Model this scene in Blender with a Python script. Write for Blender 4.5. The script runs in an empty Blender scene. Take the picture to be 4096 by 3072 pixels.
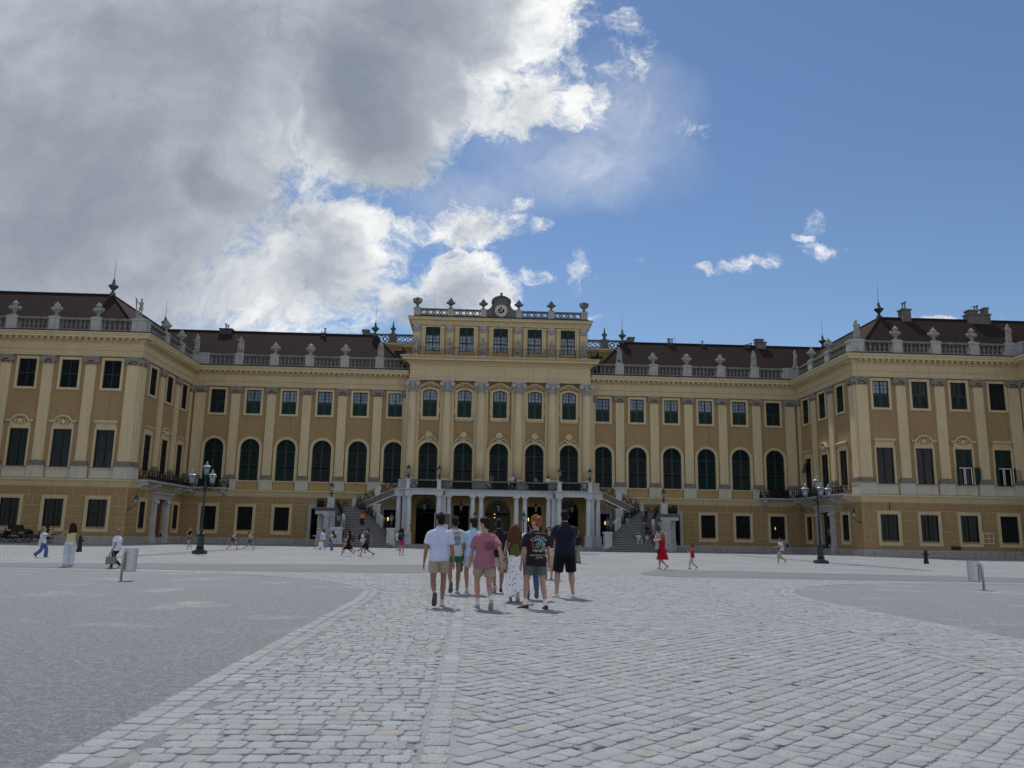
import bpy, bmesh, math, random
import numpy as np
from mathutils import Vector, Matrix, noise
from mathutils.bvhtree import BVHTree
random.seed(7); RNG = np.random.default_rng(7)
SC = bpy.context.scene
COL = SC.collection
R = math.radians
PI = math.pi

# ------------------------------------------------------------------ camera / plan constants (metres)
CAMX, CAMZ = -2.675, 1.3035
YAW, PITCH, ROLL, FPX = 0.043896, 0.186782, -0.0173847, 3227.64
D = 92.93      # plane of the two flanks
W = 78.24      # plane of the projecting wing fronts
XS = 35.36     # courtyard faces of the wings
XO = 52.5      # next outward return of the wings
BAY = 4.054

# ------------------------------------------------------------------ mesh helpers
class MB:
    def __init__(s): s.v = []; s.f = []; s.sm = []
    def add(s, vs, fs, smooth=False, T=None):
        b = len(s.v)
        s.v += [tuple(T(*p)) for p in vs] if T else [tuple(p) for p in vs]
        for f in fs: s.f.append([b+i for i in f]); s.sm.append(smooth)
        return s
    def box(s, a0, a1, b0, b1, c0, c1, T=None):
        vs = [(a, b, c) for c in (c0, c1) for b in (b0, b1) for a in (a0, a1)]
        return s.add(vs, [(0,2,3,1),(4,5,7,6),(0,1,5,4),(2,6,7,3),(0,4,6,2),(1,3,7,5)], False, T)
    def bevbox(s, a0, a1, b0, b1, c0, c1, e=.03, T=None):
        # chamfer on the vertical outward edges and top: stacked loops
        lo = [(a0,b0),(a1,b0),(a1,b1),(a0,b1)]
        li = [(a0+e,b0+e),(a1-e,b0+e),(a1-e,b1-e),(a0+e,b1-e)]
        rings = [[(x,y,c0) for x,y in lo], [(x,y,c1-e) for x,y in lo], [(x,y,c1) for x,y in li]]
        return s.loft(rings, T=T)
    def loft(s, rings, closed=True, caps=True, smooth=False, T=None):
        n = len(rings[0]); vs = [p for r in rings for p in r]; fs = []
        m = n if closed else n-1
        for i in range(len(rings)-1):
            for j in range(m):
                k = (j+1) % n
                fs.append((i*n+j, i*n+k, (i+1)*n+k, (i+1)*n+j))
        if caps and closed:
            fs.append(tuple(range(n-1, -1, -1))); fs.append(tuple((len(rings)-1)*n+j for j in range(n)))
        return s.add(vs, fs, smooth, T)
    def lathe(s, prof, seg=16, c=(0,0,0), smooth=True, T=None):
        rings = [[(c[0]+r*math.cos(2*PI*j/seg), c[1]+r*math.sin(2*PI*j/seg), c[2]+z) for j in range(seg)] for r, z in prof]
        return s.loft(rings, smooth=smooth, T=T)
    def prism(s, poly, b0, b1, T=None):
        # poly of (a,c); extruded along b
        n = len(poly)
        vs = [(a, b0, c) for a, c in poly] + [(a, b1, c) for a, c in poly]
        fs = [tuple(range(n)), tuple(range(2*n-1, n-1, -1))] + [(i, (i+1) % n, n+(i+1) % n, n+i) for i in range(n)]
        return s.add(vs, fs, False, T)
    def tube(s, pts, rad, seg=6, smooth=True, T=None, flat=None):
        pts = [Vector(p) for p in pts]; n = len(pts)
        rad = [rad]*n if not hasattr(rad, '__len__') else rad
        rings = []; up = None
        for i in range(n):
            t = (pts[min(i+1, n-1)]-pts[max(i-1, 0)])
            if t.length < 1e-9: t = Vector((0,0,1))
            t.normalize()
            if up is None: up = Vector((0,1,0)) if abs(t.y) < .8 else Vector((1,0,0))
            a = t.cross(up)
            if a.length < 1e-4: a = t.cross(Vector((1,0,0)))
            a.normalize(); b = a.cross(t).normalized(); up = b
            r = rad[i]; ra, rb = (r if hasattr(r, '__len__') else (r, r))
            rings.append([tuple(pts[i]+a*ra*math.cos(2*PI*j/seg)+b*rb*math.sin(2*PI*j/seg)) for j in range(seg)])
        return s.loft(rings, smooth=smooth, T=T)
    def ball(s, c, r, seg=12, rings=8, M=None):
        r = r if hasattr(r, '__len__') else (r, r, r)
        rr = []
        for i in range(rings+1):
            ph = PI*(i/rings); ph = min(max(ph, .02), PI-.02)
            ring = []
            for j in range(seg):
                p = Vector((r[0]*math.sin(ph)*math.cos(2*PI*j/seg), r[1]*math.sin(ph)*math.sin(2*PI*j/seg), -r[2]*math.cos(ph)))
                if M: p = M @ p
                ring.append((c[0]+p.x, c[1]+p.y, c[2]+p.z))
            rr.append(ring)
        return s.loft(rr, smooth=True)
    def ring(s, c, R0, r, seg=16, sub=5, a=(1,0,0), b=(0,0,1)):
        a = Vector(a); b = Vector(b); c = Vector(c)
        pts = [c+a*R0*math.cos(2*PI*i/seg)+b*R0*math.sin(2*PI*i/seg) for i in range(seg+1)]
        return s.tube(pts, r, sub)
    def mesh(s, name, mat=None, recalc=True):
        me = bpy.data.meshes.new(name); me.from_pydata(s.v, [], s.f)
        if recalc:
            bm = bmesh.new(); bm.from_mesh(me); bmesh.ops.recalc_face_normals(bm, faces=bm.faces); bm.to_mesh(me); bm.free()
        me.polygons.foreach_set('use_smooth', s.sm)
        if mat: me.materials.append(mat)
        me.update(); return me
    def build(s, name, mat, parent=None, loc=None, rot=None, recalc=True):
        o = bpy.data.objects.new(name, s.mesh(name, mat, recalc)); COL.objects.link(o)
        if parent: o.parent = parent
        if loc: o.location = loc
        if rot is not None: o.rotation_euler = (0, 0, rot)
        return o

def lerp_tab(tab, t):
    for i in range(len(tab)-1):
        (a, x), (b, y) = tab[i], tab[i+1]
        if t <= b: return x+(y-x)*(t-a)/(b-a)
    return tab[-1][1]
class Fr:   # a facade: s runs along it, d outwards, z up
    def __init__(f, ox, oy, ux, uy): f.o = (ox, oy); f.u = (ux, uy); f.n = (uy, -ux); f.rot = math.atan2(uy, ux)
    def __call__(f, s, d, z): return (f.o[0]+f.u[0]*s+f.n[0]*d, f.o[1]+f.u[1]*s+f.n[1]*d, z)

class Spec:  # a part with sub-parts; many instances share its meshes
    def __init__(s, name, mb, mat, ch=()): s.name = name; s.me = mb.mesh(name, mat); s.ch = list(ch)
def inst(sp, parent=None, loc=(0,0,0), rot=0., scale=1., label=None):
    o = bpy.data.objects.new(sp.name, sp.me); COL.objects.link(o)
    if parent: o.parent = parent
    o.location = loc; o.rotation_euler = (0,0,rot)
    if scale != 1.: o.scale = (scale,)*3 if not hasattr(scale, '__len__') else scale
    if label: o['label'] = label
    for c in sp.ch: inst(c, o)
    return o
def at(sp, parent, fr, s, d, z, **k): return inst(sp, parent, fr(s, d, z), fr.rot, **k)
def thing(name, label, cat, loc=(0,0,0), rot=0., group=None):
    o = bpy.data.objects.new(name, None); COL.objects.link(o); o.location = loc; o.rotation_euler = (0,0,rot)
    o.empty_display_size = .2
    return tag(o, label, cat, group)
def tag(o, label, cat, group=None):
    o['label'] = label; o['category'] = cat
    if group: o['group'] = group
    return o
def struct(o): o['kind'] = 'structure'; return o

def sweep(mb, path, prof, caps=True):
    """closed profile (d,z) swept along a plan path with mitred corners; d is to the right of travel"""
    n = len(path); nr = []
    for i in range(n-1):
        dx = path[i+1][0]-path[i][0]; dy = path[i+1][1]-path[i][1]; l = math.hypot(dx, dy); nr.append((dy/l, -dx/l))
    rings = []
    for i in range(n):
        if i == 0: m = nr[0]
        elif i == n-1: m = nr[-1]
        else:
            a, b = nr[i-1], nr[i]; k = 1+a[0]*b[0]+a[1]*b[1]; m = ((a[0]+b[0])/k, (a[1]+b[1])/k)
        rings.append([(path[i][0]+m[0]*d, path[i][1]+m[1]*d, z) for d, z in prof])
    return mb.loft(rings, caps=caps)

def wall(mb, fr, s0, s1, z0, z1, ops=(), depth=.3, d=0.):
    """flat wall with real openings: ops = (sa, sb, za, zb, rise of the arch or 0)"""
    S = sorted({s0, s1, *[o[0] for o in ops], *[o[1] for o in ops]}); Z = sorted({z0, z1, *[o[2] for o in ops], *[o[3] for o in ops]})
    S = [a for a in S if s0 <= a <= s1]; Z = [a for a in Z if z0 <= a <= z1]
    def hit(s, z): return any(o[0] < s < o[1] and o[2] < z < o[3] for o in ops)
    for i in range(len(S)-1):
        for j in range(len(Z)-1):
            if S[i+1]-S[i] < 1e-6 or Z[j+1]-Z[j] < 1e-6 or hit((S[i]+S[i+1])/2, (Z[j]+Z[j+1])/2): continue
            mb.add([(S[i],d,Z[j]),(S[i+1],d,Z[j]),(S[i+1],d,Z[j+1]),(S[i],d,Z[j+1])], [(0,1,2,3)], False, fr)
    for sa, sb, za, zb, rise in ops:
        out = arch_pts(sa, sb, zb, rise)
        if rise:
            for i in range(len(out)-1):
                p, q = out[i], out[i+1]
                mb.add([(p[0],d,p[1]),(q[0],d,q[1]),(q[0],d,zb+1e-4),(p[0],d,zb+1e-4)], [(0,1,2,3)], False, fr)
        loop = [(sa, za)]+out+[(sb, za)]
        for i in range(len(loop)):
            p, q = loop[i], loop[(i+1) % len(loop)]
            mb.add([(p[0],d,p[1]),(q[0],d,q[1]),(q[0],d-depth,q[1]),(p[0],d-depth,p[1])], [(0,1,2,3)], False, fr)
def arch_pts(sa, sb, zt, rise, n=12):
    """points of the top of an opening from left to right"""
    if not rise: return [(sa, zt), (sb, zt)]
    hw = (sb-sa)/2; c = (sa+sb)/2; Rr = (hw*hw+rise*rise)/(2*rise); zc = zt-Rr; a0 = math.asin(min(1, hw/Rr))
    if rise > hw-1e-6: a0 = PI/2
    return [(c+Rr*math.sin(-a0+2*a0*i/n), zc+Rr*math.cos(-a0+2*a0*i/n)) for i in range(n+1)]
def band(mb, inner, outer, b0, b1, T=None):
    """a band between two open outlines of (a,c) with the same number of points, extruded over b"""
    for i in range(len(inner)-1):
        p, q, r, s = inner[i], inner[i+1], outer[i+1], outer[i]
        vs = [(x, b, z) for b in (b0, b1) for x, z in (p, q, r, s)]
        fs = [(0,1,2,3),(7,6,5,4),(0,1,5,4),(2,3,7,6)]
        if i == 0: fs.append((0,4,7,3))
        if i == len(inner)-2: fs.append((1,2,6,5))
        mb.add(vs, fs, False, T)

# ------------------------------------------------------------------ materials
def nodes(name):
    m = bpy.data.materials.new(name); m.use_nodes = True; nt = m.node_tree; b = nt.nodes['Principled BSDF']
    return m, nt, b
def N(nt, typ, **k):
    n = nt.nodes.new(typ)
    for a, v in k.items():
        if a.startswith('i_'):
            key = a[2:]; key = int(key) if key.isdigit() else key.replace('_', ' '); n.inputs[key].default_value = v
        else: setattr(n, a, v)
    return n
def L(nt, a, b): nt.links.new(a, b)
def mixc(nt, fac, a, b, mode='MIX'):
    n = N(nt, 'ShaderNodeMix', data_type='RGBA', blend_type=mode)
    for s, v in ((n.inputs['Factor'], fac), (n.inputs['A'], a), (n.inputs['B'], b)):
        if hasattr(v, 'is_output'): L(nt, v, s)
        else: s.default_value = v if not hasattr(v, '__len__') else (*v, 1.)[:4]
    return n.outputs['Result']
def math_(nt, op, a, b=None, clamp=False, c=None):
    n = N(nt, 'ShaderNodeMath', operation=op, use_clamp=clamp)
    for i, v in enumerate((a, b, c)):
        if v is None: continue
        if hasattr(v, 'is_output'): L(nt, v, n.inputs[i])
        else: n.inputs[i].default_value = v
    return n.outputs[0]
def ramp(nt, fac, pts):
    n = N(nt, 'ShaderNodeValToRGB'); cr = n.color_ramp
    while len(cr.elements) < len(pts): cr.elements.new(.5)
    for e, (p, c) in zip(cr.elements, pts): e.position = p; e.color = (*c, 1) if hasattr(c, '__len__') else (c, c, c, 1)
    if hasattr(fac, 'is_output'): L(nt, fac, n.inputs[0])
    return n.outputs[0]
def pos(nt): return N(nt, 'ShaderNodeNewGeometry').outputs['Position']
def objc(nt): return N(nt, 'ShaderNodeTexCoord').outputs['Object']
def noi(nt, vec, scale, detail=4, rough=.55, dist=0.):
    n = N(nt, 'ShaderNodeTexNoise'); n.inputs['Scale'].default_value = scale; n.inputs['Detail'].default_value = detail
    n.inputs['Roughness'].default_value = rough; n.inputs['Distortion'].default_value = dist
    if vec: L(nt, vec, n.inputs['Vector'])
    return n.outputs['Fac']
def scl(nt, vec, s):
    n = N(nt, 'ShaderNodeMapping'); n.inputs['Scale'].default_value = s; L(nt, vec, n.inputs['Vector']); return n.outputs[0]
def bump(nt, b, h, dist, strength=1.):
    n = N(nt, 'ShaderNodeBump'); n.inputs['Distance'].default_value = dist; n.inputs['Strength'].default_value = strength
    L(nt, h, n.inputs['Height']); L(nt, n.outputs[0], b.inputs['Normal'])
def plain(name, col, rough=.6, metal=0., var=.15, scale=6., bmp=0., bscale=40., spec=.5, space='obj'):
    m, nt, b = nodes(name); v = objc(nt) if space == 'obj' else pos(nt)
    f = noi(nt, v, scale, 5)
    c = mixc(nt, f, tuple(x*(1-var) for x in col), tuple(min(1, x*(1+var)) for x in col))
    L(nt, c, b.inputs['Base Color']); b.inputs['Roughness'].default_value = rough; b.inputs['Metallic'].default_value = metal
    b.inputs['Specular IOR Level'].default_value = spec
    if bmp: bump(nt, b, noi(nt, v, bscale, 4), bmp)
    return m
def plaster(name, col, joints=False, var=.10):
    m, nt, b = nodes(name); v = pos(nt)
    big = noi(nt, v, .35, 4); fine = noi(nt, v, 7., 6, .7); streak = noi(nt, scl(nt, v, (2.2, 2.2, .18)), 1.3, 5, .6)
    c = mixc(nt, big, tuple(x*(1-var) for x in col), tuple(x*(1+var) for x in col))
    c = mixc(nt, math_(nt, 'MULTIPLY', ramp(nt, fine, [(.35, 0.), (.75, 1.)]), .22), c, tuple(x*.62 for x in col))
    c = mixc(nt, math_(nt, 'MULTIPLY', ramp(nt, streak, [(.50, 0.), (.70, 1.)]), .45), c, tuple(x*.6+.01 for x in col))
    dirt = noi(nt, scl(nt, v, (.7, .7, .25)), 1.1, 6, .68); c = mixc(nt, math_(nt, 'MULTIPLY', ramp(nt, dirt, [(.54, 0.), (.66, 1.)]), .20), c, tuple(x*1.25+.02 for x in col))
    if joints:
        sx = N(nt, 'ShaderNodeSeparateXYZ'); L(nt, v, sx.inputs[0])
        fz = math_(nt, 'FRACT', math_(nt, 'MULTIPLY', sx.outputs[2], 1/.78))
        ln = math_(nt, 'LESS_THAN', fz, .03)
        gap = math_(nt, 'GREATER_THAN', noi(nt, v, .9, 2), .44)
        c = mixc(nt, math_(nt, 'MULTIPLY', math_(nt, 'MULTIPLY', ln, gap), .45), c, tuple(x*.45 for x in col))
    L(nt, c, b.inputs['Base Color']); b.inputs['Roughness'].default_value = .9; b.inputs['Specular IOR Level'].default_value = .25
    bump(nt, b, fine, .012, .7); return m
def stone(name, col, dark, amt=.5, scale=1.6):
    m, nt, b = nodes(name); v = pos(nt)
    a = noi(nt, v, scale, 6, .65); st = noi(nt, scl(nt, v, (1.6, 1.6, .5)), scale*1.3, 6, .6); f = noi(nt, v, 26, 4)
    c = mixc(nt, a, tuple(x*.86 for x in col), tuple(min(1, x*1.08) for x in col))
    c = mixc(nt, math_(nt, 'MULTIPLY', ramp(nt, st, [(.48, 0.), (.68, 1.)]), amt), c, dark)
    c = mixc(nt, math_(nt, 'MULTIPLY', f, .16), c, dark)
    L(nt, c, b.inputs['Base Color']); b.inputs['Roughness'].default_value = .88; b.inputs['Specular IOR Level'].default_value = .3
    bump(nt, b, f, .012, .8); return m

M = {}
M['ochre'] = plaster('ochre_plaster', (.365, .25, .122), joints=True)
M['ochre2'] = plaster('ochre_block_plaster', (.365, .24, .108))
M['apron'] = plaster('yellow_apron_plaster', (.43, .295, .125))
M['cream'] = plaster('cream_plaster', (.62, .495, .30), var=.06)
M['joint'] = plaster('cream_joint_plaster', (.455, .35, .195), var=.06)
M['gray_plaster'] = plaster('grey_cream_pedestal_plaster', (.56, .51, .41), var=.07)
M['stone'] = stone('pale_limestone', (.46, .45, .42), (.17, .165, .155), .45)
M['balu'] = stone('grey_baluster_stone', (.235, .225, .205), (.06, .057, .05), .65)
M['stone_p'] = stone('portico_limestone', (.63, .635, .635), (.28, .275, .265), .3)
M['stone_u'] = stone('weathered_sculpture_stone', (.36, .35, .325), (.10, .095, .085), .6, 3.)
M['stone_w'] = stone('white_limestone', (.53, .53, .515), (.19, .185, .175), .42)
M['stone_d'] = stone('weathered_grey_stone', (.165, .157, .142), (.07, .068, .062), .65)
M['cap'] = stone('capital_stone', (.36, .33, .285), (.08, .072, .06), .6, 3.)
M['base'] = stone('sooty_base_stone', (.24, .22, .19), (.05, .048, .045), .7, 3.)
M['plinth'] = stone('granite_plinth', (.40, .39, .37), (.13, .125, .115), .55)
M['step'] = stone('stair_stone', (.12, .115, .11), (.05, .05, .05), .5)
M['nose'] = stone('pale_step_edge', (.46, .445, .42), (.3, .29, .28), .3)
M['lead'] = plain('dark_lead_sheet', (.035, .045, .06), .5, .3, .3, 2.)
M['copper'] = plain('verdigris_copper', (.055, .105, .09), .7, .1, .35, 5.)
M['copper_d'] = plain('dark_verdigris', (.02, .034, .032), .6, .2, .35, 5.)
M['green'] = plain('dark_green_paint', (.005, .020, .0155), .5, 0, .25, 3., .002, 30, .4)
M['green_l'] = plain('green_shutter_paint', (.006, .030, .020), .5, 0, .25, 3., .002, 30, .4)
M['slat'] = plain('weathered_shutter_slats', (.085, .105, .098), .6, 0, .35, 9.)
M['iron'] = plain('black_wrought_iron', (.012, .0125, .013), .45, .4, .3, 8.)
M['cloth_black'] = plain('dark_screen_cloth', (.012, .017, .017), .85, 0, .3, 3.)
M['lamp'] = plain('lamp_green_iron', (.018, .032, .034), .42, .3, .3, 5., .003, 60)
M['steel'] = plain('brushed_steel', (.50, .51, .52), .38, .85, .12, 3., .001, 200)
M['wood'] = plain('brown_oak_door', (.125, .05, .02), .5, 0, .3, 5., .004, 20)
M['wood_d'] = plain('black_brown_door', (.016, .011, .009), .5, 0, .3, 5., .004, 20)
M['dark'] = plain('dim_interior', (.006, .006, .007), .9, 0, .2, 2., spec=.1)
M['white'] = plain('white_paint', (.74, .74, .72), .5)
M['lattice'] = plain('dull_grey_lattice', (.03, .032, .034), .6)
M['ironw'] = M['iron']
M['gold'] = plain('gilt_metal', (.62, .42, .12), .35, .8)
M['black'] = plain('matt_black', (.008, .008, .009), .7)
M['dial'] = plain('pale_clock_ring', (.60, .63, .66), .6)
M['board'] = plain('brown_notice_board', (.085, .07, .055), .7)
M['paper'] = plain('white_notice_paper', (.62, .66, .62), .7)
M['coach'] = plain('black_coach_lacquer', (.006, .006, .007), .25, 0, .3, 3.)
M['coach_y'] = plain('mustard_coach_panel', (.27, .19, .03), .4)
M['tin'] = plain('dull_tin_flue', (.30, .31, .32), .4, .7)
def emit(name, col, s):
    m, nt, b = nodes(name); b.inputs['Emission Color'].default_value = (*col, 1); b.inputs['Emission Strength'].default_value = s
    b.inputs['Base Color'].default_value = (*col, 1); return m
M['glow'] = emit('lit_lamp_bulb', (1, .62, .22), 1.7)
def glass(name, col, rough, curtain=None):
    m, nt, b = nodes(name); v = pos(nt)
    if curtain:
        f = noi(nt, scl(nt, v, (3.5, 3.5, .25)), 2.2, 3)
        g = noi(nt, v, .5, 2)
        c = mixc(nt, ramp(nt, f, [(.35, 0.), (.62, 1.)]), col, curtain); c = mixc(nt, math_(nt, 'MULTIPLY', g, .6), c, col); L(nt, c, b.inputs['Base Color'])
    else: b.inputs['Base Color'].default_value = (*col, 1)
    b.inputs['Roughness'].default_value = rough; b.inputs['Specular IOR Level'].default_value = .18
    bump(nt, b, noi(nt, v, 1.3, 2), .01, .5); return m
M['glass'] = glass('pale_curtained_glass', (.15, .185, .25), .05, (.44, .49, .56))
M['glass_e'] = glass('blue_sky_glass', (.10, .14, .21), .05, (.30, .37, .47))
M['glass_d'] = glass('dark_window_glass', (.007, .009, .011), .06)
M['glass_c'] = glass('dark_glass_with_drapes', (.010, .0115, .013), .06, (.036, .039, .043))
M['glass_b'] = glass('dark_louvred_blind', (.014, .018, .022), .25, (.035, .04, .046))
def lampglass():
    m, nt, b = nodes('milky_lantern_glass'); b.inputs['Base Color'].default_value = (.42, .44, .44, 1); b.inputs['Roughness'].default_value = .15
    b.inputs['Alpha'].default_value = .42; return m
M['lampglass'] = lampglass()
def tiles():
    m, nt, b = nodes('brown_roof_tiles'); v = pos(nt); sx = N(nt, 'ShaderNodeSeparateXYZ'); L(nt, v, sx.inputs[0])
    wob = noi(nt, v, .5, 3)
    zz = math_(nt, 'ADD', sx.outputs[2], math_(nt, 'MULTIPLY', wob, .10))
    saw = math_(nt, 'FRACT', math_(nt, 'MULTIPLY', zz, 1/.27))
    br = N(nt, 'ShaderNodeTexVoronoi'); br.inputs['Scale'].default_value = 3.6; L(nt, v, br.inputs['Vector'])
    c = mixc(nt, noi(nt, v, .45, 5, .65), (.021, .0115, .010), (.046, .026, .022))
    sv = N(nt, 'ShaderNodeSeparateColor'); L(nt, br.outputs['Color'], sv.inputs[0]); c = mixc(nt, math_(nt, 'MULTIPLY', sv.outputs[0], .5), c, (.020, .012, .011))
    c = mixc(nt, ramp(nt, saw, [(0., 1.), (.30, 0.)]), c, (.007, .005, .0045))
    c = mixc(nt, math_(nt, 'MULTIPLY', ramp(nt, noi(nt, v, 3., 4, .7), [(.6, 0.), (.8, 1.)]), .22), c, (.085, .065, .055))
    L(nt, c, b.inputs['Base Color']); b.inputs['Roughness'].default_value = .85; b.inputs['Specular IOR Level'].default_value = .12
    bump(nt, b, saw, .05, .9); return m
M['tiles'] = tiles()
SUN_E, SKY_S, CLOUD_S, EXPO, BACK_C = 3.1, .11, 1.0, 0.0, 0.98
# ------------------------------------------------------------------ people (and the statues, from the same figure builder)
PENDING = []   # (object, voxel, noise amplitude, noise scale, smooth iterations)
def solid(name, mb, mat, parent, vox, amp=0., fs=8., it=3, stretch=1.):
    o = bpy.data.objects.new(name, mb.mesh(name, None)); COL.objects.link(o)
    if parent: o.parent = parent
    md = o.modifiers.new('r', 'REMESH'); md.mode = 'VOXEL'; md.voxel_size = vox; md.use_smooth_shade = True
    if it: sm = o.modifiers.new('s', 'SMOOTH'); sm.factor = .5; sm.iterations = it
    PENDING.append((o, mat, amp, fs, stretch)); return o
def flush():
    dg = bpy.context.evaluated_depsgraph_get()
    for o, mat, amp, fs, stretch in PENDING:
        me = bpy.data.meshes.new_from_object(o.evaluated_get(dg)); o.modifiers.clear(); o.data = me; me.name = o.name
        if amp:
            n = len(me.vertices); co = np.empty(n*3); nr = np.empty(n*3); me.vertices.foreach_get('co', co); me.vertices.foreach_get('normal', nr)
            co = co.reshape(-1, 3); nr = nr.reshape(-1, 3); off = Vector((random.uniform(0, 50),)*3)
            for i in range(n):
                p = Vector((co[i][0], co[i][1], co[i][2]*stretch))*fs+off
                co[i] += nr[i]*amp*(noise.noise(p)+.5*noise.noise(p*2.1)+.3)
            me.vertices.foreach_set('co', co.ravel())
        me.polygons.foreach_set('use_smooth', [True]*len(me.polygons))
        if mat: me.materials.append(mat)
        me.update()
    PENDING.clear()

CL = {}
def cloth(col, kind='cloth'):
    k = (tuple(round(c, 3) for c in col), kind)
    if k in CL: return CL[k]
    nm = 'woven_cloth' if kind == 'cloth' else kind
    if kind == 'hair':
        m, nt, b = nodes('hair_strands'); v = objc(nt); f = noi(nt, scl(nt, v, (60, 60, 9)), 1., 4, .6)
        L(nt, mixc(nt, f, tuple(c*.3 for c in col), tuple(min(1, c*1.05) for c in col)), b.inputs['Base Color']); b.inputs['Roughness'].default_value = .75; b.inputs['Specular IOR Level'].default_value = .2
        bump(nt, b, f, .006, 1.)
    elif kind == 'skin':
        m, nt, b = nodes('skin'); v = objc(nt); f = noi(nt, v, 9., 4)
        L(nt, mixc(nt, f, tuple(c*.88 for c in col), tuple(c*1.1 for c in col)), b.inputs['Base Color']); b.inputs['Roughness'].default_value = .55; b.inputs['Subsurface Weight'].default_value = .08
        b.inputs['Subsurface Radius'].default_value = (.02, .008, .004)
    elif kind == 'jean':
        m, nt, b = nodes('denim'); v = objc(nt); f = noi(nt, scl(nt, v, (7, 7, 2)), 1.2, 4)
        L(nt, mixc(nt, f, tuple(c*.6 for c in col), tuple(c*1.3 for c in col)), b.inputs['Base Color']); b.inputs['Roughness'].default_value = .9
    elif kind == 'floral':
        m, nt, b = nodes('floral_print'); v = objc(nt); w = N(nt, 'ShaderNodeTexVoronoi'); w.inputs['Scale'].default_value = 17.; L(nt, v, w.inputs['Vector'])
        c = mixc(nt, math_(nt, 'LESS_THAN', w.outputs['Distance'], .42), col, (.42, .075, .025)); c = mixc(nt, math_(nt, 'LESS_THAN', w.outputs['Distance'], .16), c, (.55, .25, .06))
        g = noi(nt, v, 24., 3); c = mixc(nt, math_(nt, 'GREATER_THAN', g, .62), c, (.13, .14, .06)); L(nt, c, b.inputs['Base Color']); b.inputs['Roughness'].default_value = .9
    elif kind == 'dots':
        m, nt, b = nodes('white_cotton_with_black_sprigs'); sp_ = N(nt, 'ShaderNodeSeparateXYZ'); L(nt, objc(nt), sp_.inputs[0]); cv = N(nt, 'ShaderNodeCombineXYZ'); L(nt, math_(nt, 'MULTIPLY', math_(nt, 'ARCTAN2', sp_.outputs[0], sp_.outputs[1]), .2), cv.inputs[0]); L(nt, sp_.outputs[2], cv.inputs[1]); w = N(nt, 'ShaderNodeTexVoronoi', voronoi_dimensions='2D'); w.inputs['Scale'].default_value = 9.; w.inputs['Randomness'].default_value = .7; L(nt, cv.outputs[0], w.inputs['Vector'])
        c = mixc(nt, math_(nt, 'LESS_THAN', w.outputs['Distance'], .115), col, (.02, .02, .025)); L(nt, c, b.inputs['Base Color']); b.inputs['Roughness'].default_value = .85
    elif kind == 'camo':
        m, nt, b = nodes('black_and_white_print'); v = objc(nt); g = noi(nt, v, 15., 2, .5, 1.2)
        L(nt, mixc(nt, math_(nt, 'GREATER_THAN', g, .5), col, (.02, .02, .02)), b.inputs['Base Color']); b.inputs['Roughness'].default_value = .9
    else:
        m, nt, b = nodes(nm); v = objc(nt); f = noi(nt, v, 5., 4); t = noi(nt, v, 260., 2)
        L(nt, mixc(nt, f, tuple(c*.86 for c in col), tuple(min(1, c*1.08) for c in col)), b.inputs['Base Color']); b.inputs['Roughness'].default_value = .9; b.inputs['Specular IOR Level'].default_value = .2
        wr = noi(nt, scl(nt, v, (11, 11, 6.5)), 1., 3, .5, 1.6); bump(nt, b, math_(nt, 'ADD', math_(nt, 'MULTIPLY', wr, 1.), math_(nt, 'MULTIPLY', t, .03)), .035, 1.); b.inputs['Sheen Weight'].default_value = .08
    CL[k] = m; return m
SKIN = {'fair': (.44, .25, .175), 'tan': (.29, .155, .095), 'pink': (.47, .25, .18), 'brown': (.17, .085, .05)}

def ik(a, c, l1, l2, hint):
    a, c = Vector(a), Vector(c); d = c-a; ln = min(d.length, l1+l2-.002); u = d.normalized(); c = a+u*ln
    x = (l1*l1-l2*l2+ln*ln)/(2*ln); h = math.sqrt(max(0, l1*l1-x*x)); w = Vector(hint); w = (w-u*w.dot(u)).normalized()
    return a+u*x+w*h, c

def fill(pts, n=4):   # smooth interpolation of a (point, radius) chain
    out = []
    for i in range(len(pts)-1):
        (p, r), (q, s) = pts[i], pts[i+1]
        for k in range(n): t = k/n; out.append((Vector(p).lerp(Vector(q), t), r+(s-r)*t))
    out.append((Vector(pts[-1][0]), pts[-1][1])); return out
def limb(mb, chain, seg=10, inf=0., n=4):
    f = fill(chain, n); P = [p for p, r in f]; 
    # relax the joints a little
    for _ in range(2): P = [P[0]]+[(P[i-1]+P[i]*2+P[i+1])/4 for i in range(1, len(P)-1)]+[P[-1]]
    mb.tube(P, [r+inf for p, r in f], seg)
def ering(c, rx, ry, yaw=0., n=18, sq=1.):
    o = []
    for i in range(n):
        a = 2*PI*i/n; ca, sa = math.cos(a), math.sin(a); x = rx*math.copysign(abs(ca)**sq, ca); y = ry*math.copysign(abs(sa)**sq, sa)
        o.append((c[0]+x*math.cos(yaw)-y*math.sin(yaw), c[1]+x*math.sin(yaw)+y*math.cos(yaw), c[2]))
    return o

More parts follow.
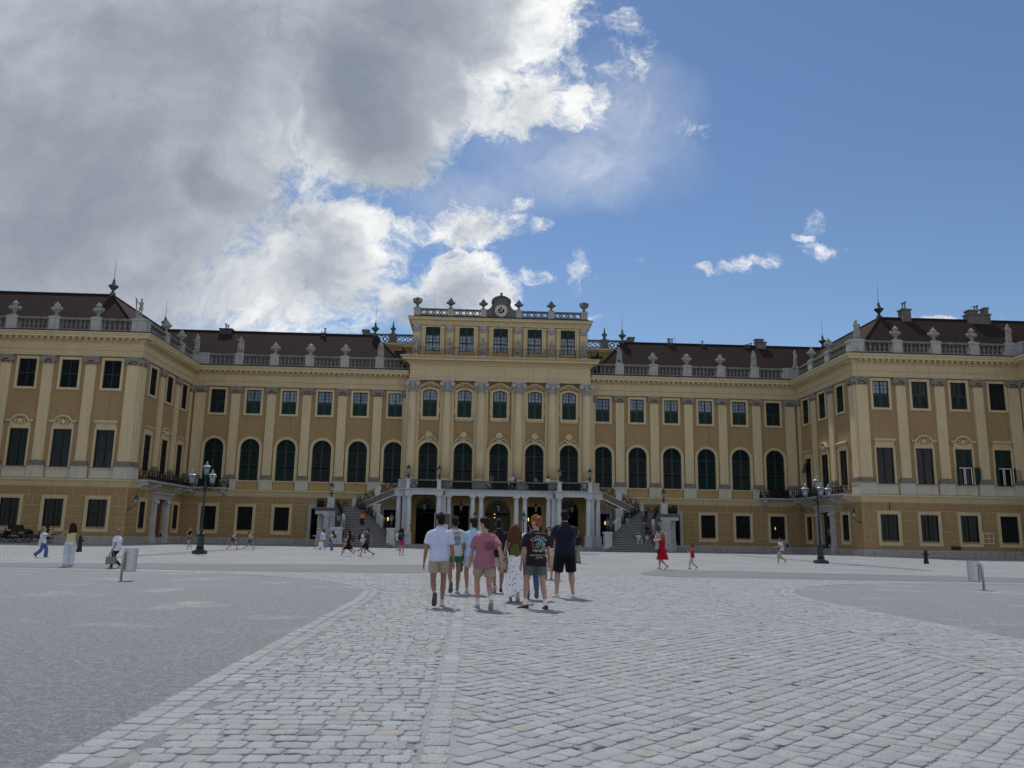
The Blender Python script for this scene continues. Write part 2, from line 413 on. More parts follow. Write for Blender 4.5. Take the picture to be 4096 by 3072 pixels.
LEGS = {  # per side (x, y, ankle lift, toe pitch deg, toe-out yaw deg); left first
 'stand': ((-.10, 0, 0, 0, 10), (.10, 0, 0, 0, 10)), 'wide': ((-.165, -.02, 0, 0, 28), (.165, .0, 0, 0, 28)),
 'lead_l': ((-.075, .24, .0, -6, 4), (.085, -.26, .10, 38, 6)), 'lead_r': ((-.085, -.26, .10, 38, 6), (.075, .24, .0, -6, 4)),
 'lift_l': ((-.06, -.30, .17, 66, 8), (.08, .10, 0, 0, 6)), 'lift_r': ((-.08, .10, 0, 0, 6), (.06, -.30, .17, 66, 8)),
 'stride': ((-.06, .40, .02, -14, 0), (.07, -.38, .12, 42, 0)), 'stride_r': ((-.07, -.38, .12, 42, 0), (.06, .40, .02, -14, 0)),
 'sit': ((-.16, .42, 0, 0, 8), (.16, .44, 0, 0, 8)), 'climb': ((-.09, .22, .17, 0, 0), (.09, -.12, .03, 15, 0))}
ARMS = {  # wrist relative to the shoulder (outwards, forward, up) and the elbow hint
 'down': ((.10, .04, -.54), (.3, -1, 0)), 'swing_f': ((.05, .24, -.47), (.3, -1, 0)), 'swing_b': ((.11, -.22, -.48), (.4, -1, 0)),
 'bent': ((-.02, .30, -.27), (.5, -.6, -1)), 'belly': ((-.17, .22, -.30), (1, -.3, -.5)), 'phone': ((-.10, .30, -.12), (.6, 0, -1)), 'photo': ((-.10, .30, .16), (.8, .1, -1)),
 'raise': ((.30, .18, .38), (.6, 0, -1)), 'aside': ((.40, .05, -.32), (.3, -.6, -.3)), 'crossed': ((-.27, .17, -.20), (1, -.1, -.4)), 'hip': ((.05, .02, -.40), (1, -.5, 0)),
 'face': ((-.13, .18, .10), (1, .2, -1)), 'bag': ((.06, .02, -.52), (.3, -1, 0)), 'knees': ((-.04, .30, -.36), (1, -.3, -.3)), 'hold': ((.02, .10, -.53), (.2, -1, 0)), 'reach': ((-.02, .42, .10), (.5, -.2, -1)),
 'shoe_up': ((.05, .36, .12), (.4, 0, -1))}
def hand(mb, wr, d, nrm, s, side, curl=.5, thick=1.):
    """palm, four unequal bent fingers and a thumb leaving the side of the palm near its base"""
    d = Vector(d).normalized(); nrm = Vector(nrm); nrm = (nrm-d*nrm.dot(d)).normalized(); b = d.cross(nrm)   # b: across the palm
    if b.dot(Vector((0, 1, 0))) < 0: b = -b      # towards the thumb side (forward)
    wr = Vector(wr); k = thick

    for t in (-.025, -.008, .009, .026):
        mb.tube([wr-d*.01*s+b*t*.6*s, wr+d*.05*s+b*t*s, wr+d*.092*s+b*t*1.05*s], [.015*s, .0155*s, .013*s], 6)
    for t, ln in ((.027, .066), (.009, .076), (-.009, .071), (-.026, .056)):
        p = wr+d*.088*s+b*t*1.08*s; q = p+(d*.75+nrm*curl*.55)*ln*.5*s; r = q+(d*(.8-curl*.8)+nrm*(curl+.1))*ln*.5*s
        mb.tube([p-d*.01*s, q, r], [.0105*s*k, .0098*s*k, .008*s*k], 6)
    p = wr+d*.025*s+b*.026*s; q = p+(d*.55+b*.75+nrm*.3)*.04*s; r = q+(d*.9+b*.15+nrm*.4)*.032*s
    mb.tube([p-b*.01*s, q, r], [.0135*s*k, .0115*s*k, .009*s*k], 6)
    return wr+d*.10*s+nrm*.03*s

def person(label, x, y, H, face=0., legs='stand', arms=('down', 'down'), top=('tee', (.5, .5, .5)), bottom=('shorts', (.3, .3, .3)), hair=('short', (.02, .012, .008)),
           shoes=(.5, .5, .5), socks=None, skin='fair', z=0., vox=.02, female=False, girth=1., turn=0., nod=0., lean=0., extras=(), group=None, glasses=False, statue=None, sole=(.55, .54, .5), twist=0.):
    s = H/1.75; near = vox < .012
    T = None if statue else thing('person', label, 'person', (x, y, z), R(face), group)
    V = lambda a, b, c: Vector((a*s, b*s, c*s))
    sh_w = (.168 if female else .190)*(1+(girth-1)*.4); hip_w = .095
    LG = LEGS[legs]; up, lo_ = .43, .425
    hz = .93
    if legs == 'sit': hz = .50
    for (fx, fy, lift, pit, yaw) in LG:
        if legs != 'sit': hz = min(hz, .085+lift+math.sqrt(max(.3, (up+lo_-.012)**2-fy*fy-.002)))
    dz = hz-.93
    sp = lambda zz: V(0, lean*max(0, zz-.93), zz+dz)     # a point of the spine
    body = MB(); J = {}
    # ---- legs
    feet = []
    for i, sg in enumerate((-1, 1)):
        fx, fy, lift, pit, yaw = LG[i]
        hip = V(sg*hip_w*(1.0 if not female else 1.05), 0, .915+dz); ank = V(fx, fy-.03, .085+lift)
        knee, ank = ik(hip, ank, up*s, lo_*s, (sg*.10 if legs != 'sit' else sg*.5, 1, 0 if legs != 'sit' else .6))
        g = girth*(1.04 if female else 1.); J['hip', sg], J['knee', sg], J['ank', sg] = hip, knee, ank
        sh = ank-knee; bk = Vector((0, -.014*s, 0))
        ch = [(hip, .088*s*g), (hip.lerp(knee, .35), .080*s*g), (hip.lerp(knee, .75), .060*s*g), (knee, .053*s*g), (knee+sh*.14+bk*.4, .052*s*g), (knee+sh*.32+bk, .055*s*g), (knee+sh*.62+bk*.4, .042*s), (knee+sh*.88, .034*s), (ank, .037*s), (ank+Vector((0, .01, -.04*s)), .036*s)]
        limb(body, ch, 10, 0, 3); J['leg', sg] = ch
        feet.append((ank, pit, yaw, sg))
    # ---- torso, neck, head
    gt = girth
    TR = [(.845, .135, .105), (.93, .165 if female else .158, .118), (1.02, .148, .105), (1.10, .128 if female else .142, .095), (1.22, .148 if female else .165, .112), (1.32, .160 if female else .182, .112), (1.385, .150 if female else .168, .092), (1.425, .118, .080), (1.455, .080, .068), (1.50, .056, .058)]
    TR = [(zz, rx*(1+(gt-1)*(1 if zz < 1.35 else .4)), ry*(1+(gt-1)*(1.3 if zz < 1.35 else .3))) for zz, rx, ry in TR]
    tw = R(twist)
    def torso(mb, z0, z1, inf, flare=0., n=20):
        zz = [z0]+[t[0] for t in TR if z0 < t[0] < z1]+[z1]; rg = []
        for q in zz:
            rx = lerp_tab([(t[0], t[1]) for t in TR], q) if q > TR[0][0] else TR[0][1]+.01; ry = lerp_tab([(t[0], t[2]) for t in TR], q) if q > TR[0][0] else TR[0][2]+.01
            k = flare*max(0, (1.15-q)); c = sp(q); rg.append(ering(c, (rx+inf+k)*s, (ry+inf+k)*s, 0, n, .85))
        mb.loft(rg, smooth=True)
    torso(body, .845, 1.50, -.012)
    hd = sp(1.635)+Vector((0, .015*s, 0)); hm = Matrix.Rotation(R(turn), 3, 'Z') @ Matrix.Rotation(R(-nod), 3, 'X')
    HV = lambda a, b, c: hd+hm @ Vector((a*s, b*s, c*s))
    body.tube([sp(1.44), sp(1.50), HV(0, -.02, -.06)], [.062*s, .054*s, .055*s], 10)
    body.ball(hd, (.074*s, .094*s, .108*s), 16, 12, hm); body.ball(HV(0, .030, -.055), (.055*s, .062*s, .066*s), 12, 8, hm)
    body.tube([HV(0, .088, .02), HV(0, .108, -.022), HV(0, .096, -.036)], [.010*s, .016*s, .013*s], 7)
    body.ball(HV(0, .082, .026), (.052*s, .016*s, .012*s), 8, 5, hm)     # brow
    body.ball(HV(0, .080, -.068), (.024*s, .014*s, .010*s), 8, 5, hm); body.ball(HV(0, .074, -.105), (.022*s, .018*s, .016*s), 8, 5, hm)   # lips and chin
    for sg in (-1, 1): body.ball(HV(sg*.077, -.008, -.012), (.010*s, .020*s, .032*s), 7, 6, hm)
    # ---- arms
    grips = {}
    for i, sg in enumerate((-1, 1)):
        (ax, ay, az), hint = ARMS[arms[i]] if isinstance(arms[i], str) else arms[i]
        S = sp(1.372)+Vector((sg*(sh_w-.012)*s, 0, 0)); wr = S+Vector((sg*ax*s, ay*s, az*s))
        el, wr = ik(S, wr, .295*s, .265*s, (sg*hint[0], hint[1], hint[2])); g = (.92 if female else 1.03)*(.6+.4*girth)
        ch = [(S+Vector((-sg*.085*s, 0, .030*s)), .040*s*g), (S+Vector((-sg*.04*s, 0, .016*s)), .050*s*g), (S+Vector((sg*.004*s, 0, -.008*s)), .054*s*g), (S.lerp(el, .35), .048*s*g), (S.lerp(el, .8), .040*s*g), (el, .038*s*g), (el.lerp(wr, .25), .040*s*g), (el.lerp(wr, .7), .030*s), (wr, .024*s)]
        limb(body, ch, 9, 0, 3); J['arm', sg] = ch; J['S', sg], J['el', sg], J['wr', sg] = S, el, wr
        d = (wr-el).normalized(); inward = Vector((-sg, .25, 0)) if abs(d.z) > .5 else Vector((-sg*.3, 0, -1 if d.z < .2 else 0))
        grips[sg] = hand(body, wr, d, inward, s*1.02, sg, .75 if arms[i] in ('photo', 'phone', 'hold', 'bag', 'face', 'raise', 'reach') else .38, 1. if near else 1.25)
    mat_skin = statue or cloth(SKIN[skin], 'skin')
    B = body if not statue else body
    if not statue: solid('body', body, mat_skin, T, .0075 if near else vox*.72, 0., 1, 2)
    # ---- clothes
    ST = MB() if statue else None      # a statue collects everything in one surface
    def part(name, mb, col, kind='cloth', amp=.006, fs=9., v=None, stretch=.45, it=3):
        if statue: ST.v_off = 0; ST.add(mb.v, mb.f, True); return None
        return solid(name, mb, cloth(col, kind) if not hasattr(col, 'node_tree') else col, T, v or (vox*1.0), amp*s, fs, it, stretch)
    tk, tc = top[0], top[1]; shirt = None; hem = {'tee': .865, 'polo': .865, 'long': .85, 'tank': 1.02, 'dress': .90, 'tube': 1.02, 'crop': 1.06, 'loose': .815}.get(tk, .8)
    if tk:
        m = MB(); inf = {'tank': .006, 'dress': .012, 'tube': .010, 'crop': .010, 'loose': .03}.get(tk, .021)
        if legs == 'sit': hem = max(hem, .90)
        if tk == 'tube': torso(m, hem, 1.33, inf, .16)
        else:
            torso(m, hem, 1.468, min(inf, .021), .06 if tk in ('tee', 'polo', 'long', 'loose') else .02)
        if tk in ('tee', 'polo', 'long', 'loose', 'crop'):
            for sg in (-1, 1):
                ch = J['arm', sg]
                if tk == 'long': c2 = ch[:8]; m_inf = .012
                else: c2 = ch[:4]+[(J['S', sg].lerp(J['el', sg], .70 if tk != 'crop' else .4), .054*s)]; m_inf = .012
                limb(m, [(p, r+(m_inf+.010*(k >= len(c2)-2))*s) for k, (p, r) in enumerate(c2)], 11, 0, 3)
        else:
            for sg in (-1, 1): m.tube([sp(1.40)+Vector((sg*.105*s, .06*s, 0)), sp(1.465)+Vector((sg*.11*s, 0, 0)), sp(1.38)+Vector((sg*.10*s, -.07*s, 0))], .026*s, 6) if tk != 'tube' else None
        if tk == 'polo':
            pass
        shirt = part('shirt' if tk not in ('dress', 'tank', 'tube', 'crop') else 'bodice' if tk == 'dress' else 'top', m, tc, top[2] if len(top) > 2 else 'cloth', .018 if near else .012, 7.)
        if tk == 'polo' and not statue:
            c_ = MB(); rg = []
            for zz, k in ((1.452, .092), (1.485, .078), (1.515, .072)): rg.append(ering(sp(zz)+Vector((0, .004*s, 0)), k*s, (k-.004)*s, 0, 16))
            c_.loft(rg, smooth=True); part('collar', c_, tc, amp=0, it=1)
    bk, bc = bottom[0], bottom[1]; bkind = bottom[2] if len(bottom) > 2 else 'cloth'
    if bk:
        m = MB(); wz = {'skirt': 1.05, 'longskirt': 1.07}.get(bk, 1.03)
        if bk in ('skirt', 'longskirt', 'dressskirt'):
            zl = {'skirt': .50, 'dressskirt': .46, 'longskirt': .17}[bk] if len(bottom) < 4 else bottom[3]
            ym = (LG[0][1]+LG[1][1])/2; spread = abs(LG[0][1]-LG[1][1])/2; rg = []
            for k in range(15):
                t = k/14; zz = wz+(zl-wz)*t; n = 48; ring = []
                rx = (lerp_tab([(0, .160), (.22, .187), (1, .215 if bk == 'longskirt' else .21)], t))*girth**.7; ry = (lerp_tab([(0, .122), (.22, .152), (1, .17+spread*.45)], t))*girth**.7
                for i in range(n):
                    a = 2*PI*i/n; f = 1+.075*t*math.sin(a*9+1.5*math.sin(a*2))
                    ring.append(((rx*f*math.cos(a))*s, (ym*t*.6+ry*f*math.sin(a))*s+lean*.1*s, (zz+dz*(1-t*.7))*s))
                rg.append(ring)
            m.loft(rg, smooth=True); part('skirt', m, bc, bkind, .003, 7., v=min(vox, .015))
        else:
            torso(m, .84, wz, .004)
            fr = {'shorts': .62, 'short': .40, 'long_shorts': .92}.get(bk)
            for sg in (-1, 1):
                hip, knee, ank = J['hip', sg], J['knee', sg], J['ank', sg]
                if fr:
                    e = hip.lerp(knee, fr); ch = [(hip, .098*s*girth), (hip.lerp(knee, fr*.5), .100*s*girth), (e, (.098 if fr < .8 else .094)*s*girth)]
                elif bk == 'wide': ch = [(hip, .10*s*girth), (knee, .098*s), (ank+Vector((0, 0, -.03*s)), .105*s)]
                else: ch = [(hip, .095*s*girth), (hip.lerp(knee, .5), .088*s*girth), (knee, .068*s), (knee.lerp(ank, .5), .062*s), (ank+Vector((0, 0, -.02*s)), .056*s)]
                limb(m, ch, 12, 0, 4)
            part('shorts' if fr else 'trousers', m, bc, bkind, .008 if near else .007, 8.)
    # ---- socks and shoes
    for (ank, pit, yaw, sg) in feet:
        kn = J['knee', sg]; up_ = (kn-ank).normalized()
        fm = Matrix.Rotation(R(-yaw*sg), 3, 'Z') @ Matrix.Rotation(R(-pit), 3, 'X'); FV = lambda a, b, c: ank+fm @ Vector((a*s, b*s, c*s))
        if socks and len(socks) < 4: socks = (*socks, .11)
        if socks: m = MB(); m.tube([ank+Vector((0, 0, -.02*s)), ank+up_*socks[3]*.45*s, ank+up_*socks[3]*s], [.042*s, .042*s, .045*s], 10); part('sock', m, socks[:3], amp=.002, fs=30, it=1, v=min(vox, .012))
        m = MB(); rg = []
        for yy, w, zt in ((-.075, .022, -.045), (-.068, .034, -.012), (-.03, .038, .008), (.02, .040, .0), (.06, .044, -.022), (.11, .047, -.038), (.155, .040, -.05), (.18, .022, -.062)):
            n = 12; ring = []
            for i in range(n):
                a = 2*PI*i/n; h = (zt+.072)/2; ring.append(tuple(FV(w*math.cos(a)*1.02, yy, -.072+h+h*math.copysign(abs(math.sin(a))**.7, math.sin(a)))))
            rg.append(ring)
        m.loft(rg, smooth=True); so = part('shoe', m, shoes, amp=0, it=1, v=min(vox, .014))
        if not statue and vox < .018:
            m = MB(); rg = []
            for yy, w in ((-.082, .018), (-.07, .036), (0, .040), (.06, .046), (.12, .050), (.165, .040), (.186, .02)): rg.append([tuple(FV(a*w, yy, c)) for a, c in ((-1, -.086), (1, -.086), (1.02, -.062), (-1.02, -.062))])
            m.loft(rg); o = m.build('sole', cloth(sole), so)
    # ---- hair
    hk, hc = hair[0], hair[1]; m = MB()
    hy, hzz = -.016, .020
    if hk and hk not in ('bald', 'hat_only'):
        m.ball(HV(0, hy, hzz+.008), (.081*s, .096*s, .100*s), 16, 12, hm); m.ball(HV(0, -.045, -.035), (.068*s, .058*s, .068*s), 12, 8, hm)
        if hk in ('quiff', 'curly', 'tousled'):
            rnd = random.Random(int(H*1000)); nb = 26 if hk != 'quiff' else 14
            for i in range(nb):
                a = rnd.uniform(0, 2*PI); e = rnd.uniform(.15, 1.45); p = HV(.076*math.cos(a)*math.cos(e), -.016+.09*math.sin(a)*math.cos(e), .034+.088*math.sin(e)); r = rnd.uniform(.020, .032)*s*(1 if hk != 'quiff' else .85); m.ball(p, r, 7, 5)
            m.ball(HV(0, .055, .085), (.066*s, .045*s, .038*s), 10, 6, hm)
        if hk in ('long', 'pony', 'mid'):
            ln = {'long': .40, 'mid': .24, 'pony': .34}[hk]; w = {'long': .105, 'mid': .09, 'pony': .035}[hk]
            for k in range(5 if hk != 'pony' else 1):
                o_ = (k-2)*.036 if hk != 'pony' else 0
                m.tube([HV(o_*.9, -.05, .05), HV(o_*1.35, -.085, -.06), HV(o_*1.7, -.098, -.17)+Vector((0, 0, 0)), HV(o_*1.9+.006*math.sin(k*3), -.098, -.15-ln*.55), HV(o_*1.6, -.092, -.10-ln+.03*math.sin(k*2.3))], [.04*s, (.05 if hk != 'pony' else .03)*s, .046*s*(w/.1 if hk != 'pony' else .7), .042*s*(w/.1 if hk != 'pony' else .6), .014*s], 8)
            if hk != 'pony':
                for sg in (-1, 1): m.tube([HV(sg*.055, .02, .07), HV(sg*.082, .0, -.02), HV(sg*.085, -.03, -.13), HV(sg*.085, -.05, -.12-ln*.4)], [.022*s, .030*s, .032*s, .014*s], 7)
        if hk == 'bun': m.ball(HV(0, -.115, .03), .045*s, 9, 7); 
        part('hair', m, hc, 'hair', .010 if near else .006, 26. if near else 14., v=min(vox, .011) if near else vox, stretch=.5, it=1 if near else 2)
    if hk == 'bald' and not statue: m.ball(HV(0, -.03, -.012), (.078*s, .082*s, .055*s), 12, 8, hm); part('hair', m, hc, 'hair', .003)
    if 'cap' in extras or 'hat' in extras:
        col = hair[2]; m = MB(); m.ball(HV(0, -.005, .055), (.092*s, .108*s, .075*s), 14, 8, hm)
        if 'cap' in extras: m.loft([[tuple(HV(a*.075, .06, .045+k)) for a, k in ((-1, 0), (1, 0), (1, .012), (-1, .012))], [tuple(HV(a*.05, .175, .03+k)) for a, k in ((-1, 0), (1, 0), (1, .012), (-1, .012))]])
        else: m.loft([[tuple(HV(.17*math.cos(2*PI*i/16), -.005+.18*math.sin(2*PI*i/16), .04+k)) for i in range(16)] for k in (0, .014)])
        part('hat', m, col, amp=0, it=1, v=min(vox, .012))
    if not statue:
        m = MB()
        for sg in (-1, 1): m.ball(HV(sg*.030, .0845, .004), (.011*s, .007*s, .007*s), 7, 5, hm)
        m.build('eyes', M['black'], T)
        if glasses:
            m = MB()
            for sg in (-1, 1): m.ball(HV(sg*.034, .098, .004), (.030*s, .008*s, .022*s), 10, 6, hm); m.tube([HV(sg*.06, .09, .01), HV(sg*.082, .0, .008)], .004*s, 4)
            m.tube([HV(-.02, .102, .01), HV(.02, .102, .01)], .004*s, 4); m.build('sunglasses', M['black'], T)
    J['grip'] = grips; J['s'] = s; J['sp'] = sp; J['HV'] = HV; J['T'] = T; J['shirt'] = shirt; J['part'] = part
    if statue:
        ST.add(body.v, body.f, True); return ST, J
    return J
def world(J, p):   # a point of the figure in world space
    T = J['T']; c, s_ = math.cos(T.rotation_euler.z), math.sin(T.rotation_euler.z); p = Vector(p)
    return Vector((T.location.x+c*p.x-s_*p.y, T.location.y+s_*p.x+c*p.y, T.location.z+p.z))
# ------------------------------------------------------------------ who is in the picture
LEGS['p8'] = ((-.20, .05, 0, 0, 38), (.16, -.12, 0, 0, 2))
GP = 'friends walking towards the palace'
NV, FV_ = .010, .020
P = {}
BR = (.020, .012, .008); DK = (.010, .008, .007); BL = (.012, .011, .011)
P[1] = person('young man in a pale lavender short-sleeved shirt and beige shorts, leftmost of the walking group', -3.30, 15.35, 1.71, 2, 'lift_l', ('down', 'down'), ('polo', (.60, .62, .84)), ('shorts', (.40, .35, .27)), ('quiff', BR), (.55, .55, .55), (.6, .6, .62, .055), 'tan', vox=NV, turn=28, group=GP, glasses=True, sole=(.10, .10, .11))
P[2] = person('young man in a grey printed t-shirt and green shorts carrying a bottle', -3.09, 18.73, 1.73, 0, 'lift_l', ('down', 'hold'), ('tee', (.50, .51, .52)), ('short', (.008, .16, .085)), ('curly', BR), (.42, .42, .42), None, 'tan', vox=NV, group=GP, sole=(.13, .14, .15))
P[3] = person('young man in light blue polo and pale shorts, half hidden behind the pink t-shirt', -2.68, 18.75, 1.74, 10, 'lead_l', ('belly', 'down'), ('polo', (.38, .55, .82)), ('shorts', (.56, .56, .58)), ('quiff', (.03, .013, .008)), (.55, .54, .52), (.6, .6, .6, .05), 'fair', vox=NV, turn=35, group=GP, glasses=True)
P[4] = person('young man in a faded pink printed t-shirt, beige shorts and white socks', -2.46, 14.99, 1.66, 10, 'lead_l', ('swing_f', 'swing_b'), ('loose', (.35, .14, .18)), ('shorts', (.40, .33, .25)), ('tousled', (.028, .014, .010)), (.36, .35, .33), (.72, .72, .76), 'pink', vox=NV, turn=42, nod=6, girth=1.06, group=GP)
P[5] = person('young man in black polo and pale grey shorts, just left of the auburn-haired woman', -2.07, 19.43, 1.75, 0, 'lead_r', ('down', 'down'), ('polo', (.012, .013, .018)), ('shorts', (.46, .45, .43)), ('short', BR), (.03, .03, .035), None, 'tan', vox=NV, girth=1.05, group=GP, sole=(.6, .6, .6))
P[6] = person('woman with long auburn hair in a green tank top and long white sprigged skirt', -1.83, 16.69, 1.58, -3, 'lead_l', ('down', 'down'), ('tank', (.105, .125, .035)), ('longskirt', (.84, .84, .86), 'dots', .16), ('long', (.14, .062, .026)), (.30, .30, .30), None, 'fair', vox=NV, female=True, group=GP)
P[7] = person('person in a white t-shirt and blue jeans almost hidden behind the ginger man', -1.42, 17.49, 1.68, 5, 'lift_r', ('down', 'down'), ('tee', (.7, .7, .72)), ('trousers', (.03, .085, .19), 'jean'), ('short', BR), (.06, .065, .08), None, 'tan', vox=NV, group=GP, sole=(.15, .16, .16))
P[8] = person('ginger young man in black t-shirt with printed back, grey-green shorts and white socks', -1.50, 15.27, 1.70, 10, 'p8', ('down', 'down'), ('loose', (.016, .017, .020)), ('shorts', (.125, .135, .125)), ('tousled', (.34, .135, .05)), (.13, .045, .025), (.76, .76, .80), 'pink', vox=NV, turn=38, girth=1.05, group=GP, sole=(.10, .045, .025))
P[9] = person('dark-haired woman in sunglasses, dark top and white and orange floral skirt walking towards the camera', -.32, 25.48, 1.65, 178, 'lead_l', ('down', 'down'), ('tank', (.02, .018, .018)), ('longskirt', (.58, .54, .48), 'floral', .33), ('mid', BL), (.14, .05, .02), None, 'fair', vox=.012, female=True, glasses=True)
P[10] = person('tall broad man in navy top and black shorts with white trainers, standing with arms folded', -.65, 18.1, 1.90, -2, 'wide', ('crossed', 'crossed'), ('polo', (.010, .012, .028)), ('long_shorts', (.006, .006, .007)), ('short', BL), (.66, .66, .66), None, 'fair', vox=NV, girth=1.16)
P[11] = person('man in a black t-shirt and khaki trousers holding a camera to his face', 2.79, 42.67, 1.80, 125, 'stand', ('photo', 'photo'), ('tee', (.012, .012, .013)), ('trousers', (.23, .21, .165)), ('short', BL), (.012, .012, .012), None, 'tan', vox=.016, turn=10, nod=4)
P[12] = person('woman in bright pink shorts raising a phone with her right arm', -7.31, 53.77, 1.72, -20, 'stand', ('down', 'raise'), ('tank', (.25, .25, .26)), ('shorts', (.55, .03, .20)), ('long', BL), (.6, .58, .58), None, 'fair', vox=.018, female=True)
P[13] = person('boy in white t-shirt and dark shorts just left of the woman in pink shorts', -8.75, 67.5, 1.66, -20, 'stand', ('down', 'down'), ('tee', (.62, .64, .68)), ('shorts', (.015, .017, .03)), ('short', BL), (.012, .012, .013), None, 'tan', vox=FV_)
P[14] = person('grey-haired woman in a white t-shirt and blue jeans holding a phone up at the carriages', -22.39, 38.68, 1.40, -75, 'lead_l', ('shoe_up', 'shoe_up'), ('loose', (.62, .66, .74)), ('wide', (.07, .12, .30), 'jean'), ('mid', (.30, .26, .20), (.4, .38, .33)), (.03, .04, .09), None, 'fair', vox=.016, female=True, girth=1.2)
P[15] = person('woman in a strapless yellow top and wide white trousers stretching her left arm down', -16.77, 29.52, 1.53, 28, 'stand', ('aside', 'down'), ('tube', (.56, .52, .24)), ('wide', (.62, .66, .72)), ('mid', (.03, .015, .012)), (.5, .52, .55), None, 'tan', vox=.014, female=True, girth=1.08, turn=25)
P[16] = person('short-haired blonde woman in a white t-shirt and black trousers carrying a beige handbag', -14.90, 28.89, 1.34, 80, 'lead_r', ('bag', 'down'), ('loose', (.66, .68, .80)), ('trousers', (.008, .008, .009)), ('curly', (.30, .21, .11)), (.13, .11, .09), None, 'tan', vox=.014, female=True, girth=1.32, turn=30)
P[17] = person('girl in black crop top and denim shorts touching her hair beside the street lamp', -22.97, 59.98, 1.60, 150, 'lead_l', ('belly', 'face'), ('crop', (.010, .011, .018)), ('short', (.09, .11, .15), 'jean'), ('pony', (.20, .12, .06)), (.5, .5, .5), None, 'fair', vox=.018, female=True)
P[18] = person('girl with a white shoulder bag striding to the right by the left flank', -19.80, 59.51, 1.50, -90, 'stride', ('belly', 'face'), ('tank', (.05, .05, .035)), ('short', (.05, .06, .08), 'jean'), ('pony', (.26, .17, .08)), (.04, .04, .045), None, 'fair', vox=FV_, female=True)
P[19] = person('girl in a cream top and denim skirt shorts looking at her phone while walking right', -18.87, 60.41, 1.51, -90, 'stride', ('phone', 'phone'), ('crop', (.5, .40, .29)), ('shorts', (.07, .10, .16), 'jean'), ('long', (.22, .14, .08)), (.4, .4, .42), None, 'fair', vox=FV_, female=True, nod=12)
P[20] = person('bald man in a light blue shirt and beige shorts left of the shopping couple', -15.49, 68.88, 1.80, 75, 'lead_l', ('bent', 'down'), ('polo', (.23, .29, .47)), ('shorts', (.35, .34, .30)), ('bald', (.3, .27, .25)), (.6, .6, .6), None, 'pink', vox=FV_, girth=1.12)
P[21] = person('woman in a loose white shirt and beige trousers with a white shopping bag', -15.00, 68.1, 1.74, 80, 'lead_r', ('bag', 'down'), ('loose', (.68, .70, .78)), ('trousers', (.33, .29, .24)), ('mid', (.18, .10, .06)), (.16, .10, .06), None, 'fair', vox=FV_, female=True, girth=1.25)
P[22] = person('woman in a grey cap, pale top and wide blue jeans reading her phone', -13.60, 64.37, 1.56, 85, 'stand', ('phone', 'belly'), ('tee', (.55, .50, .42)), ('wide', (.09, .17, .30), 'jean'), ('mid', BL, (.26, .27, .28)), (.10, .12, .15), None, 'tan', vox=FV_, female=True, extras=('cap',), nod=15)
P[23] = person('woman with long black hair in a black sleeveless dress striding left', -10.07, 49.18, 1.60, 88, 'stride', ('swing_f', 'swing_f'), ('dress', (.008, .008, .009)), ('dressskirt', (.008, .008, .009)), ('long', BL), (.5, .5, .52), None, 'fair', vox=.018, female=True, nod=5)
P[24] = person('person with a large dark backpack behind the woman in the black dress', -11.05, 56.29, 1.58, 90, 'stride', ('bent', 'bent'), ('tee', (.28, .33, .42)), ('shorts', (.03, .03, .035)), ('short', BL), (.05, .05, .05), None, 'tan', vox=FV_)
P[25] = person('man in a white t-shirt and beige trousers with a small backpack walking right', -10.28, 56.93, 1.62, -82, 'lead_l', ('down', 'swing_f'), ('tee', (.66, .67, .72)), ('trousers', (.34, .31, .27)), ('bun', (.05, .025, .018)), (.3, .28, .26), None, 'fair', vox=FV_)
P[26] = person('man in a dark brown t-shirt and black shorts striding left', -8.81, 48.02, 1.70, 86, 'stride_r', ('bent', 'swing_b'), ('tee', (.055, .045, .04)), ('long_shorts', (.010, .010, .011)), ('short', BL), (.03, .03, .032), None, 'fair', vox=.018, girth=1.08)
P[27] = person('woman in an orange top and navy trousers climbing the left staircase', -14.1, 84.55, 1.72, 8, 'climb', ('down', 'down'), ('tee', (.56, .20, .02)), ('wide', (.010, .012, .022)), ('long', (.16, .10, .06)), (.5, .5, .5), None, 'fair', z=2.03, vox=.024, female=True)
P[28] = person('blonde woman in a red belted dress taking a picture with raised hands', 5.58, 35.64, 1.66, 42, 'lead_r', ('photo', 'photo'), ('dress', (.36, .004, .014)), ('dressskirt', (.36, .004, .014)), ('mid', (.28, .18, .09)), (.42, .37, .31), None, 'pink', vox=.014, female=True, girth=1.08, nod=-8)
P[29] = person('child in a red t-shirt and cream trousers clapping hands', 7.17, 36.58, 1.07, 80, 'lead_l', ('phone', 'phone'), ('tee', (.36, .008, .025)), ('trousers', (.46, .44, .38)), ('tousled', BL), (.05, .055, .07), None, 'fair', vox=.012, glasses=True)
P[30] = person('woman in a pale pink t-shirt and black and white patterned trousers walking left', 15.77, 48.58, 1.56, 84, 'lead_l', ('bent', 'belly'), ('tee', (.62, .48, .53)), ('trousers', (.55, .54, .50), 'camo'), ('bun', BL), (.5, .5, .5), None, 'tan', vox=.016, female=True, girth=1.22, glasses=True)
P[31] = person('man in a straw hat, light blue shirt and white trousers sitting on the right stairs', 14.15, 82.95, 1.70, 185, 'sit', ('knees', 'knees'), ('tee', (.26, .46, .62)), ('trousers', (.5, .5, .5)), ('short', BR, (.42, .36, .26)), (.5, .5, .5), None, 'tan', z=.68, vox=.022, extras=('hat',), girth=1.1)
P[32] = person('person in pale top and shorts sitting on the stairs beside the straw-hatted man', 15.05, 82.95, 1.55, 180, 'sit', ('face', 'knees'), ('tee', (.36, .38, .47)), ('shorts', (.10, .10, .12)), ('mid', BL), (.4, .4, .4), None, 'fair', z=.68, vox=.022, female=True)
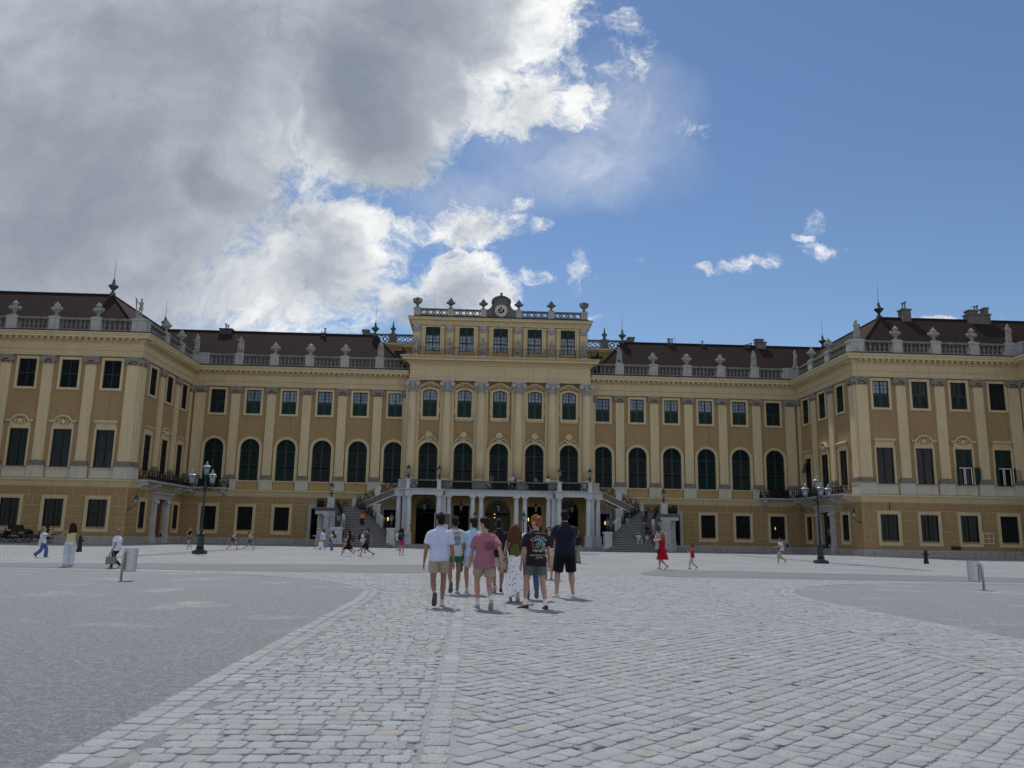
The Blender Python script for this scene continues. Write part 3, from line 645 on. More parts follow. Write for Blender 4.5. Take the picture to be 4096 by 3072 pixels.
P[33] = person('dark-clothed person sitting a few steps higher on the right stairs', 15.3, 84.3, 1.62, 190, 'sit', ('knees', 'knees'), ('tee', (.012, .012, .013)), ('trousers', (.015, .017, .022)), ('mid', BL), (.1, .1, .1), None, 'tan', z=1.55, vox=.022)
P[34] = person('woman in black top and light jeans leaning on the inner rail of the stairs', 13.45, 85.35, 1.74, 200, 'stand', ('hip', 'aside'), ('tee', (.010, .010, .011)), ('trousers', (.20, .29, .42), 'jean'), ('mid', (.20, .12, .06)), (.2, .1, .1), None, 'fair', z=2.54, vox=.022, female=True)
P[35] = person('man in a black t-shirt and dark jeans standing on the upper right stairs', 15.55, 85.75, 1.80, 60, 'climb', ('phone', 'phone'), ('tee', (.008, .008, .010)), ('trousers', (.03, .04, .06), 'jean'), ('short', BL), (.5, .5, .5), None, 'fair', z=2.7, vox=.022)
ter = dict(vox=.024, z=6.16)
P[36] = person('woman in a purple top at the terrace railing, left of the middle shutters', -.95, 88.75, 1.66, 180, 'stand', ('belly', 'belly'), ('tank', (.05, .03, .22)), ('trousers', (.3, .3, .32)), ('mid', BL), skin='fair', female=True, **ter)
P[37] = person('dark-clothed person close behind the woman in purple on the terrace', -.66, 89.3, 1.66, 180, 'stand', ('down', 'down'), ('tee', (.02, .02, .05)), ('trousers', (.02, .02, .03)), ('short', BL), skin='tan', **ter)
P[38] = person('tall man in a lilac short-sleeved shirt and dark trousers on the terrace', 1.44, 89.0, 1.86, 178, 'stand', ('belly', 'belly'), ('polo', (.46, .46, .70)), ('trousers', (.012, .012, .014)), ('short', BR), skin='pink', nod=15, turn=-10, **ter)
P[39] = person('woman in a black top leaning against the man in lilac on the terrace', 1.83, 89.0, 1.68, 150, 'stand', ('belly', 'belly'), ('tank', (.010, .010, .011)), ('trousers', (.012, .012, .013)), ('bun', (.05, .02, .015)), skin='pink', female=True, nod=12, lean=.1, **ter)
P[40] = person('heavy-set man in grey looking sideways on the terrace', 4.02, 89.0, 1.70, 215, 'stand', ('hip', 'belly'), ('tee', (.15, .16, .18)), ('trousers', (.08, .08, .09)), ('short', BL), skin='brown', girth=1.2, turn=-50, **ter)
P[41] = person('person in a white v-neck t-shirt on the right of the terrace', 5.38, 88.8, 1.74, 180, 'stand', ('down', 'down'), ('tee', (.70, .70, .74)), ('trousers', (.05, .05, .06)), ('mid', BL), skin='brown', **ter)

# statues share the figure builder: bare and draped stone figures on small plinths
def statue(kind, H):
    kw = {'club': dict(legs='stand', arms=('crossed', 'raise'), top=(None, None), bottom=('short', (0, 0, 0)), turn=20), 'nymph': dict(legs='stand', arms=('belly', 'down'), top=('tank', (0,)*3), bottom=('longskirt', (0,)*3, 'cloth', .10), female=True, turn=-25),
          'sage': dict(legs='stand', arms=('hip', 'bent'), top=('loose', (0,)*3), bottom=('longskirt', (0,)*3, 'cloth', .10), turn=25, girth=1.2), 'raised': dict(legs='lead_l', arms=('face', 'raise'), top=('tank', (0,)*3), bottom=('skirt', (0,)*3, 'cloth', .3), turn=15)}[kind]
    ST, J = person('', 0, 0, H, hair=('mid' if kind != 'club' else 'curly', BL), statue=M['stone_w'], vox=.03, skin='fair', **kw)
    s = H/1.75
    ST.box(-.30, .30, -.26, .26, -.16, .02)
    if kind == 'club': ST.tube([(.42*s, .1, 1.75*s), (.40*s, .05, 1.1*s), (.34*s, -.05, .0)], [.085, .06, .05], 8); ST.tube([(.2*s, -.12, 0), (.2*s, -.1, .5*s), (.16*s, -.08, .8*s)], [.13, .10, .06], 8)
    else:   # a cloak falling from one shoulder
        ST.tube([(-.16*s, .05, 1.42*s), (-.05*s, .15, 1.1*s), (.18*s, .14, .9*s), (.22*s, .0, .5*s), (.2*s, -.05, .0)], [.07, .09, .10, .10, .12], 8); ST.tube([(-.22*s, -.1, 1.3*s), (-.26*s, -.1, .8*s), (-.22*s, -.08, 0)], [.08, .11, .13], 8)
    return solid('statue', ST, M['stone_u'], None, .032, .018, 7., 2, .6)
STAT = {k: statue(k, 1.95) for k in ('club', 'nymph', 'sage', 'raised')}
flush()
STM = {k: o.data for k, o in STAT.items()}
for o in STAT.values(): bpy.data.objects.remove(o)
GS = 'stone statues along the roof balustrade'
def put_statue(kind, x, y, z, face, label, sc=1., grp=GS):
    o = bpy.data.objects.new('statue', STM[kind]); COL.objects.link(o); o.location = (x, y, z); o.rotation_euler = (0, 0, R(face)); o.scale = (sc,)*3; tag(o, label, 'statue', grp)
for e, s in ((-1, 'left'), (1, 'right')):
    put_statue('club' if e < 0 else 'sage', e*(XS+.55), W+.1, 21.78, 180, f'pale stone figure {"leaning on a club" if e < 0 else "in a long robe"} at the courtyard corner of the {s} wing roof')
    put_statue('nymph' if e < 0 else 'raised', e*14.1, D+.1, 21.78, 180, f'pale stone statue on the {s} flank balustrade next to the central block')
    put_statue('raised' if e < 0 else 'nymph', e*30.32, D+.1, 21.78, 180, f'pale stone statue on the {s} flank balustrade, second post from the wing')
    put_statue('sage' if e < 0 else 'nymph', e*(XS-.2), D-.5, 21.78, 180+e*40, f'pale stone statue in the inner corner where the {s} flank meets the wing')
put_statue('sage', 51.9, W+.1, 21.78, 180, 'pale stone robed statue on the far right end of the right wing balustrade')
put_statue('sage', -51.9, W+.1, 21.78, 180, 'pale stone robed statue on the far left end of the left wing balustrade')
WHERE = ('at the left end of the clock storey', 'between first and second windows of the clock storey', 'left of the middle window of the clock storey', 'right of the middle window of the clock storey', 'between fourth and fifth windows of the clock storey', 'at the right end of the clock storey')
for i, x in enumerate((-10.0, -6.1, -2.08, 2.08, 6.1, 10.0)):
    y = D+.72; put_statue(('sage', 'nymph', 'sage', 'raised', 'nymph', 'sage')[i], x, y, 22.48, 180+(i % 3-1)*20, 'white stone statue '+WHERE[i], 1.02, 'statues before the clock storey')
    q = MB(); q.box(-.34, .34, -.30, .30, 0, .64); q.box(-.38, .38, -.33, .33, .6, .72); o = q.build('statue_plinth', M['stone_w'], None, (x, y, 21.6)); tag(o, 'pale stone plinth of the statue '+WHERE[i], 'plinth', 'plinths of the clock storey statues')

# ------------------------------------------------------------------ prints on the shirts: thin shapes laid on the cloth
def text_geo(txt, size):
    cu = bpy.data.curves.new('t', 'FONT'); cu.body = txt; cu.size = size; cu.align_x = 'CENTER'; cu.resolution_u = 2
    o = bpy.data.objects.new('t', cu); COL.objects.link(o); bpy.context.view_layer.update()
    me = bpy.data.meshes.new_from_object(o.evaluated_get(bpy.context.evaluated_depsgraph_get()))
    v = [(p.co.x, p.co.y) for p in me.vertices]; f = [tuple(q.vertices) for q in me.polygons]
    bpy.data.objects.remove(o); bpy.data.meshes.remove(me); return v, f
def decal(J, shapes, name, off=.006, cuts=2):
    """shapes: (verts 2d (x, z), faces, material) in figure space, laid on the back of the shirt"""
    sh = J['shirt']; bv = BVHTree.FromPolygons([v.co for v in sh.data.vertices], [p.vertices for p in sh.data.polygons])
    for k, (vs, fs, mat, sub) in enumerate(shapes):
        bm = bmesh.new(); bvs = [bm.verts.new((x, 0, z)) for x, z in vs]
        for f in fs:
            try: bm.faces.new([bvs[i] for i in f])
            except ValueError: pass
        if sub: bmesh.ops.triangulate(bm, faces=bm.faces); bmesh.ops.subdivide_edges(bm, edges=bm.edges, cuts=sub, use_grid_fill=True)
        for v in bm.verts:
            h = bv.ray_cast(Vector((v.co.x, -1, v.co.z)), Vector((0, 1, 0)))
            v.co.y = (h[0].y if h[0] else -.1)-off-.0012*k
        me = bpy.data.meshes.new(name); bm.to_mesh(me); bm.free(); me.materials.append(mat)
        o = bpy.data.objects.new(name, me); COL.objects.link(o); o.parent = sh
def flat(name, col): return plain(name, col, .85, 0, .08, 20.)
cream = flat('cream_shirt_print', (.52, .49, .42))
sh = []
def put_text(t, size, x, z, mat, rot=0.):
    v, f = text_geo(t, size); ca, sa = math.cos(rot), math.sin(rot)
    sh.append(([(x+a*ca-b*sa, z+a*sa+b*ca) for a, b in v], f, mat, 0))
cx = .018; k8 = P[8]['s']
put_text('FORMULA 1', .030, cx, 1.405*k8, cream)
wd = [.050, .056, .050, .056, .052, .054]; x = -sum(wd)/2
for c, w in zip('SUZUKA', wd):
    a = (x+w/2)/.17; put_text(c, .078, cx+.17*math.sin(a), 1.335*k8-.17+.17*math.cos(a)-.02, cream, -a); x += w
put_text('MIE PREFECTURE', .044, cx, .985*k8, cream); put_text('JAPAN', .046, cx, .942*k8, cream)
g = lambda pts: ([(cx+a, 1.20*k8+b) for a, b in pts], [tuple(range(len(pts)))])
def shape(pts, mat, sub=1): v, f = g(pts); sh.append((v, f, mat, sub))
blue, lblue, red, ol, org = flat('blue_print', (.06, .20, .27)), flat('pale_blue_print', (.25, .42, .48)), flat('red_print', (.33, .045, .02)), flat('olive_print', (.20, .19, .05)), flat('orange_print', (.45, .18, .05))
shape([(-.08, -.005), (-.045, .035), (-.01, .07), (.03, .092), (.055, .088), (.075, .068), (.11, .035), (.14, -.01), (.06, -.03), (-.03, -.02)], blue, 2)
shape([(.0, .074), (.03, .092), (.055, .088), (.075, .068), (.05, .06), (.04, .07), (.02, .05)], lblue); shape([(.08, .03), (.11, .035), (.12, .0), (.09, -.01)], lblue)
for (a, b, r) in ((-.05, .08, .03), (-.02, .088, .024), (-.08, .072, .022), (.0, .105, .022), (.11, .085, .02), (.09, .095, .018)): shape([(a+r*math.cos(i*.9), b+.5*r*max(-.25, math.sin(i*.9))) for i in range(7)], cream, 0)
for (a, b) in ((-.12, .05), (-.135, .02), (-.115, .0), (-.13, -.025), (-.11, -.045), (-.125, -.065)): shape([(a+.017*math.cos(i*1.05), b+.014*math.sin(i*1.05)) for i in range(6)], red, 0)
shape([(-.09, -.03), (-.02, -.02), (.02, -.04), (-.02, -.06), (-.08, -.06)], ol)
for r_, mat in ((.135, cream), (.115, lblue), (.095, cream), (.078, org)):
    i_ = [(-.03+r_*math.cos(a), -.045-.55*r_*math.sin(a)) for a in [PI*(-.15+.9*j/12) for j in range(13)]]; o_ = [(-.03+(r_+.009)*math.cos(a), -.045-.55*(r_+.009)*math.sin(a)) for a in [PI*(-.15+.9*j/12) for j in range(13)]]
    v, _ = g(i_+o_); sh.append((v, [(j, j+1, 14+j, 13+j) for j in range(12)], mat, 0))
for j in range(9): a = -.13+.033*j; shape([(a, -.135+.012*(j % 2)), (a+.022, -.125), (a+.012, -.115), (a-.012, -.12)], cream if j % 3 else red, 0)
for j in range(5): shape([(.09+.008*j, -.03-.02*j), (.125, -.03-.02*j), (.12, -.042-.02*j), (.092, -.04-.02*j)], (red, cream, org, cream, red)[j], 0)
decal(P[8], sh, 'shirt_print')
# the pink shirt: a faded sketchy block of dark lines
sh = []; pu = flat('faded_purple_print', (.085, .035, .062)); rn = random.Random(3)
for r_ in range(7):
    x = -.04+rn.uniform(0, .02)
    while x < .13:
        w = rn.uniform(.008, .03); z = 1.055+.022*r_+.012*math.sin(x*20); h = rn.uniform(.007, .017)
        sh.append(([(x, z), (x+w, z+.002), (x+w, z+h), (x, z+h)], [(0,1,2,3)], pu, 0)); x += w+rn.uniform(.003, .012)
decal(P[4], sh, 'shirt_print')
sh = []; sage, slate, pal = flat('sage_print', (.24, .25, .21)), flat('slate_print', (.17, .21, .24)), flat('pale_print', (.34, .34, .33))
for (a0, a1, z0, z1, m_) in ((-.14, .02, 1.36, 1.41, sage), (-.13, .035, 1.32, 1.355, pal), (-.12, .03, 1.22, 1.315, slate), (-.115, .03, 1.185, 1.218, pal), (-.11, .025, 1.12, 1.182, slate)):
    sh.append(([(a0+.11, z0-.03), (a1+.10, z0-.026), (a1+.10, z1-.03), (a0+.11, z1-.03)], [(0,1,2,3)], m_, 2))
decal(P[2], sh, 'shirt_print')

# ------------------------------------------------------------------ things people carry
def item(name, label, cat, mb, mat, p, rot=0.): o = mb.build(name, mat, None, tuple(p), R(rot)); return tag(o, label, cat)
W_ = lambda n, p: world(P[n], p)
h = P[2]['grip'][1]; m = MB(); m.lathe([(.0, .0), (.012, .0), (.012, -.02), (.016, -.035), (.034, -.075), (.034, -.13), (.031, -.15), (.034, -.17), (.034, -.235), (.028, -.25), (0, -.25)], 12)
p = W_(2, h); t = thing('bottle', 'green plastic bottle with a red label in the hand of the man in green shorts', 'bottle', tuple(p+Vector((.0, 0, .01))))
m.build('body', plain('green_bottle_plastic', (.03, .20, .06), .2), t); m = MB(); m.lathe([(.0355, -.13), (.0355, -.20)], 12); m.build('label_band', plain('red_label', (.3, .05, .04), .5), t); m = MB(); m.lathe([(.014, .012), (.014, -.012)], 10); m.build('cap', plain('green_cap', (.02, .2, .05), .4), t)
# patterned shoulder bag
J = P[6]; S = J['S', -1]; t = thing('shoulder_bag', 'slouchy brown and cream patterned cloth bag on the shoulder of the red-haired woman', 'bag', tuple(W_(6, (0, 0, 0))), P[6]['T'].rotation_euler.z)
mt, nt, b = nodes('brown_patterned_cloth'); v = objc(nt); L(nt, mixc(nt, math_(nt, 'GREATER_THAN', noi(nt, v, 26., 3, .6, 1.5), .5), (.09, .055, .045), (.40, .34, .29)), b.inputs['Base Color']); b.inputs['Roughness'].default_value = .9
m = MB(); s = J['s']; c = Vector((S.x-.07, -.05, 0)); rg = []
for z, rx, ry in ((.64, .02, .02), (.66, .09, .07), (.74, .12, .095), (.84, .115, .09), (.94, .075, .07), (1.02, .035, .045)): rg.append(ering((c.x-.05*(1-z), c.y, z*s), rx, ry, .5, 16))
m.loft(rg, smooth=True); m.build('pouch', mt, t)
m = MB(); m.tube([(c.x, c.y-.03, 1.02*s), (S.x+.02, -.13, 1.25*s), (S.x+.035, -.06, 1.435*s), (S.x+.03, .05, 1.43*s), (S.x, .10, 1.25*s), (c.x, c.y+.03, 1.02*s)], [(.018, .012)]*6, 6); m.build('strap', mt, t)
# handbags and shopping bags
def handbag(n, sg, label, w, hgt, d, mat, rot=0., hl=.16):
    p = W_(n, P[n]['grip'][sg]); t = thing('handbag', label, 'bag', (p.x, p.y, p.z-hl-hgt), P[n]['T'].rotation_euler.z+R(rot))
    m = MB(); m.loft([ering((0, 0, z), w/2*k, d/2*k, 0, 16, .35) for z, k in ((0, .95), (.02, 1.), (hgt*.5, 1.), (hgt, .9))]); m.build('bag_body', mat, t)
    m = MB()
    for e in (-1, 1): m.tube([(-w*.25, e*d*.25, hgt), (-w*.2, e*d*.1, hgt+hl*.8), (0, 0, hgt+hl), (w*.2, e*d*.1, hgt+hl*.8), (w*.25, e*d*.25, hgt)], .012, 5)
    m.build('handle', mat, t)
handbag(16, -1, 'beige leather handbag carried by the woman in the white t-shirt beside the litter bin', .36, .25, .15, plain('beige_leather', (.21, .18, .15), .5), 90)
handbag(21, -1, 'white paper shopping bag carried by the woman in the loose white shirt', .38, .44, .15, plain('white_paper_bag', (.72, .73, .80), .6), 90, .12)
def sling(n, label, loc, w, hgt, d, mat, strap=True, sg=1):
    T = P[n]['T']; t = thing('shoulder_bag', label, 'bag', tuple(T.location), T.rotation_euler.z); s = P[n]['s']; x, y, z = loc
    m = MB(); m.loft([ering((x, y, z+a), w/2*k, d/2*k, 0, 14, .5) for a, k in ((0, .9), (.02, 1.), (hgt*.8, 1.), (hgt, .85))]); m.build('bag_body', mat, t)
    if strap: m = MB(); S = P[n]['S', -sg]; m.tube([(x, y, z+hgt), (x*.4+S.x*.3, y*.4+.14*s*(1 if y >= 0 else -1), 1.2*s), (S.x*.45, 0, 1.49*s), (x*.4+S.x*.3, -.15*s, 1.2*s), (x, y-.02, z+hgt)], .011, 5); m.build('strap', mat, t)
sling(28, 'small dark shoulder bag hanging at the hip of the woman in red', (-.24, .05, .70), .20, .16, .08, plain('dark_brown_leather', (.05, .025, .018), .5))
sling(18, 'small white shoulder bag of the girl striding right', (.16, .08, .90), .22, .16, .07, M['white'])
sling(14, 'white cloth shoulder bag of the grey-haired woman taking a picture', (.22, -.05, .52), .30, .30, .08, plain('white_canvas', (.6, .58, .56), .8))
sling(22, 'black waist bag of the woman in the grey cap', (-.14, .14, .72), .24, .16, .10, M['black'])
sling(30, 'small black bag at the belly of the woman in patterned trousers', (-.12, .18, .80), .22, .14, .09, M['black'])
def backpack(n, label, w, hgt, mat):
    T = P[n]['T']; s = P[n]['s']; t = thing('backpack', label, 'backpack', tuple(T.location), T.rotation_euler.z)
    m = MB(); m.loft([ering((0, -.20*s+k2, z*s), w/2*k, .11*k, 0, 16, .6) for z, k, k2 in ((1.42-hgt, .8, .0), (1.44-hgt, 1., -.01), (1.42-hgt*.5, 1.05, -.03), (1.40, .85, .0), (1.43, .6, .02))], smooth=True); m.build('pack', mat, t)
    m = MB()
    for e in (-1, 1): m.tube([(e*.10*s, -.12*s, 1.40*s), (e*.12*s, 0, 1.46*s), (e*.13*s, .12*s, 1.33*s), (e*.15*s, .10*s, 1.15*s), (e*.14*s, -.1*s, 1.02*s)], .02, 5)
    m.build('strap', mat, t)
backpack(12, 'black backpack on the woman in pink shorts', .34, .46, M['black']); backpack(24, 'large dark green backpack behind the woman in the black dress', .38, .56, plain('dark_green_nylon', (.018, .026, .022), .6))
backpack(25, 'black backpack on the man in beige trousers', .30, .42, M['black']); backpack(22, 'navy backpack on the woman in the grey cap', .28, .36, plain('navy_nylon', (.02, .025, .05), .6))
def phone(n, label, sg=None, cat='phone', big=1.):
    J = P[n]; p = J['grip'][sg] if sg else (J['grip'][-1]+J['grip'][1])/2
    q = W_(n, p+Vector((0, .03, .05))); m = MB(); m.bevbox(-.038*big, .038*big, -.006*big, .006*big, -.07, .08, .004)
    item('phone' if cat == 'phone' else 'camera', label, cat, m, M['black'], q, math.degrees(J['T'].rotation_euler.z))
phone(14, 'phone held up by the grey-haired woman on the left'); phone(12, 'phone in the raised hand of the woman in pink shorts', 1); phone(28, 'phone held up by the woman in the red dress'); phone(22, 'phone read by the woman in the grey cap', -1); phone(19, 'phone held by the girl in the cream top')
m = MB(); m.box(-.07, .07, -.03, .03, -.045, .045); m.tube([(0, .02, 0), (0, .10, 0)], .038, 10); q = W_(11, (P[11]['grip'][-1]+P[11]['grip'][1])/2+Vector((0, .0, .05))); item('camera', 'black camera held to the face of the man in khaki trousers', 'camera', m, M['black'], q, 125)
m = MB(); m.ball((0, 0, 0), (.16, .02, .13), 12, 8); item('hat', 'dark sun hat held out by the bald man in the light blue shirt', 'hat', m, M['black'], W_(20, P[20]['grip'][-1]+Vector((0, .12, -.02))), 75)
# ------------------------------------------------------------------ palace: facade prototypes (local: x along wall, -y outwards, z up)
def rectband(mb, x0, x1, z0, z1, t, b0, b1, bottom=True):
    mb.box(x0-t, x0, b0, b1, z0, z1); mb.box(x1, x1+t, b0, b1, z0, z1); mb.box(x0-t, x1+t, b0-.002, b1, z1, z1+t)
    if bottom: mb.box(x0-t, x1+t, b0-.002, b1, z0-t, z0)
def muntins(mb, x0, x1, z0, z1, nx, nz, t=.035, y0=.10, y1=.14):
    for i in range(1, nx): x = x0+(x1-x0)*i/nx; mb.box(x-t/2, x+t/2, y0, y1, z0, z1)
    for i in range(1, nz): z = z0+(z1-z0)*i/nz; mb.box(x0, x1, y0+.003, y1, z-t/2, z+t/2)
def slats(mb, x0, x1, z0, z1, step=.105, y=.07, tilt=.05, arch=None):
    n = int((z1-z0)/step)
    for i in range(n):
        z = z0+step*(i+.5); a, b = x0, x1
        if arch:
            hw, zs = arch
            if z > zs:
                lim = math.sqrt(max(0, hw*hw-(z+.05-zs)**2))
                a, b = max(a, -lim), min(b, lim)
                if b-a < .06: continue
        mb.add([(a,y-.03,z-tilt),(b,y-.03,z-tilt),(b,y+.03,z+tilt*.6),(a,y+.03,z+tilt*.6),
                (a,y-.02,z-tilt-.012),(b,y-.02,z-tilt-.012),(b,y+.04,z+tilt*.6-.012),(a,y+.04,z+tilt*.6-.012)],
               [(0,1,2,3),(7,6,5,4),(0,4,5,1),(2,6,7,3)])
def casement(hw, h, split=.5, top_rows=3, low_rows=0, cols=2, rise=0.):
    mb = MB(); t = .075
    mb.box(-hw, -hw+t, .06, .2, 0, h-(rise if rise else 0)); mb.box(hw-t, hw, .06, .2, 0, h-(rise if rise else 0))
    if rise:
        o = arch_pts(-hw, hw, h, rise); i = [(x*(hw-t)/hw, z-t) for x, z in o]; band(mb, i, o, .06, .2)
    else: mb.box(-hw+t, hw-t, .06, .2, h-t, h)
    mb.box(-hw+t, hw-t, .06, .2, 0, t); zs = h*split
    mb.box(-.055, .055, .055, .2, t, h-t); mb.box(-hw+t, hw-t, .05, .2, zs-.05, zs+.05)
    for sx in (-1, 1):
        a, b = sorted((sx*.055, sx*(hw-t)))
        if top_rows: muntins(mb, a, b, zs+.05, h-t, cols, top_rows)
        if low_rows: muntins(mb, a, b, t, zs-.05, cols, low_rows)
    return mb
def pane(hw, h, rise=0., z0=0.):
    mb = MB()
    o = arch_pts(-hw+.01, hw-.01, h-.01, rise) if rise else [(-hw+.01, h-.01), (hw-.01, h-.01)]
    mb.prism([(-hw+.01, z0+.01)]+o+[(hw-.01, z0+.01)], .15, .165); return mb
def panel(hw, z0, z1):
    mb = MB()
    for sx in (-1, 1):
        a, b = sorted((sx*.05, sx*(hw-.03))); mb.box(a, b, .045, .1, z0, z1); slats(mb, a+.09, b-.09, z0+.1, z1-.1, .09, .035, .03)
    return mb
def surround(hw, h, t=.24, d=.08, sill=True):
    mb = MB(); rectband(mb, -hw, hw, 0, h, t, -d, 0, True); mb.box(-hw-t+.05, hw+t-.05, -d-.03, -d+.001, -t+.02, -t+.07); return mb

WH = 2.74
sur_u = Spec('surround', surround(.82, WH, .24), M['cream'])
def upper(style):
    g = M['green']
    if style in ('half', 'halfblue'):
        return Spec('window', casement(.82, WH, .52, 3), g, [Spec('pane', pane(.82, WH), M['glass' if style == 'half' else 'glass_e']), Spec('shutter', panel(.82, .08, WH*.52-.05), M['green_l']), sur_u])
    if style == 'halfdark':
        return Spec('window', casement(.82, WH, .52, 3), g, [Spec('pane', pane(.82, WH), M['glass_c']), Spec('shutter', panel(.82, .08, WH*.52-.05), M['green']), sur_u])
    if style == 'full':
        return Spec('window', casement(.82, WH, .52, 3, 3), g, [Spec('pane', pane(.82, WH), M['glass_c']), sur_u])
    mb = MB()
    for sx in (-1, 1):
        a, b = sorted((sx*.07, sx*.73))
        for z0, z1 in ((.1, WH*.5-.05), (WH*.5+.05, WH-.1)): slats(mb, a, b, z0, z1, .1, .1, .04)
    return Spec('window', casement(.82, WH, .5, 0), g, [Spec('pane', pane(.82, WH), M['glass_d']), Spec('shutter', mb, M['glass_b']), sur_u])
UP = {k: upper(k) for k in ('half', 'halfblue', 'halfdark', 'full', 'dark')}

AW, AH = 1.07, 4.73
def arched(style, ornate=False):
    f = MB(); t = .09; sp = AH-AW
    f.box(-AW, -AW+t, .03, .17, 0, sp); f.box(AW-t, AW, .03, .17, 0, sp); f.box(-AW+t, AW-t, .03, .17, 0, t)
    o = arch_pts(-AW, AW, AH, AW, 16); i = [(x*(AW-t)/AW, sp+(z-sp)*(AW-t)/AW) for x, z in o]; band(f, i, o, .03, .17)
    f.box(-.07, .07, .025, .17, t, AH-t); z1, z2 = AH*.355, AH*.70
    for z in (z1, z2): f.box(-AW+t, AW-t, .028, .17, z-.05, z+.05)
    for sx in (-1, 1):
        a, b = sorted((sx*.07, sx*(AW-t)))
        f.box(a, a+.06, .04, .16, t, z2); f.box(b-.06, b, .04, .16, t, z2)
    b_ = MB(); b_.prism([(-AW+.01, .01)]+arch_pts(-AW+.01, AW-.01, AH-.01, AW-.01, 16)+[(AW-.01, .01)], .17, .19)
    s = MB(); s2 = MB()
    for sx in (-1, 1):
        a, b = sorted((sx*.13, sx*(AW-t-.06)))
        slats(s, a, b, t+.03, z1-.06, .125, .09, .02 if style == 'open' else .05)
        slats(s if style == 'open' else s2, a, b, z1+.07, z2-.06, .125, .09, .02 if style == 'open' else .055)
        slats(s2, *sorted((sx*.09, sx*(AW-t))), z2+.07, AH-.12, .11, .09, .055, (AW-.1, sp))
    sh = Spec('shutter', s, M['slat'] if style == 'open' else M['green_l']); sh2 = Spec('shutter', s2, M['green'])
    m = MB(); w = .30
    o2 = [(-AW-w, 0)]+[(x*(AW+w)/AW, sp+(z-sp)*(AW+w)/AW) for x, z in o]+[(AW+w, 0)]; i2 = [(-AW, 0)]+o+[(AW, 0)]
    band(m, i2, o2, -.08, 0)
    o3 = [(x*(AW+w)/AW, sp+(z-sp)*(AW+w)/AW) for x, z in o]; i3 = [(x*(AW+w-.09)/AW, sp+(z-sp)*(AW+w-.09)/AW) for x, z in o]
    band(m, [(-AW-w+.09, 0)]+i3+[(AW+w-.09, 0)], o2, -.13, -.079)
    m.box(-AW-w-.05, AW+w+.05, -.14, 0, -.12, -.001)
    ch = [Spec('backing', b_, M['dark']), sh, sh2, Spec('surround', m, M['cream'])]
    if ornate:
        k = MB(); kz = AH+.32
        for a in range(-4, 5):   # scallop shell with curling wings
            an = a*.32; k.tube([(0, -.16, kz+.25), (math.sin(an)*.42, -.24, kz+.35+.52*math.cos(an)), (math.sin(an)*.46, -.15, kz+.35+.58*math.cos(an))], [.05, .085, .05], 6)
        for sx in (-1, 1):
            k.ring((sx*.42, -.17, kz+.30), .15, .06, 12, 5); k.tube([(sx*.5, -.15, kz+.2), (sx*.85, -.13, kz-.05), (sx*1.1, -.12, kz-.35), (sx*1.28, -.12, kz-.75)], [.09, .08, .07, .05], 6)
            k.ball((sx*.24, -.18, kz+.02), (.17, .1, .12), 8, 5)
        k.ball((0, -.2, kz+.32), (.17, .13, .2), 10, 6); k.box(-.18, .18, -.16, 0, AH-.02, kz+.1)
        ch.append(Spec('keystone_ornament', k, M['cream']))
    return Spec('window', f, M['green'], ch)
AR = {'open': arched('open'), 'shut': arched('shut'), 'ornate': arched('open', True)}

CW, CH_ = .81, 3.2
def central_upper():
    s = MB(); t = .22
    o = [(-CW, 0)]+arch_pts(-CW, CW, CH_, .28)+[(CW, 0)]
    e = [(-CW-t, 0)]+[(x*(CW+t)/CW, z+t) for x, z in arch_pts(-CW, CW, CH_, .28)]+[(CW+t, 0)]; band(s, o, e, -.09, 0)
    for sx in (-1, 1):   # ears and dropping scrolls
        s.tube([(sx*1.03, -.10, .2), (sx*1.13, -.10, .7), (sx*1.03, -.1, 1.3), (sx*1.10, -.1, 2.1), (sx*1.05, -.1, 2.9), (sx*1.25, -.12, 3.35), (sx*1.38, -.13, 3.5)], [.07, .08, .06, .06, .07, .08, .05], 6)
    hood = [(-1.45, 3.45), (-1.1, 3.5), (-.7, 3.72), (-.35, 3.92), (0, 3.98), (.35, 3.92), (.7, 3.72), (1.1, 3.5), (1.45, 3.45)]
    band(s, hood, [(x*1.02, z+.14) for x, z in hood], -.28, 0); band(s, [(x*.95, z-.11) for x, z in hood], [(x*.98, z) for x, z in hood], -.17, 0)
    s.ring((0, -.14, 3.62), .14, .05, 12, 5)
    for sx in (-1, 1): s.tube([(sx*.15, -.13, 3.6), (sx*.35, -.13, 3.68), (sx*.6, -.12, 3.55)], [.06, .08, .03], 5)
    s.box(-1.1, 1.1, -.2, 0, -.26, -.1); s.box(-1.02, 1.02, -.12, 0, -.42, -.27); s.box(-CW-t, CW+t, -.1, 0, -.099, 0)
    return Spec('window', casement(CW, CH_, .60, 3, 0, 2, .28), M['green'], [Spec('pane', pane(CW, CH_, .28), M['glass']), Spec('shutter', panel(CW, .08, CH_*.6-.05), M['green_l']), Spec('surround', s, M['cream'])])
CU = central_upper()

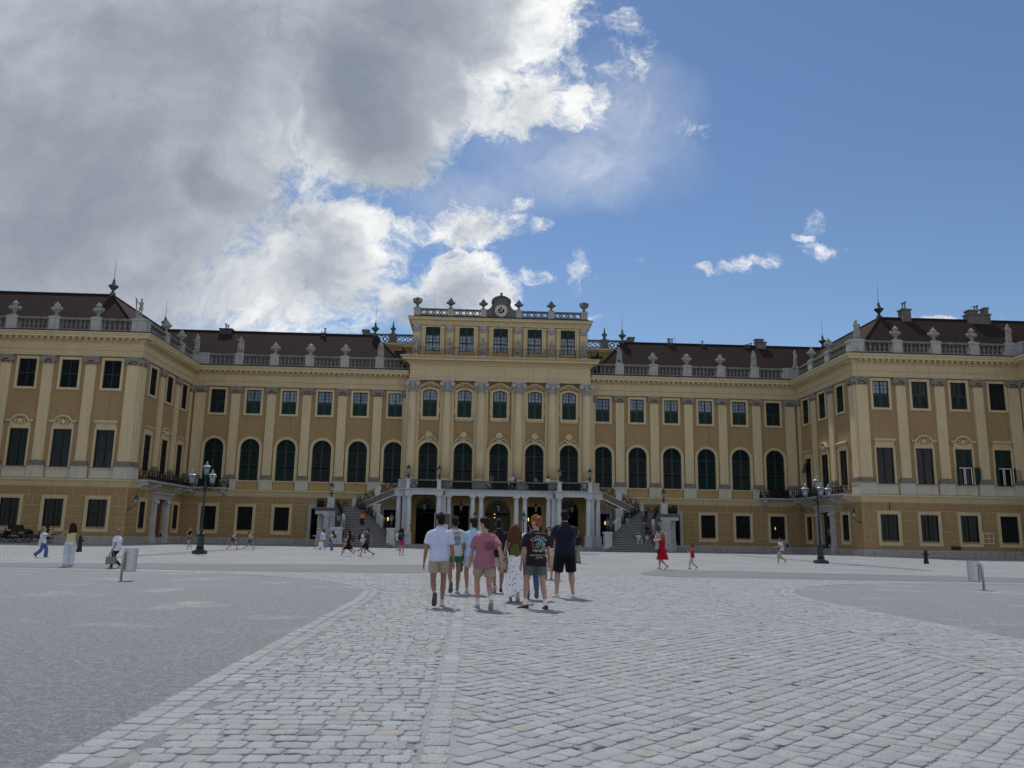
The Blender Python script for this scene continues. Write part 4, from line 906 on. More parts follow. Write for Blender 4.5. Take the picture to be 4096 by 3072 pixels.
MW, MH = .86, 3.56
def mid(style, hoodk):
    f = casement(MW, MH, .52, 0); s = MB(); t = .2
    rectband(s, -MW, MW, 0, MH, t, -.08, 0, False); rectband(s, -MW-.06, MW+.06, 0, MH+.06, t-.1, -.13, -.079, False)
    s.box(-MW-.1, MW+.1, -.07, 0, MH+t+.001, MH+.62)
    if hoodk == 'flat':
        s.box(-1.15, 1.15, -.30, 0, MH+.72, MH+.82); s.box(-1.02, 1.02, -.2, 0, MH+.62, MH+.719); s.add([(-1.15,-.3,MH+.821),(1.15,-.3,MH+.821),(1.0,0,MH+.95),(-1.0,0,MH+.95)], [(0,1,2,3)])
        ch = []
    else:
        arc = [(.72*math.cos(a), MH+.70+.52*math.sin(a)) for a in [PI-PI*i/10 for i in range(11)]]
        arc = [(-1.25, MH+.70), (-.8, MH+.70)]+arc[1:-1]+[(.8, MH+.70), (1.25, MH+.70)]
        band(s, arc, [(x*1.05, z+.13) for x, z in arc], -.28, 0); band(s, [(x*.93, z-.08) for x, z in arc], arc, -.16, 0)
        k = MB(); z = MH+.68
        k.ball((0, -.16, z+.03), (.2, .12, .26), 10, 6)
        for sx in (-1, 1):
            k.ring((sx*.33, -.12, z+.02), .13, .06, 10, 5); k.tube([(sx*.2, -.14, z+.28), (sx*.42, -.14, z+.2), (sx*.5, -.12, z-.1), (sx*.36, -.1, z-.24)], [.05, .07, .06, .03], 5)
        k.tube([(-.3, -.1, z-.22), (0, -.14, z-.30), (.3, -.1, z-.22)], .05, 5)
        ch = [Spec('mask_ornament', k, M['cream'])]
    pm = {'drape': 'glass_c', 'dark': 'glass_d', 'blind': 'glass_b'}[style if style in ('drape', 'dark', 'blind') else 'dark']
    c2 = [Spec('pane', pane(MW, MH), M[pm]), Spec('surround', s, M['cream'])]
    if style == 'blind':
        mb = MB()
        for sx in (-1, 1):
            a, b = sorted((sx*.06, sx*.78)); slats(mb, a, b, .1, MH*.5, .1, .09, .04); slats(mb, a, b, MH*.55, MH-.1, .1, .09, .04)
        c2.append(Spec('shutter', mb, M['glass_b']))
    if style == 'openshutter':
        top = MB(); low = MB(); wf = MB()
        for sx in (-1, 1):
            a, b = sorted((sx*.06, sx*.78)); top.box(a-.03, b+.03, .05, .1, MH*.52, MH-.06); slats(top, a+.07, b-.07, MH*.54, MH-.12, .1, .04, .03)
        low.box(MW+.05, MW+.9, -.19, -.14, .06, MH*.5); slats(low, MW+.14, MW+.81, .15, MH*.5-.1, .1, -.195, .03); edge = MB(); edge.box(-MW-.06, -MW, -.55, -.1, .06, MH*.5)
        for a, b in ((-.8, -.72), (-.1, -.03), (.03, .1), (.68, .76)): wf.box(a, b, .03, .06, .1, MH*.5)
        wf.box(-.8, .76, .03, .061, MH*.5-.1, MH*.5-.02)
        c2 += [Spec('shutter', top, M['green_l']), Spec('shutter', low, M['green_l']), Spec('shutter', edge, M['green_l']), Spec('inner_casement', wf, M['white'])]
    if style == 'tilted':
        tl = MB(); tl.add([(-.82,.02,MH-.08),(-.03,.02,MH-.08),(-.03,-.5,MH*.56),(-.82,-.5,MH*.56),(-.82,.06,MH-.08),(-.03,.06,MH-.08),(-.03,-.46,MH*.55),(-.82,-.46,MH*.55)], [(0,1,2,3),(7,6,5,4),(0,4,5,1),(1,5,6,2),(2,6,7,3),(3,7,4,0)])
        c2.append(Spec('tilted_sash', tl, M['glass_c']))
    return Spec('window', f, M['green'], c2+ch)
MD = {}
def MIDW(style, hood):
    if (style, hood) not in MD: MD[(style, hood)] = mid(style, hood)
    return MD[(style, hood)]

GH = 2.72
def groundw(hw, style):
    s = MB(); rectband(s, -hw, hw, 0, GH, .30, -.07, 0); rectband(s, -hw-.16, hw+.16, -.16, GH+.16, .14, -.11, -.069)
    g = MB(); t = .022
    rectband(g, -hw+.03, hw-.03, .03, GH-.03, .03, .0, .04)
    if style == 'lattice':
        st = .36; k = int((2*hw+GH)/st)+1
        for i in range(-k, k):
            for sg in (-1, 1):
                pts = []
                x0 = -hw+.04; c = i*st
                za = c; zb = c+sg*(2*hw-.08)*1.35
                # clip to the opening
                def cl(z):
                    return (z-za)/(zb-za)
                t0, t1 = 0., 1.
                lo, hi = sorted((cl(.04), cl(GH-.04))); t0 = max(t0, lo); t1 = min(t1, hi)
                if t1-t0 < .03: continue
                p = lambda u: (x0+u*(2*hw-.08), .02, za+u*(zb-za))
                g.tube([p(t0), p(t1)], .016, 4, False)
        c = [Spec('pane', pane(hw, GH), M['dark'])]
    else:
        f = casement(hw, GH, .63, 2, 3)
        for i in range(1, 6): z = GH*i/6; g.box(-hw, hw, .01, .03, z-t/2, z+t/2)
        for i in range(1, 6): x = -hw+2*hw*i/6; g.tube([(x+.05*math.sin(j*1.57), .015, GH*j/8) for j in range(9)], .014, 4, False)
        c = [Spec('pane', pane(hw, GH), M['glass_c']), Spec('casement', f, M['green'])]
    return Spec('window', s, M['cream'], c+[Spec('grille', g, M['lattice' if style == 'lattice' else 'iron'])])
GWL, GWC, GWN = groundw(.83, 'lattice'), groundw(.88, 'bars'), groundw(.72, 'bars')
GWNL = groundw(.72, 'lattice')

def capital(w, depth=.3, comp=False):
    mb = MB(); h = .86; y = -depth
    mb.box(-w/2-.22, w/2+.22, y-.10, .0, h-.12, h); mb.box(-w/2-.12, w/2+.12, y-.06, 0, h-.2, h-.121)
    mb.box(-w/2-.02, w/2+.02, y-.03, 0, .0, .07); mb.box(-w/2+.05, w/2-.05, y-.05, 0, h-.42, h-.201)
    for sx in (-1, 1):
        c = sx*(w/2+.02)
        mb.tube([(c, y-.12, h-.42), (c, .0, h-.42)], .27, 14, False)
        mb.ring((c, y-.13, h-.42), .225, .045, 16, 5); mb.ring((c+.01*sx, y-.13, h-.42), .11, .035, 12, 5); mb.ball((c, y-.13, h-.42), .06, 6, 4)
        mb.tube([(c-sx*.02, y-.04, h-.66), (c-sx*.1, y-.06, h-.8), (c-sx*.22, y-.05, h-.84)], [.1, .07, .03], 6)
    n = max(3, int(w/.2))
    for i in range(n): mb.ball((-w/2+.16+(w-.32)*i/(n-1), y-.07, h-.36), (.065, .05, .085), 6, 4)
    mb.ball((0, y-.11, h-.1), (.12, .07, .12), 8, 5)
    mb.tube([(-w*.36, y-.03, h-.5), (0, y-.06, h-.66), (w*.36, y-.03, h-.5)], .05, 5)
    return mb
def pilaster(w, dep=.2):
    sh = MB(); sh.box(-w/2, w/2, -dep, 0, 7.65, 16.92)
    pe = MB(); pe.box(-w/2-.24, w/2+.24, -dep-.1, 0, 6.0, 7.02); pe.box(-w/2-.29, w/2+.29, -dep-.15, 0, 7.021, 7.1)
    ba = MB(); ba.box(-w/2-.2, w/2+.2, -dep-.12, 0, 7.101, 7.3); ba.box(-w/2-.13, w/2+.13, -dep-.09, 0, 7.301, 7.42); ba.box(-w/2-.17, w/2+.17, -dep-.1, 0, 7.421, 7.52); ba.box(-w/2-.06, w/2+.06, -dep-.05, 0, 7.521, 7.65)
    cp = capital(w, dep); cp.v = [(x, y, z+16.92) for x, y, z in cp.v]
    return Spec('pilaster', sh, M['cream'], [Spec('pedestal', pe, M['gray_plaster']), Spec('base', ba, M['base']), Spec('capital', cp, M['cap'])])
PIL = pilaster(1.0); PILW = pilaster(1.16); PILN = pilaster(.42); PILS = pilaster(.92)
ap = MB(); ap.box(-1.2, 1.2, -.05, 0, 6.05, 6.88); APRON = Spec('apron_panel', ap, M['apron'])
ap = MB(); ap.box(-1.14, 1.14, -.06, 0, 6.05, 6.86); ap.box(-1.18, 1.18, -.14, 0, 6.861, 6.95); APRONC = Spec('apron_panel', ap, M['gray_plaster'])

def scrolls(mb, p, q, z0a, z0b, h, pitch=.32, r=.034, seed=0):
    """wrought iron panel from p to q with curling bars; foot at z0a / z0b"""
    p = Vector((*p, z0a)); q = Vector((*q, z0b)); ln = (q.xy-p.xy).length; n = max(1, round(ln/pitch)); u = (q-p)/n
    for z in (0, h): mb.tube([p+Vector((0,0,z)), q+Vector((0,0,z))], .028 if z else .022, 4, False)
    mb.tube([p+Vector((0,0,h*.86)), q+Vector((0,0,h*.86))], .012, 4, False)
    for i in range(n):
        o = p+u*i; c = o+u*.5
        if i % 4 == 0: mb.tube([o, o+Vector((0,0,h))], .02, 4, False)
        sgn = 1 if i % 2 else -1; e = u.normalized(); w = u.length*.46
        s_pts = []
        for k in range(9):
            t = k/8; s_pts.append(c+e*(sgn*w*math.sin(t*2*PI)*(1-.2*t))+Vector((0,0,h*.86*t)))
        mb.tube(s_pts, r, 3)
        mb.tube([c-e*sgn*w*.9, c-e*sgn*w*.5+Vector((0,0,h*.2)), c-e*sgn*w*.8+Vector((0,0,h*.45)), c-e*sgn*w*.2+Vector((0,0,h*.7)), c-e*sgn*w*.8+Vector((0,0,h*.85))], r*.9, 3)
        mb.ring(c+Vector((0,0,h*.25))+e*w*.3*sgn, w*.55, r, 8, 3, tuple(e), (0,0,1)); mb.ring(c+Vector((0,0,h*.62))-e*w*.3*sgn, w*.5, r, 8, 3, tuple(e), (0,0,1))
    mb.tube([q, q+Vector((0,0,h))], .02, 4, False)
def grid_rail(mb, p, q, z0, h, pitch=.3, r=.014):
    p = Vector((*p, z0)); q = Vector((*q, z0)); n = max(1, round((q-p).length/pitch)); u = (q-p)/n; e = u.normalized()
    for z in (.0, .14, h*.87, h): mb.tube([p+Vector((0,0,z)), q+Vector((0,0,z))], .022 if z in (0., h) else .014, 4, False)
    for i in range(n+1):
        o = p+u*i; mb.tube([o+Vector((0,0,0)), o+Vector((0,0,h))], .035 if i % 6 == 0 else r, 4, False)
        if i < n:
            c = o+u*.5; mb.ring(c+Vector((0,0,h*.5)), .10, r, 8, 3, tuple(e), (0,0,2.2)); mb.tube([c+Vector((0,0,.14)), c+Vector((0,0,h*.3))], r, 3); mb.tube([c+Vector((0,0,h*.72)), c+Vector((0,0,h*.87))], r, 3)
# ------------------------------------------------------------------ palace: the building
PAL = thing('palace', 'long baroque palace in ochre and cream with a clocked central block and projecting side wings', 'palace', (0, D, 0))
PAL.location = (0, 0, 0)
FF, FW = Fr(0, D, 1, 0), Fr(0, W, 1, 0)
FSL, FSR = Fr(-XS, 0, 0, 1), Fr(XS, 0, 0, -1)
FOL, FOR_ = Fr(-XO, 0, 0, 1), Fr(XO, 0, 0, -1)
YC = D-.65; FC = Fr(0, YC, 1, 0)
PL = [(-XO, W-9), (-XO, W), (-XS, W), (-XS, D), (-10.6, D)]
PR = [(10.6, D), (XS, D), (XS, W), (XO, W), (XO, W-9)]
U0, U1 = 14.66, 14.66+WH
up_ops = lambda xs, hw=.82: [(x-hw, x+hw, U0, U1, 0) for x in xs]
fl = [12.08+BAY*k for k in range(6)]
wf_ = [37.94+4.017*k for k in range(4)]
sd = [81.67, 86.12, 90.56]
for sg in (-1, 1):
    lo = MB(); hi = MB()
    fx = sorted(sg*x for x in fl); a, b = sorted((sg*10.3, sg*XS))
    ops = [(x-.83, x+.83, 1.37, 1.37+GH, 0) for x in fx if abs(x) > 23]+[(x-.78, x+.78, .0, 4.05, 0) for x in fx if abs(x) < 23]
    wall(lo, FF, a, b, 0, 5.9, ops)
    wall(hi, FF, a, b, 5.9, 17.9, up_ops(fx)+[(x-AW, x+AW, 7.02, 7.02+AH, AW) for x in fx])
    wx = sorted(sg*x for x in wf_); a, b = sorted((sg*XS, sg*XO))
    wall(lo, FW, a, b, 0, 5.9, [(x-.88, x+.88, 1.35, 1.35+GH, 0) for x in wx])
    wall(hi, FW, a, b, 5.9, 17.9, up_ops(wx)+[(x-MW, x+MW, 7.06, 7.06+MH, 0) for x in wx])
    fs = FSL if sg < 0 else FSR; ss = [-sg*y for y in sd]
    a, b = sorted((-sg*W, -sg*D)); dc = -sg*86.5
    wall(lo, fs, a, b, 0, 5.9, [(dc-1.3, dc+1.3, .0, 4.6, 0)]+[(-sg*y-.72, -sg*y+.72, 1.35, 1.35+GH, 0) for y in (82.0, 91.05)])
    wall(hi, fs, a, b, 5.9, 17.9, up_ops(ss)+[(x-MW, x+MW, 7.06, 7.06+MH, 0) for x in ss])
    fo = FOL if sg < 0 else FOR_; a, b = sorted((-sg*(W-9), -sg*W))
    wall(lo, fo, a, b, 0, 5.9); wall(hi, fo, a, b, 5.9, 17.9)
    lo.build('ground_floor_wall', M['joint'], PAL, recalc=False); hi.build('wall', M['ochre'], PAL, recalc=False)
    path = PL if sg < 0 else PR
    m = MB(); sweep(m, path, [(-.2, 0), (.14, 0), (.14, .56), (.10, .62), (-.2, .62)]); m.build('plinth', M['plinth'], PAL)
    m = MB(); sweep(m, path, [(-.2, 5.24), (.07, 5.24), (.07, 5.34), (.13, 5.36), (.13, 5.50), (.20, 5.53), (.20, 5.66), (.27, 5.70), (.36, 5.84), (.36, 5.95), (.10, 6.0), (-.2, 6.0)]); m.build('string_course', M['cream'], PAL)
    m = MB(); sweep(m, path, [(-.2, 17.78), (.24, 17.78), (.24, 17.95), (.28, 17.96), (.28, 18.14), (.32, 18.15), (.32, 18.30), (.42, 18.34), (.42, 18.43), (.26, 18.45), (.26, 19.05), (.36, 19.10), (.36, 19.18), (.46, 19.2), (.46, 19.46), (.98, 19.48), (.98, 19.68), (1.03, 19.70), (1.06, 19.80), (1.14, 19.90), (1.14, 19.98), (.30, 20.04), (-.2, 20.04)])
    # modillion blocks under the corona
    nseg = [(path[i], path[i+1]) for i in range(4)]
    for (p, q) in nseg:
        ln = math.hypot(q[0]-p[0], q[1]-p[1]); u = ((q[0]-p[0])/ln, (q[1]-p[1])/ln); f = Fr(p[0], p[1], *u); k = int(ln/.58)
        for i in range(k):
            s = (i+.5)*ln/k
            m.box(s-.10, s+.10, .40, .90, 19.27, 19.475, f); m.box(s-.085, s+.085, .40, .62, 19.19, 19.271, f)
    m.build('cornice', M['cream'], PAL)
    m = MB(); sweep(m, path, [(-.3, 20.03), (1.10, 20.03), (1.12, 20.07), (.5, 20.12), (.34, 20.30), (-.3, 20.30)]); m.build('gutter', M['lead'], PAL)
    # ---- raised blocks of the ground floor
    Z = [.68, 1.58, 2.54, 3.50, 4.46, 5.2]; g = .05
    def blocks(fr, s0, s1, wins, top=True):
        """wins = (sa, sb, z top) of framed openings"""
        m = MB()
        def run(a, b, z0, z1, parts):
            if b-a < .12: return
            n = parts if b-a > .9 else 1
            for i in range(n):
                p, q = a+(b-a)*i/n, a+(b-a)*(i+1)/n
                m.add([(p+g,0.,z0+g),(q-g,0.,z0+g),(q-g,0.,z1-g),(p+g,0.,z1-g),(p+g+.03,.05,z0+g+.03),(q-g-.03,.05,z0+g+.03),(q-g-.03,.05,z1-g-.03),(p+g+.03,.05,z1-g-.03)], [(4,5,6,7),(0,1,5,4),(1,2,6,5),(2,3,7,6),(3,0,4,7)], False, fr)
        edges = [s0]+[e for w in wins for e in w[:2]]+[s1]
        for i in range(0, len(edges), 2):
            a, b = edges[i], edges[i+1]
            for r in (1, 2, 3): run(a, b, Z[r], Z[r+1], 1 if r == 2 else 2)
        low = [w for w in wins if w[2] < 1]; e2 = [s0]+[e for w in low for e in w[:2]]+[s1]
        for i in range(0, len(e2), 2): run(e2[i], e2[i+1], Z[0], Z[1], 1)
        x = s0; k = 0
        while x < s1-.3:
            wd = 2.35 if k % 2 == 0 else 1.7; y = min(x+wd, s1)
            if s1-y < .7: y = s1
            if not any(w[3] > 4.5 and w[0] < y and w[1] > x for w in wins): run(x, y, Z[4], Z[5], 1)
            x = y; k += 1
        m.build('rusticated_facing', M['ochre2'], PAL)
    wins = [(x-1.15, x+1.15, 1.0, 4.4) if abs(x) > 23 else (x-1.15, x+1.15, 0, 4.4) for x in fx]
    a, b = sorted((sg*10.3, sg*XS)); blocks(FF, a, b, wins)
    a, b = sorted((sg*XS, sg*XO)); blocks(FW, a, b, [(x-1.2, x+1.2, 1.0, 4.4) for x in wx])
    a, b = sorted((-sg*W, -sg*D)); ws = sorted([(dc-2.2, dc+2.2, 0, 5.3)]+[(-sg*y-1.04, -sg*y+1.04, 1.0, 4.4) for y in (82.0, 91.05)]); blocks(fs, a, b, ws)
    a, b = sorted((-sg*(W-9), -sg*W)); blocks(fo, a, b, [])
    # ---- windows
    for i, x in enumerate(fl):
        if sg < 0: st = ('half', 'halfblue', 'halfblue', 'half', 'halfblue', 'halfdark')[i]
        else: st = ('halfblue', 'half', 'half', 'half', 'halfblue', 'halfdark')[i]
        at(UP[st], PAL, FF, sg*x, 0, U0)
        at(AR['shut' if (sg < 0 and i >= 3) or (sg > 0 and i in (3, 5)) else 'open'], PAL, FF, sg*x, 0, 7.02)
        if i != 5: at(APRON, PAL, FF, sg*x, 0, 0)
        if i >= 3: at(GWL, PAL, FF, sg*x, 0, 1.37)
    for i, x in enumerate(wf_):
        at(UP['dark' if sg < 0 else ('half', 'halfdark', 'halfdark', 'full')[i]], PAL, FW, sg*x, 0, U0)
        sty = ('drape', 'drape', 'dark', 'dark')[i] if sg < 0 else ('drape', 'drape', 'openshutter', 'openshutter')[i]
        at(MIDW(sty, 'flat' if i in (0, 3) else 'dome'), PAL, FW, sg*x, 0, 7.06)
        at(APRONC, PAL, FW, sg*x, 0, 0); at(GWC, PAL, FW, sg*x, 0, 1.35)
    for i, y in enumerate(sd):
        at(UP['dark' if sg < 0 else 'halfdark'], PAL, fs, -sg*y, 0, U0)
        at(MIDW('blind' if sg < 0 else ('drape', 'drape', 'tilted')[i], 'dome' if i == 1 else 'flat'), PAL, fs, -sg*y, 0, 7.06)
    for y in (82.0, 91.05): at(GWNL if (sg > 0 and y > 85) else GWN, PAL, fs, -sg*y, 0, 1.35)
    # ---- pilasters
    for k in range(5): at(PIL, PAL, FF, sg*(14.1+BAY*k), 0, 0)
    at(PILN, PAL, FF, sg*10.95, 0, 0); at(PILW, PAL, FF, sg*(XS-1.0), 0, 0)
    for k in range(3): at(PIL, PAL, FW, sg*(39.95+4.01*k), 0, 0)
    at(PILW, PAL, FW, sg*(XS+.58), 0, 0); at(PILW, PAL, FW, sg*(XO-.82), 0, 0)
    for y in (83.9, 88.34): at(PILS, PAL, fs, -sg*y, 0, 0)
    at(PILW, PAL, fs, -sg*(W+.58), 0, 0); at(PILN, PAL, fs, -sg*(D-.5), 0, 0)
    at(PILW, PAL, fo, -sg*(W-.9), 0, 0)
    # ---- roof balustrade
    rail = lambda mb, a, b, fr: (mb.box(a, b, -.30, .12, 20.29, 20.46, fr), mb.box(a, b, -.32, .14, 21.36, 21.58, fr))
    BPROF = [(.10, 0), (.10, .09), (.06, .12), (.075, .2), (.125, .36), (.10, .52), (.055, .66), (.06, .74), (.10, .78), (.10, .9)]
    def balus(fr, peds):
        for (a, b) in peds:
            p = MB(); p.box(a, b, -.40, .22, 20.27, 21.42, fr); p.box(a-.05, b+.05, -.45, .27, 21.421, 21.62, fr); p.box(a-.03, b+.03, -.43, .25, 20.2, 20.42, fr); p.build('pedestal', M['stone'], PAL)
        for i in range(len(peds)-1):
            a, b = peds[i][1], peds[i+1][0]
            m = MB(); rail(m, a, b, fr); n = max(3, round((b-a)/.46))
            for j in range(n):
                s = a+(b-a)*(j+.5)/n; x, y, z = fr(s, -.09, 20.46); m.lathe([(r*1.22, zz) for r, zz in BPROF], 8, (x, y, z))
            m.build('balustrade', M['balu'], PAL)
    pd = [(14.1+BAY*k-.5, 14.1+BAY*k+.5) for k in range(5)]+[(33.7, 35.2)]
    pd = [(10.6, 10.7)]+pd
    if sg < 0: pd = sorted((-b, -a) for a, b in pd)
    balus(FF, pd)
    pw = [(XS+.05, XS+1.15)]+[(39.95+4.01*k-.5, 39.95+4.01*k+.5) for k in range(3)]+[(XO-1.25, XO-.1)]
    if sg < 0: pw = sorted((-b, -a) for a, b in pw)
    balus(FW, pw)
    ps = [(W-.2, W+1.0), (83.4, 84.4), (87.84, 88.84), (D-1.1, D-.2)]
    if sg > 0: ps = sorted((-b, -a) for a, b in ps)
    balus(fs, ps)
    po = [(W-9, W-8), (W-5, W-4), (W-1.2, W-.2)]
    if sg > 0: po = sorted((-b, -a) for a, b in po)
    balus(fo, po)
    # ---- roof with hips
    m = MB(); rp = [(-.5, 20.2), (-6.3, 25.8), (-12.1, 20.2)]
    pth = [(-XO, W-9), (-XO, W), (-XS, W), (-XS, D), (-15.64, D)] if sg < 0 else [(15.64, D), (XS, D), (XS, W), (XO, W), (XO, W-9)]
    sweep(m, pth, rp); sx = sg
    m.add([(sx*15.64, D+6.3, 25.8), (sx*15.64, D+.5, 20.2), (sx*10.7, D+.5, 20.2), (sx*10.7, D+12.1, 20.2), (sx*15.64, D+12.1, 20.2)], [(0,1,2),(0,2,3),(0,3,4)])
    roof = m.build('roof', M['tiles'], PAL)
    m = MB()   # ridge and hip cap tiles
    def caps(p, q):
        p, q = Vector(p), Vector(q); n = max(2, int((q-p).length/.42))
        for i in range(n):
            a = p.lerp(q, i/n); b = p.lerp(q, (i+1.1)/n); m.tube([a, b], [.15, .12], 6, False)
    caps((sx*15.64, D+6.3, 25.8), (sx*41.66, D+6.3, 25.8)); caps((sx*41.66, D+6.3, 25.8), (sx*41.66, W+6.3, 25.8)); caps((sx*41.66, W+6.3, 25.8), (sx*58.8, W+6.3, 25.8))
    caps((sx*41.66, W+6.3, 25.8), (sx*(XS+.5), W+.5, 20.2)); caps((sx*15.64, D+6.3, 25.8), (sx*10.7, D+.5, 20.2)); caps((sx*41.66, D+6.3, 25.8), (sx*(XS+.5), D+.5, 20.2))
    m.build('ridge_tiles', M['tiles'], roof)
    # finials with lightning rods
    for (x, y, s) in ((41.66, W+6.3, 1.), (41.66, D+6.3, .95), (15.64, D+6.3, .95)):
        f = MB(); f.lathe([(.30, -.2), (.30, .25), (.16, .35), (.13, .55), (.30, .75), (.52, 1.0), (.50, 1.10), (.24, 1.22), (.18, 1.45), (.11, 1.55), (.15, 1.65), (.05, 1.85), (.03, 2.0)], 12, (0, 0, 0))
        f.tube([(0, 0, 1.9), (.02, 0, 4.0)], [.03, .015], 4)
        f.v = [(a*s, b*s, c*s) for a, b, c in f.v]
        f.build('finial', M['copper' if sg < 0 or x < 20 else 'copper_d'], roof, (sg*x, y, 25.75))
    # ---- corner balcony over the side door
    y0 = 79.9; bal = MB(); P = [(-XS, y0), (-XS, D), (-30.2, D)] if sg < 0 else [(30.2, D), (XS, D), (XS, y0)]
    sweep(bal, P, [(-.1, 5.86), (.95, 5.86), (1.02, 5.9), (1.18, 5.97), (1.22, 6.06), (1.22, 6.12), (-.1, 6.12)])
    bo = bal.build('balcony', M['stone_w'], PAL)
    q = MB(); off = 1.08; xa = -sg*0+sg*(XS-off)
    scrolls(q, (xa, y0+.05), (xa, D-off), 6.13, 6.13, .98, .34); scrolls(q, (xa, D-off), (sg*30.25, D-off), 6.13, 6.13, .98, .34); scrolls(q, (xa, y0+.05), (sg*(XS-.1), y0+.05), 6.13, 6.13, .98, .34); scrolls(q, (sg*30.25, D-off), (sg*30.25, D-.1), 6.13, 6.13, .98, .34)
    q.build('railing', M['iron'], bo)
    q = MB(); q.box(*sorted((sg*(fl[5]-1.1), sg*(fl[5]+1.1))), D-off+.05, D-off+.07, 6.14, 7.05); q.build('screen_cloth', M['cloth_black'], bo)
    def bracket(fr, s):
        br = MB()
        pr = [(.1, 5.30), (.32, 5.30), (.40, 5.40), (.62, 5.46), (.70, 5.58), (.98, 5.64), (1.02, 5.859), (.1, 5.859)]
        br.add([fr(s-.22, d, z) for d, z in pr]+[fr(s+.22, d, z) for d, z in pr], [tuple(range(8)), tuple(range(15, 7, -1))]+[(i, (i+1) % 8, 8+(i+1) % 8, 8+i) for i in range(8)]); br.build('bracket', M['stone_w'], bo)
    for y in (80.3, 83.6, 89.4, 91.6): bracket(fs, -sg*y)
    for x in (34.2, 30.7): bracket(FF, sg*x)
    # ---- portal of the side door
    p = MB(); z1 = 4.62
    for e in (-1, 1):
        a, b = sorted((dc+e*1.3, dc+e*2.1)); p.box(a, b, -.2, .34, .0, .95, fs); p.box(a+.06*(e > 0), b-.06*(e < 0), -.2, .30, .951, 4.1, fs)
        p.box(a-.02, b+.02, -.2, .36, 4.101, 4.28, fs)
        q = fs((a+b)/2, .36, 4.15); u = fs.u
        for e2 in (-1, 1): p.ball((q[0]+u[0]*.36*e2, q[1]+u[1]*.36*e2, q[2]), (.17, .17, .19), 8, 6)
        p.box(a, b, -.2, .32, 4.281, z1, fs)
    p.box(dc-1.3, dc+1.3, -.25, .28, 4.45, z1-.001, fs); p.box(dc-2.15, dc+2.15, -.2, .36, z1, 4.85, fs); p.box(dc-2.25, dc+2.25, -.2, .45, 4.851, 4.98, fs); p.box(dc-2.4, dc+2.4, -.2, .62, 4.981, 5.14, fs)
    p.build('portal', M['stone_w'], PAL)
    dr = MB(); zd = 4.45
    dr.box(dc-1.32, dc+1.32, -.36, -.27, 0, 4.62, fs)
    for e in (-1, 1):
        c = dc+e*.65
        for z0, z1 in ((.25, 1.15), (1.35, 2.95), (3.2, 4.25)):
            dr.box(c-.45, c+.45, -.28, -.23, z0, z1, fs)
            x, y, z = fs(c, -.225, (z0+z1)/2); u = Vector((*fs.u, 0))
            dr.ring((x, y, z), .26, .035, 14, 5, tuple(u), (0, 0, (z1-z0)/.65))
        dr.box(dc-.05, dc+.05, -.28, -.20, 0, zd, fs)
    do = dr.build('door', M['wood' if sg < 0 else 'wood_d'], PAL)
    if sg > 0:
        gr = MB()
        for z0, z1 in ((.45, 1.1), (1.9, 2.7)):
            for e in range(-4, 5): gr.tube([fs(dc+e*.1, -.20, z0), fs(dc+e*.1+.04, -.19, (z0+z1)/2), fs(dc+e*.1, -.20, z1)], .02, 4)
        gr.build('door_grille', M['tin'], do)
    else:
        pp = MB(); pp.box(dc-.45, dc-.1, -.225, -.215, 3.55, 4.05, fs); pp.build('notice', M['paper'], do)
    # ---- doorways in the flank beside the stairs
    for i in (0, 1, 2):
        x = sg*fl[i]; q = MB(); q.box(x-1.12, x-.78, -.1, .10, 0, 4.05, FF); q.box(x+.78, x+1.12, -.1, .10, 0, 4.05, FF); q.box(x-1.12, x+1.12, -.1, .102, 4.05, 4.42, FF); q.box(x-1.2, x+1.2, -.1, .16, 4.421, 4.52, FF)
        fo_ = q.build('doorway', M['stone'], PAL)
        q = MB(); q.box(x-.78, x+.78, -.9, -.85, 0, 4.05, FF); q.build('backing', M['dark'], fo_)
        q = MB()
        for j in range(9): s = x-.72+.18*j; q.tube([FF(s, -.16, .1), FF(s, -.16, 3.95)], .018, 4)
        for z in (.1, .9, 1.0, 2.5, 3.3, 3.95): q.box(x-.76, x+.76, -.18, -.14, z-.03, z+.03, FF)
        for j in range(4):
            for z in (2.9, .5): c = FF(x-.54+.36*j, -.16, z); q.ring(c, .15, .016, 10, 4)
        q.build('gate', M['iron'], fo_)

# ------------------------------------------------------------------ central block
CXS = [0, -4.08, 4.08, -8.06, 8.06]
lo = MB(); hi = MB()
dops = [(-1.41, 1.41, 0, 5.3, 1.41), (-4.98, -3.24, 0, 4.65, 0), (3.24, 4.98, 0, 4.65, 0), (-9.17, -6.93, 0, 5.38, 1.12), (6.93, 9.17, 0, 5.38, 1.12)]
wall(lo, FC, -10.6, 10.6, 0, 6.15, dops, .5)
lo.build('ground_floor_wall', M['apron'], PAL, recalc=False)
wall(hi, FC, -10.6, 10.6, 6.15, 18.9, [(x-CW, x+CW, 14.69, 14.69+CH_, .28) for x in CXS]+[(x-AW, x+AW, 7.02, 7.02+AH, AW) for x in CXS])
for e in (-1, 1):
    hi.add([(e*10.6, YC, 0), (e*10.6, D+.5, 0), (e*10.6, D+.5, 18.9), (e*10.6, YC, 18.9)], [(0,1,2,3)])
hi.build('wall', M['ochre'], PAL, recalc=False)
for x in CXS: at(CU, PAL, FC, x, 0, 14.69); at(AR['ornate'], PAL, FC, x, 0, 7.02)
m = MB()
for x in (-10.05, -6.07, -2.165, 2.165, 6.07, 10.05): m.box(x-.80, x+.80, -.05, .14, 6.15, 18.87, FC)
m.build('pilaster_strips', M['cream'], PAL)
cs = MB(); cs.lathe([(.53, 7.62), (.535, 9.5), (.53, 11.5), (.50, 14.5), (.455, 17.5)], 24)
